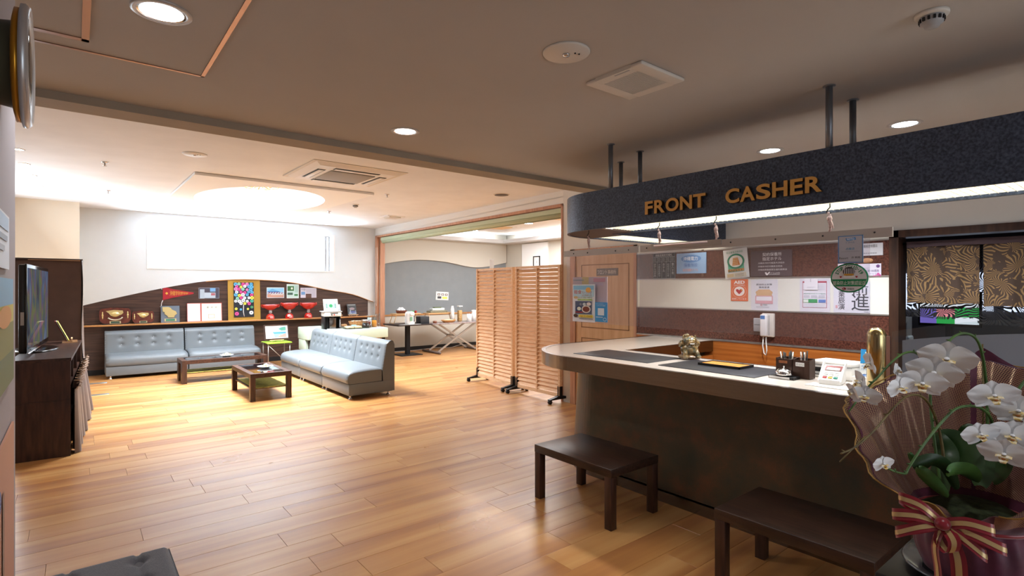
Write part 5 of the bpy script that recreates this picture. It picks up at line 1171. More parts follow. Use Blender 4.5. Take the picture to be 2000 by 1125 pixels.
# ================================================================ POSTERS BEHIND THE COUNTER
PX = WX-.016
poster('hotel_notice_board', 'dark slate licence board with columns of white characters, leftmost on the upper granite', 'sign', 'X', PX, (1275.5, 494, 1319, 544), '#3b4650',
       [('r', .03, .15, .97, .165, '#aab4ba'), ('r', .03, .34, .97, .35, '#aab4ba')]+[('r', .2*i+.0, .16, .2*i+.01, .97, '#aab4ba') for i in range(1, 5)]+[('t', .12, .04, .88, .13, '旅館営業許可標札', '#d7dde0', .01), ('t', .05, .4, .15, .94, 'ホ\nテ\nル\n山\nの\n内', '#cfd6d9', .01), ('t', .45, .4, .55, .74, 'ホ\nテ\nル', '#cfd6d9', .01), ('t', .85, .4, .95, .85, '第\n八\n十\n号', '#cfd6d9', .01), ('t', .25, .42, .35, .93, '沖\n縄\n県\n那\n覇\n市', '#aab4ba'), ('t', .65, .42, .75, .93, '昭\n和\n四\n十\n七\n年', '#aab4ba')]+[('t', .05+.2*i, .19, .15+.2*i, .32, '許可\n年月', '#aab4ba') for i in range(5)], edge=('#8f9aa2', .004))
poster('utility_sign', 'pale blue sign with white characters in a blue oval on the upper granite', 'sign', 'X', PX-.006, (1321.5, 494, 1379, 534), '#8fb4de',
       [('o', .5, .28, .34, .19, '#5f8fca'), ('t', .24, .18, .73, .37, '沖縄電力', '#f4f7fb', .03), ('t', .26, .5, .72, .68, '保養施設', '#4f74b8', .015), ('t', .22, .76, .74, .9, '指定旅館ホテル', '#e9a58c', .03)], thick=.01)
ub = part('bronze_backplate', B(.122, .004, -.145, .15, .014, .14), mat('bronze_plate', '#6b5040', .35, .5), [o for o in bpy.data.objects if o.name == 'utility_sign'][0])
poster('safety_certificate', 'tilted white fire safety certificate with a green ring on the upper granite', 'certificate', 'X', PX-.004, (1414.5, 486, 1461.5, 543.5), '#dfe3e2',
       [('t', .14, .07, .82, .14, '防火基準点検済証', '#1f8a68', .02), ('r', .16, .5, .82, .77, '#5cb894'), ('o', .5, .42, .36, .26, '#1d8a6a'), ('o', .5, .42, .28, .2, '#f0ece2'), ('p', [(.34, .56), (.4, .3), (.6, .3), (.67, .56)], '#d8893f')]+[('r', .38+.06*i, .32+.06*j, .41+.06*i, .35+.06*j, '#f0d9a0') for i in range(4) for j in range(4)]+[('r', .16, .68, .82, .76, '#d8893f'), ('t', .18, .69, .8, .76, 'SAFETY', '#1d6a4a', .02), ('r', .1, .82, .9, .96, '#cfc8b4'), ('r', .12, .84, .38, .94, '#c9b48c')]+[('r', .45, .85+.035*i, .8, .86+.035*i, '#6d6a64') for i in range(3)], rot=-.09)
poster('hotel_contract_board', 'dark grey board with white Japanese lettering on the upper granite', 'sign', 'X', PX-.004, (1466, 489, 1547, 539.5), '#544448',
       [('t', .3, .08, .76, .22, '契約保養所', '#efecec', .035), ('t', .3, .25, .76, .39, '指定ホテル', '#efecec', .035), ('t', .19, .45, .83, .52, '沖縄県市町村職員共済組合', '#dcd8d8', .02), ('t', .19, .58, .78, .65, '沖縄県市町村職員互助会', '#dcd8d8', .02), ('t', .19, .71, .89, .78, '沖縄県教職員厚生福利振興会', '#dcd8d8', .02), ('p', [(.36, .85), (.4, .84), (.42, .9), (.46, .83), (.49, .83), (.43, .96), (.39, .95)], '#efecec'), ('t', .46, .85, .72, .91, 'ホテル山の内', '#efecec', .03), ('r', .46, .93, .72, .945, '#c9c4c4')])
poster('aed_poster', 'orange poster reading AED with a heart in a white circle on the cream band', 'poster', 'X', PX, (1427.5, 545.5, 1461, 588), '#dd7448',
       [('t', .18, .06, .82, .21, 'AED', '#f6f1ee', .04), ('t', .18, .24, .82, .29, '自動体外式除細動器', '#f6e3da'), ('o', .5, .55, .31, .22, '#f3e9e4'), ('ring', .5, .56, .42, .29, .012, '#f3d9cc'), ('p', [(.5, .69), (.32, .55), (.3, .49), (.36, .45), (.44, .46), (.5, .51), (.56, .46), (.64, .45), (.7, .49), (.68, .55)], '#b5333a'), ('p', [(.58, .53), (.66, .44), (.64, .5), (.72, .46), (.62, .56), (.63, .51)], '#e9b23f'), ('t', .08, .86, .92, .94, '設置しています', '#f6f1ee', .02)])
poster('prevention_notice', 'white notice with a pink frame and tan figure beside the orange poster', 'notice', 'X', PX, (1467, 546, 1519, 606.5), '#dcdde6',
       [('t', .2, .13, .8, .19, '感染防止対策', '#39393f', .02), ('t', .3, .22, .7, .28, '徹底宣言', '#39393f', .02), ('p', [(.2, .52), (.22, .38), (.3, .32), (.7, .32), (.78, .38), (.8, .52)], '#d8b48c'), ('o', .24, .42, .06, .05, '#d8b48c'), ('o', .76, .42, .06, .05, '#d8b48c'), ('r', .17, .52, .83, .78, '#d9a8b2'), ('r', .21, .55, .79, .68, '#e3e3ec'), ('o', .4, .82, .035, .025, '#b5333a'), ('o', .4, .82, .02, .014, '#f0f0f4'), ('t', .46, .8, .62, .84, '沖縄県', '#39393f', .02)]+[('r', .2, .87+.02*i, .7, .876+.02*i, '#9a9aa4') for i in range(3)])
poster('measures_sheet', 'white notice with thin red border and green and blue blocks', 'notice', 'X', PX, (1562, 544, 1621, 609), '#d9d9e4',
       [('r', .1, .08, .9, .88, '#b0455a'), ('r', .115, .09, .885, .87, '#dedee8'), ('r', .1, .08, .9, .13, '#b0455a'), ('t', .14, .44, .86, .47, '感染拡大防止の取組', '#4f9a80', .02)]+[('r', .14+.25*i, .5, .34+.25*i, .58, '#c4c6d2') for i in range(3)]+[('r', .12, .62, .6, .73, '#3f9a62'), ('r', .13, .63, .3, .72, '#dfe9e4'), ('r', .64, .63, .87, .72, '#5f80c4')]+[('r', .14, .76+.03*i, .86, .765+.03*i, '#b4b6c4') for i in range(4)]+[('r', .6, .18+.03*i, .86, .185+.03*i, '#a8aab6') for i in range(6)])
poster('pinned_note', 'small blank white note clipped over the red bordered notice', 'note', 'X', PX-.01, (1571, 544, 1597, 566), '#e6e6ee', [('r', .44, .0, .52, .3, '#c4c4cc'), ('r', .2, .75, .8, .78, '#b8b8c4'), ('r', .2, .82, .7, .85, '#c4c4d0')])
poster('calligraphy_board', 'white board of black brush calligraphy below the oval sticker', 'calligraphy', 'X', PX, (1628, 551, 1699.5, 611), '#d6d8e4',
       [('t', .52, .08, .95, .42, '前', '#3a3f4a', .05), ('t', .5, .38, .98, .92, '進', '#3a3f4a', .05), ('t', .14, .3, .32, .9, '栗\n辰\n演', '#33353c', .03), ('r', .06, .76, .12, .86, '#d8a8b0'), ('r', .84, .95, .96, .965, '#8d8f9a')])
poster('membership_sign', 'white association membership sign at the right end of the upper granite', 'sign', 'X', PX, (1677, 475, 1724.5, 499), '#d8d9e0', [('t', .12, .1, .78, .34, '旅館組合加盟店', '#3f3f47', .02), ('t', .1, .76, .76, .86, '沖縄県旅館組合', '#6d6d76')], thick=.006)
single('oval_plaque', MB().lathe([(0, -.008), (.9, -.008), (1, 0), (1, .002)], (0, 0, 0), 32, Matrix.Rotation(-PI/2, 4, 'Y')@Matrix.Diagonal((.022, .042, 1, 1)), True), mat('wood_plaque', '#c9966b', .5), 'small wooden oval plaque between the membership sign and the anniversary card', 'plaque', loc=(PX, onX(1694, 509, PX).y, onX(1694, 509, PX).z))
poster('anniversary_card', 'white anniversary card reading 100 with a purple seal and pink flowers', 'card', 'X', PX, (1676, 515, 1721, 540), '#dcd8e8', [('t', .3, .46, .92, .66, '創業100周年', '#5d5488', .02), ('t', .3, .74, .8, .84, 'ありがとう', '#6d6698'), ('t', .2, .3, .5, .4, 'おかげさまで', '#8d88a8'), ('o', .87, .2, .08, .12, '#6d4a84'), ('o', .88, .82, .06, .1, '#c45a9a'), ('o', .8, .92, .05, .07, '#d07ab0'), ('o', .95, .92, .05, .08, '#b84a8c'), ('o', .7, .95, .04, .05, '#d07ab0')])
poster('pale_card', 'pale pink card mostly hidden behind the oval sticker', 'card', 'X', PX, (1636.5, 515, 1670, 533), '#dfe0ea', [('r', .1, .1, .7, .2, '#d8a0bc'), ('r', .1, .3, .5, .36, '#9aa0c4')])
poster('door_name_plate', 'dark grey name plate on the pale wooden office door', 'name plate', 'X', WX-.004, (1165, 524, 1207, 538.5), '#7f7b7b', [('t', .05, .22, .5, .78, 'フロント', '#f0eee8', .03), ('t', .54, .22, .92, .78, '事務所', '#eadfcb', .03)], thick=.004)
# stickers on the acrylic
AP = AX-.004
t = poster('covid_sticker', 'green edged oval sticker reading STOP COVID-19 on the acrylic shield', 'sticker', 'X', AP, (1622.5, 514, 1696.5, 571.5), '#ffffff', [], bg_mat=None)
for c in list(t.children): bpy.data.objects.remove(c)
w_, h_ = (onX(1622.5, 543, AP)-onX(1696.5, 543, AP)).length, onX(1659, 514, AP).z-onX(1659, 571.5, AP).z
part('oval_backing', MB().lathe([(0, -.0004), (1, -.0004), (1, .001), (0, .001)], (0, 0, 0), 48, Matrix.Rotation(PI/2, 4, 'X')@Matrix.Diagonal((w_/2, h_/2, 1, 1))), flat('#178a58'), t)
clipy = [(.5+.455*math.cos(R_(a)), .5-.445*math.sin(R_(a))) for a in range(0, 360, 8)]
def chord(y): return .455*math.sqrt(max(0, 1-((y-.5)/.445)**2))
sheet(t, w_, h_, [('o', .5, .5, .462, .452, '#e2e4ea'),
    ('p', [(.5-chord(.545), .545), (.5-chord(.66), .66), (.5-chord(.79), .79), (.5+chord(.79), .79), (.5+chord(.66), .66), (.5+chord(.545), .545)], '#178a58'),
    ('arc', 'STOP COVID-19', .5, .52, .36, .40, .12, 158, 22, '#1c8059'),
    ('t', .07, .6, .93, .74, '感染防止対策認証店', '#eef2f0', .035), ('ring', .37, .87, .05, .045, .02, '#9a1f2e'), ('o', .385, .86, .022, .022, '#9a1f2e'), ('t', .45, .84, .64, .91, '沖縄県', '#3d3f44', .03),
    ('o', .5, .29, .16, .16, '#22242a'), ('r', .37, .36, .63, .42, '#d29a3a')]+[('r', .375+.05*i, .18, .395+.05*i, .36, '#e2e4ea') for i in range(6)]+[('p', [(.33, .43), (.36, .5), (.64, .5), (.67, .43)], '#f1f1f3'), ('r', .36, .505, .64, .51, '#5a5a60'), ('p', [(.26, .44), (.33, .44), (.3, .5), (.27, .49)], '#a8283a'), ('p', [(.67, .44), (.74, .44), (.73, .49), (.7, .5)], '#a8283a')])
poster('travel_campaign_sheet', 'grey sheet with a blue border and signature stuck high on the acrylic shield', 'sheet', 'X', AP-.0035, (1637, 460, 1686, 513.5), '#b9bbc8', [('p', [(.3, .1), (.7, .07), (.72, .16), (.36, .2)], '#4a8fd0'), ('t', .36, .09, .66, .17, 'GOTO', '#dfe8f4', .03), ('t', .33, .22, .67, .29, 'トラベル', '#4f7fb4', .01), ('t', .31, .44, .67, .53, '点検済', '#3f8fc0', .02), ('r', .13, .58, .87, .588, '#8a8c9a'), ('t', .06, .78, .42, .86, 'Resort', '#33343c'), ('t', .54, .77, .9, .84, '済 桐島', '#33343c', .02), ('r', .2, .96, .8, .97, '#8a8c9a')], edge=('#5c8fca', .004))
poster('breakfast_poster', 'white light-breakfast poster with bowls of food on the left acrylic shield', 'poster', 'X', AP-.001, (1118.5, 555.5, 1162, 628.5), '#e8eaf2',
       [('r', .04, .03, .96, .3, '#8ec8ea'), ('r', .04, .14, .96, .33, '#bfe0f0'), ('o', .72, .15, .12, .07, '#edb866'), ('t', .08, .15, .42, .26, '軽食', '#c43a34', .04), ('t', .44, .18, .88, .25, 'モーニング', '#c43a34', .02), ('t', .44, .265, .88, .31, 'はじめました', '#b5623a', .01), ('o', .16, .35, .1, .035, '#d8b98a'), ('t', .28, .33, .9, .37, 'おにぎり味噌汁沖縄そば', '#2f8f4f', .01), ('r', .24, .385, .9, .43, '#cfe89c'), ('t', .26, .39, .88, .425, '朝食バイキング無料', '#3f7a3a'), ('r', .14, .45, .87, .79, '#55607c'), ('o', .32, .66, .16, .09, '#2c3f66'), ('o', .32, .65, .09, .05, '#e3e9dc'), ('o', .64, .66, .2, .1, '#e9e4dc'), ('o', .64, .66, .15, .075, '#7a3a2a'), ('o', .76, .52, .1, .045, '#efe4de'), ('o', .56, .53, .07, .04, '#cfd9dc'), ('o', .4, .53, .05, .035, '#8d8f9a'), ('r', .16, .73, .5, .76, '#a8342e'), ('r', .32, .81, .95, .88, '#e9d95a'), ('t', .36, .82, .92, .875, '¥500', '#c9a43a', .03), ('o', .18, .84, .1, .045, '#4a2f2a'), ('r', .34, .91, .95, .925, '#55565c')])
poster('blue_flyer', 'small blue flyer right of the breakfast poster on the left acrylic shield', 'flyer', 'X', AP, (1162.5, 590.5, 1186, 629), '#3f9ad8', [('t', .08, .06, .94, .11, 'ホテルの公式ページ', '#e4f0fa'), ('t', .14, .14, .86, .2, 'こちらから登録', '#e4f0fa', .01), ('r', .24, .3, .76, .66, '#dfeaf4'), ('r', .08, .74, .66, .77, '#e4f0fa'), ('ring', .82, .86, .14, .09, .03, '#cfe4f4')])
poster('faded_poster', 'faded pink and yellow poster seen from behind above the breakfast poster', 'poster', 'X', AX+.02, (1119, 541, 1186, 590), '#dccfd6', [('r', .28, .0, .48, .5, '#e6d68f'), ('r', .62, .05, .95, .2, '#dfa4b4'), ('r', .02, .4, .3, .5, '#d8a0a0'), ('r', .02, .1, .34, .14, '#9fb4bc'), ('r', .66, .24, .9, .34, '#d9cfe4')])
# intercom phone on the lower granite
t = thing('wall_phone', 'white intercom handset with a grey speaker box on the lower granite band', 'telephone', tuple(onX(1497, 634, WX-.012))); t.rotation_euler = (0, 0, -PI/2)
part('speaker_box', RB(-.115, -.03, -.07, -.03, 0, .06, .006), M_GREYP, t); part('speaker_slot', B(-.105, -.0315, -.005, -.045, -.0295, -.002), M_BLACK, t)
part('base_body', RB(-.03, -.035, -.115, .085, 0, .11, .008), M_OFFW, t); part('handset', RB(-.03, -.075, -.11, .035, -.036, .10, .012), M_WHITEP, t); part('handset_strip', B(.038, -.037, -.1, .045, -.034, .09), M_GREYP, t)
part('blue_label', B(-.022, -.0765, .055, .02, -.0745, .09), flat('#4a7fc0'), t)
part('cord', MB().tube([(-.01, -.04, -.11), (-.012, -.05, -.2), (0, -.05, -.27), (.02, -.05, -.29), (.025, -.045, -.24), (.015, -.04, -.16), (.01, -.03, -.115)], .0055, 6), M_WHITEP, t)

# ================================================================ ON THE COUNTER
CT = 1.0005
M_MATB = mat('desk_mat_black', '#25262e', .45, bump=(200, .2))
single('desk_mat', RB(3.235, 2.44, CT, 3.66, 3.19, CT+.004, .002), M_MATB, 'black desk mat at the curved end of the counter', 'desk mat')
single('desk_mat', RB(3.21, 1.63, CT, 3.66, 2.33, CT+.004, .002), M_MATB, 'black desk mat carrying the orange coin tray', 'desk mat')
t = thing('coin_tray', 'orange lined black coin tray on the desk mat', 'tray', (3.53, 2.0, CT+.0045), -.0)
part('tray_body', MB().prism([(-.09, -.15), (.09, -.15), (.09, .15), (-.09, .15)], 0, .004).box(-.095, -.155, .0, -.088, .155, .016).box(.088, -.155, 0, .095, .155, .016).box(-.095, -.155, 0, .095, -.148, .016).box(-.095, .148, 0, .095, .155, .016), M_BLACK, t)
part('orange_lining', B(-.087, -.147, .004, .087, .147, .011), mat('orange_leather', '#d98a3a', .45, bump=(120, .4)), t)
# lion-dog statue
t = thing('shisa_statue', 'glazed dark green and gold lion-dog statue between the two desk mats', 'statue', (3.685, 2.385, CT+.003), -R_(38))
M_GLZ = mat('green_gold_glaze', '#2f3f36', .15, noise=(28, .5), col2='#9a7a4a', coat=.8, bump=(50, .9))
def blob(mb, c, r, sc=(1, 1, 1), seed=0, amp=.12, n=22, m=16):
    o = len(mb.v); mb.ball(c, r, n, m, sc)
    for i in range(o, len(mb.v)):
        v = Vector(mb.v[i]); d = v-Vector(c); q = 1+amp*mnoise.noise(v*60+Vector((seed, 0, 0)))*1.6; mb.v[i] = tuple(Vector(c)+d*q)
    return mb
part('base', blob(MB(), (0, 0, .018), .075, (1.15, .9, .25), 3, .1), mat('glaze_brown', '#6b5030', .3, noise=(40, .4), coat=.5), t)
part('body', blob(MB(), (0, .005, .07), .062, (1.05, .85, .95), 1, .22), M_GLZ, t)
part('head', blob(blob(MB(), (0, -.012, .138), .045, (1.1, .95, .85), 2, .25), (0, -.052, .128), .02, (1.3, .8, .8), 5, .2), M_GLZ, t)
for s in (-1, 1):
    part('paw', blob(MB().cyl((s*.04, -.03, .07), (s*.048, -.055, .02), .018, .02), (s*.048, -.062, .02), .02, (1, 1.2, .8), 6, .15), M_GLZ, t)
    part('ear', MB().ball((s*.045, .0, .165), .014, 8, 6, (.6, .6, 1.3)), M_GLZ, t); part('eye', MB().ball((s*.018, -.052, .148), .007, 8, 6), M_PGOLD, t)
    part('curl', blob(MB(), (s*.055, .01, .115), .026, (1, .9, 1), 9, .3), M_GLZ, t)
part('crest', blob(MB(), (-.02, .0, .178), .018, (1.2, .9, .8), 12, .3), M_GLZ, t); part('teeth', B(-.016, -.07, .118, .016, -.062, .123), mat('porcelain'), t); part('tail', blob(MB(), (.03, .055, .12), .026, (.8, .7, 1.7), 14, .3), M_GLZ, t)
# service bell
t = thing('service_bell', 'chrome call bell on a black base with a white label', 'bell', (3.345, 1.515, CT), -PI/2)
part('base', MB().prism([(-.075, -.04), (.075, -.04), (.075, .045), (-.075, .045)], 0, .016), M_BLACK, t)
part('label', B(-.07, -.0445, .002, .05, -.0402, .014), flat('#e6e6e8'), t)
part('bell_dome', MB().lathe([(.048, .022), (.05, .026), (.047, .04), (.034, .055), (.014, .062), (0, .063)], n=32), M_CHROME, t); part('plunger', MB().lathe([(.004, .06), (.004, .07), (.007, .072), (0, .076)], n=12), M_CHROME, t); part('post', MB().cyl((0, 0, .016), (0, 0, .03), .012), M_CHROME, t)
# pen box
t = thing('pen_holder', 'brown wire mesh pen holder with two compartments full of pens', 'pen holder', (3.44, 1.49, CT), -PI/2)
def mesh_mat(name, col, scale, hole=.5):
    m = bpy.data.materials.new(name); m.use_nodes = True; nt = m.node_tree; b = nt.nodes['Principled BSDF']; b.inputs['Base Color'].default_value = lin(col); b.inputs['Roughness'].default_value = .4; b.inputs['Metallic'].default_value = .4
    tc = nt.nodes.new('ShaderNodeTexCoord'); vm = nt.nodes.new('ShaderNodeMapping'); vm.inputs['Rotation'].default_value = (.785, .785, .785); vm.inputs['Scale'].default_value = (scale,)*3
    nt.links.new(tc.outputs['Object'], vm.inputs[0]); sp = nt.nodes.new('ShaderNodeSeparateXYZ'); nt.links.new(vm.outputs[0], sp.inputs[0])
    outs = []
    for k in (0, 2):
        fr = nt.nodes.new('ShaderNodeMath'); fr.operation = 'FRACT'; nt.links.new(sp.outputs[k], fr.inputs[0]); gt = nt.nodes.new('ShaderNodeMath'); gt.operation = 'GREATER_THAN'; gt.inputs[1].default_value = hole; nt.links.new(fr.outputs[0], gt.inputs[0]); outs.append(gt)
    mx = nt.nodes.new('ShaderNodeMath'); mx.operation = 'MAXIMUM'; nt.links.new(outs[0].outputs[0], mx.inputs[0]); nt.links.new(outs[1].outputs[0], mx.inputs[1]); nt.links.new(mx.outputs[0], b.inputs['Alpha']); return m
M_WIRE = mesh_mat('brown_wire_mesh', '#4a342c', 260, .42); M_WIRES = mat('wire_rim', '#4a342c', .4, .4)
for sx in (-1, 1):
    cx_ = sx*.05
    cb = part('compartment', MB().box(cx_-.049, -.04, .002, cx_+.049, -.0388, .11).box(cx_-.049, .0388, .002, cx_+.049, .04, .12).box(cx_-.049, -.04, .002, cx_-.0478, .04, .115).box(cx_+.0478, -.04, .002, cx_+.049, .04, .115).box(cx_-.049, -.04, .002, cx_+.049, .04, .0035), M_WIRE, t)
    part('rim', MB().tube([(cx_-.048, -.039, .111), (cx_+.048, -.039, .111), (cx_+.048, .039, .118), (cx_-.048, .039, .118)], .0022, 6, closed=True), M_WIRES, cb)
rr = random.Random(4)
for i in range(12):
    sx = -.05 if i < 7 else .05; a = rr.random()*6.28; part('pen', MB().cyl((sx+.02*math.cos(a), .02*math.sin(a), .006), (sx+.036*math.cos(a), .03*math.sin(a), .145+.02*rr.random()), .0045, n=8), (M_BLACK, M_BLACK, M_CHROME)[i % 3], t)
part('left_label', B(-.08, -.0425, .085, -.03, -.041, .1), flat('#a8643c'), t)
l2 = part('right_label', B(.02, -.0425, .075, .07, -.041, .098), flat('#e8e8e8'), t)
lt = MB(); vs, fs = text_geo('ボールペン', .02); lt.add([(.024+.042*vx, -.043, .081+.012*vy) for vx, vy in vs], fs); vs, fs = text_geo('わりばし', .03); lt.add([(-.078+.046*vx, -.043, .087+.011*vy) for vx, vy in vs], fs); part('lettering', lt, flat('#2b2b2b'), t)
# card printer and terminals
t = thing('receipt_printer', 'white receipt printer behind the card terminals', 'printer', (3.60, 1.325, CT), -PI/2-.12)
part('body', RB(-.115, -.05, 0, .12, .11, .078, .008), M_WHITEP, t); part('cover', RB(-.118, -.055, .078, .123, .11, .105, .012), M_WHITEP, t); part('port_recess', B(-.10, -.0515, .015, -.05, -.049, .062), M_BLACK, t); part('seam', B(-.116, -.0525, .074, .12, -.050, .079), M_GREYP, t)
part('cable_socket', RB(-.095, -.055, .02, -.06, -.049, .035, .002), M_GREYP, t)
def wedge(t, w, d, h0, h1):
    return MB().prism([(-d, 0), (d, 0), (d, h1), (-d, h0)], -w, w, Matrix(((0, 0, 1, 0), (1, 0, 0, 0), (0, 1, 0, 0), (0, 0, 0, 1))))
t = thing('card_terminal', 'white card keypad terminal with red, yellow and green keys', 'card terminal', (3.37, 1.255, CT+.004), -PI/2+.15)
part('body', wedge(t, .052, .075, .026, .095), M_WHITEP, t)
sl_ = math.atan2(.069, .15); Mk = Matrix.Translation((0, 0, .0605))@Matrix.Rotation(sl_, 4, 'X')
part('side_guard', MB().prism([(-.075, .02), (.08, .09), (.085, .115), (.05, .112), (-.02, .062)], -.058, -.052, Matrix(((0, 0, 1, 0), (1, 0, 0, 0), (0, 1, 0, 0), (0, 0, 0, 1)))), M_WHITEP, t)
part('side_guard', MB().prism([(-.075, .02), (.08, .09), (.085, .115), (.05, .112), (-.02, .062)], .052, .058, Matrix(((0, 0, 1, 0), (1, 0, 0, 0), (0, 1, 0, 0), (0, 0, 0, 1)))), M_WHITEP, t)
part('red_bezel', MB().box(-.042, .018, .0, .042, .07, .003, Mk), mat('dark_red', '#7a2a22', .3), t); part('screen', MB().box(-.032, .02, .003, .032, .044, .005, Mk), mat('lcd', '#dfe6df', .2, emit=.4, ecol='#dfe6df'), t)
for r_ in range(4):
    for c_ in range(3):
        col = M_WHITEP if r_ else (mat('key_red', '#c8424a', .4), mat('key_yellow', '#d8b84a', .4), mat('key_green', '#2fa08c', .4))[c_]
        part('key', MB().rbox(-.038+.027*c_, -.066+.018*r_, .0, -.016+.027*c_, -.053+.018*r_, .005, .002, Mk, n=1), col, t)
t = thing('card_reader', 'low white touch card reader with blue markings beside the keypad terminal', 'card reader', (3.40, 1.09, CT+.004), -PI/2)
part('body', MB().lathe([(.062, 0), (.085, .045), (.08, .055), (0, .06)], n=4, smooth=False, M=Matrix.Rotation(PI/4, 4, 'Z')), M_WHITEP, t); part('blue_mark', MB().lathe([(.012, .0605), (.03, .0595)], n=24, cap=False), flat('#3f6fb0'), t); part('screen', B(-.03, .02, .058, .03, .045, .0615), flat('#2f4f80'), t)
t = thing('card_stand', 'upright blue and white payment card sign standing behind the card reader', 'sign', (3.58, 1.13, CT), -PI/2); t.rotation_euler = (-.15, 0, -PI/2)
part('card', B(-.058, -.001, .015, .058, .002, .19), flat('#e9eef2'), t); part('foot', RB(-.04, -.02, 0, .04, .04, .02, .004), mat('clear_lid'), t)
ww_, hh_ = .116, .175
bq = set(t.children); sheet(t, ww_, hh_, [('r', 0, 0, 1, .48, '#2f9ae0'), ('r', .2, .08, .8, .42, '#eef4f8'), ('o', .36, .17, .05, .035, '#3a6a3f'), ('o', .5, .17, .05, .035, '#c43a34'), ('o', .64, .17, .05, .035, '#3f4f9a'), ('t', .26, .24, .74, .4, 'Edy', '#2f5f8f', .03), ('t', .06, .53, .9, .6, 'ANAのマイル', '#4a8fc4', .01), ('t', .06, .63, .4, .7, 'が貯まる', '#4a8fc4', .01), ('r', .45, .63, .95, .82, '#9fd0ee'), ('r', .05, .9, .95, .93, '#d88a5a')])
for c in t.children:
    if c not in bq: c.location = (0, 0, .1025)
single('paper_mat', RB(3.21, .99, CT, 3.33, 1.34, CT+.003, .001), mat('mat_white_leather', '#e9e6e4', .5), 'white paper mat at the counter edge below the terminals', 'mat')
single('paper_slip', RB(3.55, .965, CT, 3.66, 1.03, CT+.002, .0008), flat('#e8e8ec'), 'white paper slip beside the brass post', 'paper')

# ================================================================ BENCHES AND STOOL
def bench(label, x0, y0, x1, y1, h=.392):
    t = thing('low_bench', label, 'bench', (x0, y0, 0)); w, d = x1-x0, y1-y0
    part('bench_top', RB(0, 0, h-.055, w, d, h, .003), wood_mat('bench_walnut', '#231612', '#3f2a20', .33, (14, 1.3, 14), 4), t)
    for x in (.002, w-.057):
        for y in (.002, d-.057): part('leg', RB(x, y, 0, x+.055, y+.055, h-.055, .002), M_DARKW, t)
    return t
bench('low dark wooden bench in front of the curved end of the counter', 2.645, 2.275, 3.14, 3.01)
bench('low dark wooden bench beside the potted orchids at the bottom of the picture', 2.615, .81, 3.10, 1.545)
st = thing('tufted_stool', 'dark grey fabric stool with a tufted seat at the bottom left', 'stool', (-.14, 2.40, 0))
M_FAB = mat('charcoal_fabric', '#4a4a50', .95, noise=(260, .25), bump=(300, .5), sheen=.3)
sw, sd = .46, .40
def seatf(u, v):
    x, y = u*sw, v*sd; ex = min(x, sw-x); ey = min(y, sd-y); z = .425-.03*max(0, 1-min(ex, ey)/.03)**2
    for bx in (.25, .75):
        for by in (.3, .75):
            z -= .028*math.exp(-(((x-bx*sw)**2+(y-by*sd)**2)/.0006))
            z -= .006*math.exp(-((x-bx*sw)**2)/.00006)*1+0
    return (x, y, z)
part('seat_cushion', MB().grid(seatf, 46, 40), M_FAB, st); part('seat_side', RB(.0, .0, .30, sw, sd, .408, .01), M_FAB, st)
part('piping', MB().tube([(0, 0, .396), (sw, 0, .396), (sw, sd, .396), (0, sd, .396)], .006, 6, closed=True), mat('piping_dark', '#2f2f34', .8), st)
bb = MB().ball((0, 0, 0), .012, 8, 6, (1, 1, .4)).mesh('button', mat('button_brown', '#4a3c38', .7))
for bx in (.25, .75):
    for by in (.3, .75): lk('button', bb, st, (bx*sw, by*sd, .398))
for x in (.03, sw-.06):
    for y in (.03, sd-.06): part('leg', RB(x, y, 0, x+.03, y+.03, .30, .003), M_DARKW, st)

# ================================================================ NEAR LEFT WALL
NX = -.149
t = thing('wall_clock', 'round silver wall clock on the near left wall, seen almost edge on', 'clock', (NX, 1.83, 2.105))
MR = Matrix.Rotation(PI/2, 4, 'Y')
part('back_case', MB().lathe([(.10, 0), (.105, .03), (.12, .045)], n=48, M=MR, cap=False), mat('clock_back', '#5c5a46', .4, .3), t)
part('gold_ring', MB().lathe([(.12, .03), (.138, .034), (.138, .044), (.12, .046)], n=48, M=MR, cap=False), mat('clock_gold', '#c98f2e', .3, .8), t)
part('silver_rim', MB().lathe([(.128, .042), (.149, .046), (.150, .055), (.142, .064), (.125, .062), (.118, .056)], n=64, M=MR, cap=False), mat('brushed_silver', '#c9ccd0', .35, .7), t)
part('dial', MB().lathe([(0, .05), (.12, .05)], n=48, M=MR), mat('dial_white', '#c9dad2', .4), t); part('glass', MB().lathe([(0, .064), (.06, .062), (.12, .057)], n=48, M=MR), M_GLASS, t)
part('hour_hand', MB().box(.052, -.004, -.01, .053, .004, .06), M_BLACK, t); part('minute_hand', MB().box(.0535, -.003, -.01, .0545, .003, .09, Matrix.Rotation(1.2, 4, 'X')), M_BLACK, t)
for k in range(12): a = k*PI/6; part('hour_mark', MB().box(.0505, -.003, .095, .0515, .003, .11, Matrix.Rotation(a, 4, 'X')), M_BLACK, t)
def wallsheet(name, label, cat, y0, y1, z0, z1, items, bgc, th=.006):
    t = thing(name, label, cat, (NX+th, (y0+y1)/2, (z0+z1)/2), PI/2); w, h = y1-y0, z1-z0
    part('board', B(-w/2, 0, -h/2, w/2, th-.001, h/2), flat(bgc), t); sheet(t, w, h, items); return t
wallsheet('near_poster', 'pale blue notice high on the near left wall', 'poster', 1.3, 2.05, 1.60, 1.745, [('r', .05, .05, .95, .3, '#b9d2ea'), ('r', .05, .4, .9, .5, '#9aa8b8'), ('r', .05, .6, .8, .7, '#b4bcc8')], '#dfe6ef')
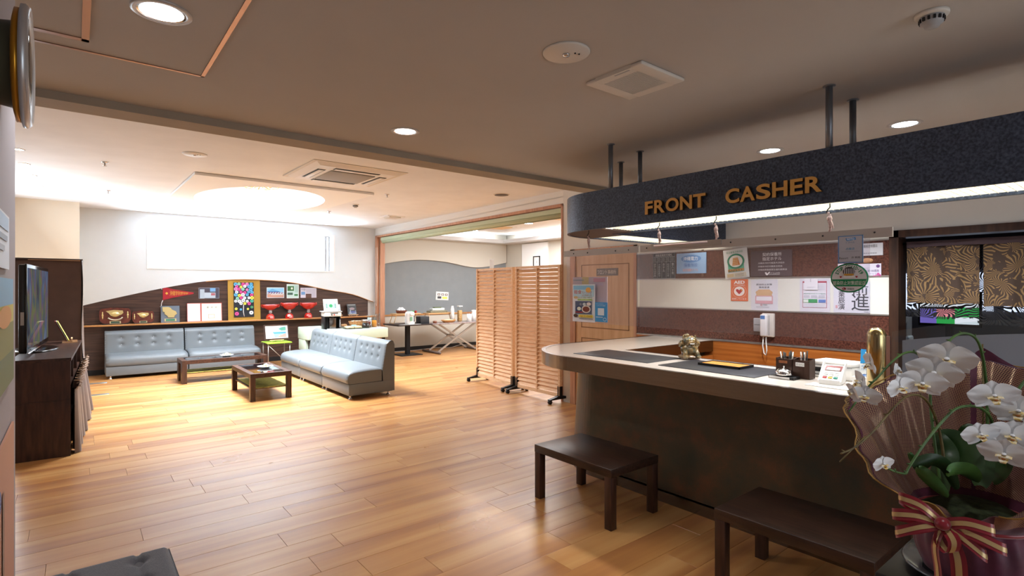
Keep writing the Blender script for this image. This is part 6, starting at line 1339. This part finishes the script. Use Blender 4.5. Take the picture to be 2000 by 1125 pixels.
wallsheet('near_poster', 'colourful blue, yellow and olive poster on the near left wall', 'poster', 1.3, 2.12, 1.29, 1.575, [('r', 0, 0, 1, .25, '#7fb0d0'), ('r', 0, .25, 1, .42, '#cfc25a'), ('r', 0, .42, 1, .7, '#8a8a3f'), ('r', 0, .7, 1, 1, '#6a7a4a'), ('o', .3, .6, .2, .1, '#4f9ac0'), ('o', .7, .35, .2, .1, '#d99a4a')], '#8a8a4a', .008)
wallsheet('near_poster', 'pinkish brown sheet low on the near left wall', 'poster', 1.5, 2.2, .55, 1.15, [('r', .2, .1, .26, .9, '#6d6a84'), ('r', .5, .2, .56, .95, '#8a6a5a'), ('o', .35, .2, .1, .06, '#4a6aa8')], '#c08a72')

# ================================================================ ORCHIDS
OC = Vector((1.55, .29, 0)); EF = Vector((-.983, -.182, 0)); ER = Vector((.182, -.983, 0))
stand = thing('plant_stand', 'dark plant stand with pale wood edge under the potted orchids', 'stand', (1.555, .285, 0))
part('stand_top', RB(-.15, -.15, .88, .15, .15, .908, .003), mat('stand_black', '#131111', .4), stand); part('pale_edge', B(-.145, -.145, .84, .145, .145, .88), wood_mat('pale_stand_wood', '#a87248', '#c58f62', .5, (4, 4, 14), 4), stand)
for sx in (-.13, .10):
    for sy in (-.13, .10): part('leg', B(sx, sy, 0, sx+.03, sy+.03, .84), M_DARKW, stand)
single('plant_saucer', MB().lathe([(0, 0), (.09, 0), (.125, .016), (.13, .018), (.126, .022), (.088, .006), (0, .006)], n=48), mat('grey_saucer', '#6d747c', .2, .5), 'shiny grey saucer under the wrapped orchid pot', 'saucer', loc=(OC.x, OC.y, .9085))
orch = thing('potted_orchid', 'white moth orchids wrapped in maroon paper and gold net with a ribbon bow', 'potted plant', (OC.x, OC.y, .916))
Z0 = .916
def OL(v): return Vector(v)-Vector((OC.x, OC.y, Z0))      # world -> local
ctrl_z = [(-180, 1.365), (-150, 1.34), (-120, 1.285), (-95, 1.285), (-75, 1.25), (-50, 1.15), (-25, 1.105), (-5, 1.075), (15, 1.11), (40, 1.175), (70, 1.23), (100, 1.28), (130, 1.36), (155, 1.36), (180, 1.365)]
ctrl_r = [(-180, .20), (-140, .205), (-110, .20), (-85, .205), (-60, .215), (-30, .19), (-5, .135), (15, .17), (40, .215), (70, .23), (110, .22), (150, .2), (180, .20)]
def surf(phi, v, k=1.0, dz=0, off=0):
    zr = interp(ctrl_z, phi)+dz; rr_ = interp(ctrl_r, phi)*k
    zw, rw = 1.045, .098
    if v < .3: q = v/.3; z = Z0+.006+(zw-Z0-.006)*q; r = .090+.014*math.sin(PI*q)+(rw-.090)*q+.004*math.sin(phi*PI/180*17+q*3)*q
    else:
        q = (v-.3)/.7; z = zw+(zr-zw)*q; r = rw+(rr_-rw)*(q**.72)
        r += .010*q*math.sin(R_(phi)*9+q*2)+.006*q*math.sin(R_(phi)*23)
        z += .006*q*q*math.sin(R_(phi)*13)
        if q > .85: r += .02*(q-.85)/.15
    r += off; a = R_(phi); return OL(Vector((OC.x, OC.y, 0))+EF*(r*math.cos(a))+ER*(r*math.sin(a))+Vector((0, 0, z)))
M_MAR = mat('maroon_paper', '#561b36', .6, noise=(30, .2), bump=(25, .35), sheen=.2)
def two_sided(fn, nu, nv): return MB().grid(fn, nu, nv)
part('wrapping_paper', two_sided(lambda u, v: surf(-180+360*u, v), 160, 26), M_MAR, orch)
# pointed paper corners showing above the net
for phi0, w_, hh_ in ((-152, 26, .03), (-100, 20, .025), (128, 26, .045), (175, 30, .03)):
    part('paper_corner', MB().grid(lambda u, v: surf(max(-180, min(180, phi0+(u-.5)*w_*(1-v))), 1, 1.0, 0, .004)+Vector((0, 0, v*hh_)), 8, 4), M_MAR, orch)
# gold net: woven strands
def net_mat():
    m = bpy.data.materials.new('gold_net'); m.use_nodes = True; nt = m.node_tree; b = nt.nodes['Principled BSDF']; b.inputs['Base Color'].default_value = lin('#d3ac82'); b.inputs['Metallic'].default_value = .35; b.inputs['Roughness'].default_value = .32
    uv = nt.nodes.new('ShaderNodeAttribute'); uv.attribute_name = 'net'; sp = nt.nodes.new('ShaderNodeSeparateXYZ'); nt.links.new(uv.outputs['Vector'], sp.inputs[0]); o = []
    for k in (0, 1):
        f = nt.nodes.new('ShaderNodeMath'); f.operation = 'FRACT'; nt.links.new(sp.outputs[k], f.inputs[0]); g = nt.nodes.new('ShaderNodeMath'); g.operation = 'LESS_THAN'; g.inputs[1].default_value = .17; nt.links.new(f.outputs[0], g.inputs[0]); o.append(g)
    mx = nt.nodes.new('ShaderNodeMath'); mx.operation = 'MAXIMUM'; nt.links.new(o[0].outputs[0], mx.inputs[0]); nt.links.new(o[1].outputs[0], mx.inputs[1]); nt.links.new(mx.outputs[0], b.inputs['Alpha']); return m
M_NET = net_mat()
def net_part(name, p0, p1, nu, nv, off, v0, dz, du, dv, fold=0):
    me = bpy.data.meshes.new(name); vs = []; at_ = []
    for j in range(nv+1):
        for i in range(nu+1):
            u, v = i/nu, j/nv; phi = p0+(p1-p0)*u; p = surf(max(-180, min(180, phi)), v0+(1-v0)*v, 1, dz, off)
            vs.append(p); at_ += [(phi/360*du+v*dv*.35), (v*dv-phi/360*du*.25), 0]
    fs = [(j*(nu+1)+i, j*(nu+1)+i+1, (j+1)*(nu+1)+i+1, (j+1)*(nu+1)+i) for j in range(nv) for i in range(nu)]
    me.from_pydata(vs, [], fs); a = me.attributes.new('net', 'FLOAT_VECTOR', 'POINT'); a.data.foreach_set('vector', at_); me.materials.append(M_NET)
    me.polygons.foreach_set('use_smooth', [True]*len(fs)); return lk(name, me, orch)
net_part('gold_net', -178, -8, 120, 24, -.004, .36, -.001, 360, 70); net_part('gold_net', 8, 178, 120, 24, -.004, .36, -.001, 360, 70)
net_part('gold_net_collar', -100, -10, 60, 14, .008, .52, .002, 360, 50); net_part('gold_net_collar', 12, 110, 60, 14, .008, .55, .002, 360, 50)
M_HEM = mat('net_hem', '#a8844a', .4, .6)
for p0, p1 in ((-178, -8), (12, 178)): part('net_hem', MB().tube([surf(p0+(p1-p0)*k/60, 1, 1, .002, .009) for k in range(61)], .0018, 5), M_HEM, orch)
part('moss', MB().lathe([(0, 1.075-Z0), (.06, 1.07-Z0), (.095, 1.05-Z0)], n=24, cap=False), mat('moss', '#2f3820', .9, noise=(60, .5), bump=(60, .8)), orch)
# ribbon bow
M_RR = mat('red_ribbon', '#8a0f22', .3, sheen=.4); M_RG = mat('gold_ribbon', '#c9ab78', .25, .3)
BC = dep(1842, 1020, 1.07)
def ribbon(path, w, wd, m2=True):
    """flat ribbon along path with width vector wd; a gold stripe rides on it"""
    pts = catmull([tuple(p) for p in path], 6); n = len(pts)
    def strip(a, b, lift):
        mb = MB(); vs = []
        for i, p in enumerate(pts):
            p = Vector(p); wv_ = wd(i/(n-1)) if callable(wd) else wd; nrm = (Vector(pts[min(i+1, n-1)])-Vector(pts[max(i-1, 0)])).cross(wv_)
            nrm = nrm.normalized() if nrm.length > 1e-9 else EF
            if nrm.dot(EF) < 0 and lift > 0: pass
            vs += [OL(p+wv_*(a*w)+nrm*0), OL(p+wv_*(b*w)+nrm*0)]
        return mb.add(vs, [(2*i, 2*i+1, 2*i+3, 2*i+2) for i in range(n-1)], True)
    o = part('ribbon', strip(-1, 1, 0), M_RR, orch)
    if m2:
        for s in (1, -1):
            mb = MB(); vs = []
            for i, p in enumerate(pts):
                p = Vector(p); wv_ = wd; t_ = (Vector(pts[min(i+1, n-1)])-Vector(pts[max(i-1, 0)])); nrm = t_.cross(wv_); nrm = nrm.normalized() if nrm.length > 1e-9 else EF
                vs += [OL(p-wv_*(.45*w)+nrm*(.0008*s)), OL(p+wv_*(.35*w)+nrm*(.0008*s))]
            part('gold_stripe', mb.add(vs, [(2*i, 2*i+1, 2*i+3, 2*i+2) for i in range(n-1)], True), M_RG, o)
def bw(dx, dz, df): return BC+ER*dx+Vector((0, 0, dz))+EF*df
up_ = Vector((.15, .1, 1)).normalized()
for sgn, spec in ((-1, ((.065, .035), (.075, .0), (.07, -.035))), (1, ((.07, .01), (.085, -.02), (.06, -.04)))):
    for dx, dz in spec:
        ribbon([bw(0, 0, .01), bw(sgn*dx*.5, dz*.6+.012, .03), bw(sgn*dx, dz+.004, .025), bw(sgn*dx*1.08, dz-.002, .01), bw(sgn*dx*.9, dz*.8-.006, -.0), bw(sgn*dx*.4, dz*.4-.004, .0), bw(0, 0, .005)], .011, up_)
ribbon([bw(0, .0, .012), bw(.018, -.02, .035), bw(.012, -.045, .03), bw(-.004, -.03, .015), bw(0, -.0, .01)], .011, (ER*.9+Vector((0, 0, .4))).normalized())
ribbon([bw(.005, -.01, .01), bw(.022, -.05, .022), bw(.026, -.10, .018), bw(.03, -.135, .02)], .013, ER)
ribbon([bw(-.003, -.01, .008), bw(-.012, -.045, .016), bw(-.008, -.09, .014), bw(-.006, -.13, .016)], .010, (ER*.6+EF*.7).normalized())
part('bow_knot', MB().ball(tuple(OL(bw(0, .003, .018))), .014, 14, 10, (1, 1, .9)), M_RR, orch)
part('waist_ribbon', MB().tube([surf(-180+10*k, .3, 1, 0, .003) for k in range(36)], .006, 6, closed=True), M_RR, orch)
# leaves
M_LEAF = mat('orchid_leaf', '#24401b', .42, noise=(14, .3)); M_LEAF2 = mat('orchid_leaf_light', '#3a6128', .42, noise=(14, .3))
def leaf(pts, w, m=None, wd=None):
    P_ = catmull([tuple(dep(*p)) for p in pts], 6); n = len(P_); vs = []
    for i, p in enumerate(P_):
        p = Vector(p); t_ = (Vector(P_[min(i+1, n-1)])-Vector(P_[max(i-1, 0)])).normalized(); s = (wd or t_.cross(EF)).normalized(); k = i/(n-1); ww = w*math.sin(PI*min(1, max(0, (k*.9+.06))))**.6*(1 if k < .97 else .6)
        nn = s.cross(t_).normalized()
        for q in (-1, -.5, 0, .5, 1): vs.append(OL(p+s*(ww*q)+nn*(.006*(1-q*q)-.003)))
    mb = MB().add(vs, [(5*i+j, 5*i+j+1, 5*i+5+j+1, 5*i+5+j) for i in range(n-1) for j in range(4)], True)
    return part('leaf', mb, m or M_LEAF, orch)
leaf([(1842, 962, 1.16), (1838, 930, 1.2), (1850, 890, 1.24), (1835, 860, 1.26), (1823, 848, 1.28)], .022)
leaf([(1905, 930, 1.17), (1890, 890, 1.22), (1862, 862, 1.26), (1830, 850, 1.28)], .03)
leaf([(1915, 950, 1.15), (1915, 900, 1.2), (1895, 850, 1.28), (1878, 832, 1.3)], .026)
leaf([(1868, 955, 1.14), (1850, 915, 1.14), (1825, 900, 1.13), (1795, 906, 1.12), (1782, 912, 1.12)], .015)
leaf([(1850, 970, 1.12), (1825, 945, 1.12), (1805, 925, 1.11), (1793, 912, 1.11)], .014, M_LEAF2)
leaf([(1910, 940, 1.13), (1892, 922, 1.1), (1868, 918, 1.07), (1851, 922, 1.05)], .019, M_LEAF2)
leaf([(1845, 968, 1.15), (1810, 930, 1.15), (1785, 900, 1.15), (1776, 884, 1.15)], .008, M_LEAF2)
leaf([(1935, 940, 1.16), (1955, 905, 1.2), (1960, 880, 1.24)], .022)
# stems
M_ST = mat('orchid_stem', '#4a6a34', .45, noise=(30, .3)); M_STB = mat('orchid_stem_brown', '#5a4a2c', .5, noise=(40, .35), col2='#7a6a3a')
def stem(pts, r, m, nodes=(), r2=None):
    P_ = catmull([tuple(dep(*p)) for p in pts], 6); o = part('stem', MB().tube([OL(p) for p in P_], r, 8, r2), m, orch)
    for k in range(3, len(P_)-2, 7):
        d = (Vector(P_[k+1])-Vector(P_[k])).normalized(); s = d.cross(EF).normalized(); p = OL(Vector(P_[k])); part('node', MB().cyl(p, p+s*.006+d*.004, .0026, .001, 6), m, o)
    return o
stem([(1925, 935, 1.2), (1928, 850, 1.22), (1928, 790, 1.22), (1925, 740, 1.2), (1918, 690, 1.18), (1906, 661, 1.17), (1885, 651, 1.16), (1864, 657, 1.15), (1848, 674, 1.14), (1836, 694, 1.14), (1820, 718, 1.14), (1808, 740, 1.14)], .0034, M_ST, r2=.0022)
part('support_stake', MB().tube([OL(dep(*p)) for p in ((1920, 940, 1.21), (1920, 800, 1.23), (1919, 672, 1.19))], .0016, 6), M_STB, orch)
stem([(1846, 925, 1.17), (1840, 870, 1.19), (1830, 825, 1.19), (1815, 790, 1.17), (1797, 773, 1.15), (1772, 774, 1.13), (1745, 797, 1.11), (1708, 840, 1.09), (1672, 872, 1.08), (1642, 886, 1.07)], .0031, M_STB, r2=.0018)
part('support_stake', MB().tube([OL(dep(*p)) for p in ((1640, 902, 1.07), (1660, 882, 1.075), (1690, 852, 1.085))], .0013, 5), M_STB, orch)
stem([(1836, 940, 1.16), (1826, 870, 1.18), (1818, 800, 1.2), (1815, 740, 1.2), (1803, 705, 1.19), (1788, 689, 1.17), (1766, 690, 1.15), (1743, 706, 1.13), (1717, 734, 1.12), (1697, 754, 1.11), (1672, 785, 1.1), (1658, 804, 1.1)], .0032, M_ST, r2=.0016)
stem([(1944, 930, 1.2), (1940, 860, 1.2), (1936, 820, 1.18), (1920, 800, 1.15), (1896, 793, 1.13), (1866, 799, 1.11), (1838, 826, 1.1), (1812, 858, 1.09), (1793, 885, 1.08), (1774, 915, 1.075), (1768, 925, 1.07), (1748, 921, 1.06), (1734, 915, 1.06)], .0034, M_ST, r2=.002)
stem([(1960, 930, 1.2), (1968, 870, 1.18), (1975, 820, 1.15), (1985, 770, 1.14), (2005, 740, 1.14)], .0032, M_ST)
# flowers
M_PET = mat('orchid_petal', '#e9eaec', .55, noise=(20, .03), sheen=.2); M_LIP = mat('orchid_lip', '#d8b23a', .45, noise=(160, .5), col2='#f0ead8'); M_LIPR = mat('orchid_lip_dark', '#9a5a1c', .5)
M_PETG = mat('orchid_petal_green', '#dfe8cf', .55)
def petal(L, wmax, ang, base=.004, cup=.2, shape=.75, dy=0):
    def f(u, v):
        s = v; ww = wmax*(math.sin(PI*min(.995, s**shape))**.75) if s > 0 else 0; x = (u-.5)*2*ww; z = base+L*s
        y = -cup*L*(s*s)*.5+cup*1.3*(x*x)/max(.01, wmax)*.5+dy+.0015*math.sin(x*300)*s
        ca, sa = math.cos(ang), math.sin(ang); return (x*ca+z*sa, y, -x*sa+z*ca)
    return MB().grid(f, 8, 9)
PM = {}
def flower_meshes():
    PM['p'] = [petal(.047, .031, s*1.32, .002, .16, .85, -.002).mesh('petal', M_PET) for s in (-1, 1)]
    PM['s'] = [petal(.044, .017, a, .002, .1, .8, .002).mesh('sepal', M_PET) for a in (0, 2.35, -2.35)]
    lip = MB(); lip.ball((0, -.008, -.006), .007, 10, 8, (1.2, 1, .8)); lip.grid(lambda u, v: ((u-.5)*.018*(1-.5*v), -.008-.012*math.sin(v*2.2), -.008-.014*v), 5, 6)
    for s in (-1, 1): lip.grid(lambda u, v: (s*(.004+.010*u), -.004-.013*v, -.002+.004*math.sin(v*3)-.003*u), 4, 4)
    PM['lip'] = lip.mesh('lip', M_LIP); PM['dot'] = MB().ball((0, -.0155, -.0085), .003, 8, 6, (1.4, .6, 1)).mesh('lip_spot', M_LIPR); PM['col'] = MB().ball((0, -.008, .003), .0045, 8, 6, (1, 1.4, .8)).mesh('column', M_PET)
flower_meshes()
def flower(px, py, t, sizepx, yaw=0, pitch=0, roll=0, green=False):
    P_ = dep(px, py, t); s = (sizepx/2*t/1056)/.0475
    d = (O-P_).normalized(); zr = math.atan2(d.x, -d.y)
    e = bpy.data.objects.new('flower', None); COL.objects.link(e); e.parent = orch; e.location = OL(P_); e.empty_display_size = .02
    e.rotation_euler = Euler((R_(pitch), R_(roll), zr+R_(yaw)), 'XYZ'); e.scale = (s, s, s*.74)
    for m in PM['p']+PM['s']+[PM['lip'], PM['dot'], PM['col']]: lk(m.name.split('.')[0], m, e)
for a in ((1851, 700, 1.12, 98, -8, 12, 4), (1825, 727, 1.10, 94, -5, 14, 8), (1801, 748, 1.085, 84, 5, 10, 3), (1757, 756, 1.09, 62, 42, 5, -12), (1752, 724, 1.12, 44, 70, -5, 30),
          (1690, 773, 1.08, 60, -12, 8, 3), (1701, 710, 1.12, 62, -72, 10, 10), (1682, 748, 1.10, 56, -66, 0, 40), (1667, 764, 1.09, 44, -60, 20, 20),
          (1724, 906, 1.055, 46, 40, 5, -8), (1940, 772, 1.1, 84, 15, 8, -8), (1914, 848, 1.08, 66, 22, 4, -14), (1990, 802, 1.1, 92, -5, 6, 0), (1975, 850, 1.07, 84, 12, 4, 6), (1962, 886, 1.05, 84, -6, 10, 3), (2010, 850, 1.08, 84, 0, 0, 0)):
    flower(*a)

# ================================================================ DOORWAY: NOREN CURTAIN, OFFICE
def noren_mat(name, base, light, alpha_gaps):
    m = bpy.data.materials.new(name); m.use_nodes = True; nt = m.node_tree; N = nt.nodes.new; L = nt.links.new; b = nt.nodes['Principled BSDF']; b.inputs['Roughness'].default_value = .8
    g = N('ShaderNodeNewGeometry'); n0 = N('ShaderNodeTexNoise'); n0.inputs['Scale'].default_value = 3.2; L(g.outputs['Position'], n0.inputs['Vector'])
    ml = N('ShaderNodeVectorMath'); ml.operation = 'SCALE'; ml.inputs['Scale'].default_value = .3; L(n0.outputs['Color'], ml.inputs[0]); ad = N('ShaderNodeVectorMath'); L(g.outputs['Position'], ad.inputs[0]); L(ml.outputs[0], ad.inputs[1])
    v = N('ShaderNodeTexVoronoi'); v.inputs['Scale'].default_value = 6.5; L(ad.outputs[0], v.inputs['Vector'])
    sb = N('ShaderNodeVectorMath'); sb.operation = 'SUBTRACT'; L(ad.outputs[0], sb.inputs[0]); L(v.outputs['Position'], sb.inputs[1]); sp = N('ShaderNodeSeparateXYZ'); L(sb.outputs[0], sp.inputs[0])
    at = N('ShaderNodeMath'); at.operation = 'ARCTAN2'; L(sp.outputs[1], at.inputs[0]); L(sp.outputs[2], at.inputs[1]); mu = N('ShaderNodeMath'); mu.operation = 'MULTIPLY_ADD'; mu.inputs[1].default_value = 20
    L(at.outputs[0], mu.inputs[0]); d2 = N('ShaderNodeMath'); d2.operation = 'MULTIPLY'; d2.inputs[1].default_value = 14; L(v.outputs['Distance'], d2.inputs[0]); L(d2.outputs[0], mu.inputs[2])
    si = N('ShaderNodeMath'); si.operation = 'SINE'; L(mu.outputs[0], si.inputs[0]); gt = N('ShaderNodeMath'); gt.operation = 'GREATER_THAN'; gt.inputs[1].default_value = .28; L(si.outputs[0], gt.inputs[0])
    n5 = N('ShaderNodeTexNoise'); n5.inputs['Scale'].default_value = 14; L(g.outputs['Position'], n5.inputs['Vector']); g5 = N('ShaderNodeMath'); g5.operation = 'GREATER_THAN'; g5.inputs[1].default_value = .42; L(n5.outputs['Fac'], g5.inputs[0]); mm = N('ShaderNodeMath'); mm.operation = 'MULTIPLY'; L(gt.outputs[0], mm.inputs[0]); L(g5.outputs[0], mm.inputs[1])
    if alpha_gaps: b.inputs['Base Color'].default_value = lin(base); iv = N('ShaderNodeMath'); iv.operation = 'SUBTRACT'; iv.inputs[0].default_value = 1; L(gt.outputs[0], iv.inputs[1]); L(iv.outputs[0], b.inputs['Alpha'])
    else:
        mx = N('ShaderNodeMix'); mx.data_type = 'RGBA'; mx.inputs['A'].default_value = lin(base); mx.inputs['B'].default_value = lin(light); L(mm.outputs[0], mx.inputs['Factor']); L(mx.outputs['Result'], b.inputs['Base Color'])
    return m
M_NOR = noren_mat('leaf_pattern_cloth', '#4a3a30', '#94774e', False); M_LACE = noren_mat('black_lace', '#121216', '#000', True)
nor = thing('doorway_curtain', 'brown split doorway curtain with a leaf pattern over black lace', 'curtain', (0, 0, 0))
NXX = WX+.07
def ncl(ya, yb, z0, z1, amp, x0): return MB().grid(lambda u, v: (x0+amp*math.sin(u*16+v*1.2)+.004*math.sin(u*41), ya+(yb-ya)*u, z1+(z0-z1)*v+.006*math.sin(u*9)*v), 60, 14)
part('top_band', ncl(1.40, -.33, 1.87, 1.92, .004, NXX-.008), mat('noren_band', '#4d3d42', .8), nor)
part('leaf_panel', ncl(1.40, .945, 1.425, 1.875, .010, NXX), M_NOR, nor); part('leaf_panel', ncl(.925, .32, 1.41, 1.875, .010, NXX), M_NOR, nor); part('leaf_panel', ncl(.30, -.30, 1.41, 1.875, .010, NXX), M_NOR, nor)
part('lace_panel', ncl(1.41, .96, 1.31, 1.87, .008, NXX+.03), M_LACE, nor); part('lace_panel', ncl(.965, .34, 1.27, 1.87, .008, NXX+.03), M_LACE, nor); part('lace_panel', ncl(.35, -.30, 1.29, 1.87, .008, NXX+.03), M_LACE, nor)
part('curtain_rod', MB().cyl((NXX+.01, 1.43, 1.905), (NXX+.01, -.35, 1.905), .01), M_BLACKM, nor)
def xo(px, py, X): return onX(px, py, X)
t = thing('office_desk', 'dark office desk seen through the doorway', 'desk', (0, 0, 0))
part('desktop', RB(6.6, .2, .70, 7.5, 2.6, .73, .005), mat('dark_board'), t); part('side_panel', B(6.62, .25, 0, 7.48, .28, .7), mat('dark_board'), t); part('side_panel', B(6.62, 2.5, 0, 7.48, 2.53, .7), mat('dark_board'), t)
q = xo(1756, 664, 6.7); 
t = thing('office_machine', 'white office machine with grey trays behind the doorway frame', 'machine', (6.95, 2.06, .7305))
part('body', RB(-.2, -.22, 0, .2, .22, .30, .02), M_WHITEP, t); part('sloping_lid', MB().prism([(-.2, .30), (.2, .30), (.2, .5), (.12, .5)], -.2, .2, Matrix(((1, 0, 0, 0), (0, 0, 1, 0), (0, 1, 0, 0), (0, 0, 0, 1)))), M_GREYP, t); part('paper_slot', B(-.202, -.15, .12, -.199, .15, .16), M_BLACK, t)
t = thing('computer_monitor', 'black monitor showing pink and green blocks behind the curtain', 'monitor', (7.0, 1.50, .7305))
part('foot', RB(-.1, -.12, 0, .1, .12, .015, .004), M_BLACK, t); part('neck', B(-.02, -.03, .015, .01, .03, .45), M_BLACK, t); part('housing', RB(-.03, -.26, .42, .0, .26, .78, .006), M_BLACK, t)
M_SC = [mat('screen_'+n, c, .4, emit=.9, ecol=c) for n, c in (('pink', '#e08a94'), ('green', '#2f9a4a'), ('white', '#d8e0ea'), ('violet', '#6a5fb0'))]
for y0, y1, z0, z1, k in ((-.24, -.05, .45, .52, 2), (-.05, .1, .52, .60, 0), (-.24, -.05, .52, .62, 1), (.1, .24, .45, .60, 3), (-.05, .1, .45, .52, 1), (-.24, .24, .62, .66, 2)): part('screen_block', B(-.033, y0, z0, -.0305, y1, z1), M_SC[k], t)
t = thing('office_window', 'bright white office window seen below the curtain hem', 'window', (9.08, 0, 0))
for k, (y0, y1) in enumerate(((2.55, 2.05), (1.95, 1.5), (1.4, 1.1))): part('window_pane', B(-.02, y1, 1.25, 0, y0, 1.75), mat('window_glow', '#dfe8f8', .5, emit=1.3, ecol='#cfdcf4'), t)
t = thing('office_shelf', 'grey metal shelving at the back of the office', 'shelf', (8.5, .4, 0))
for z in (.4, .9, 1.3, 1.8): part('shelf_board', B(-.2, -1.2, z, .25, .45, z+.02), mat('shelf_grey', '#5f646c', .5), t)
for y in (-1.2, .43): part('upright', B(-.2, y, 0, .25, y+.02, 2.0), mat('shelf_grey'), t)
spot('office_lamp', (7.2, 1.0, 2.55), 25, (.9, .95, 1), 150, .8, .1)
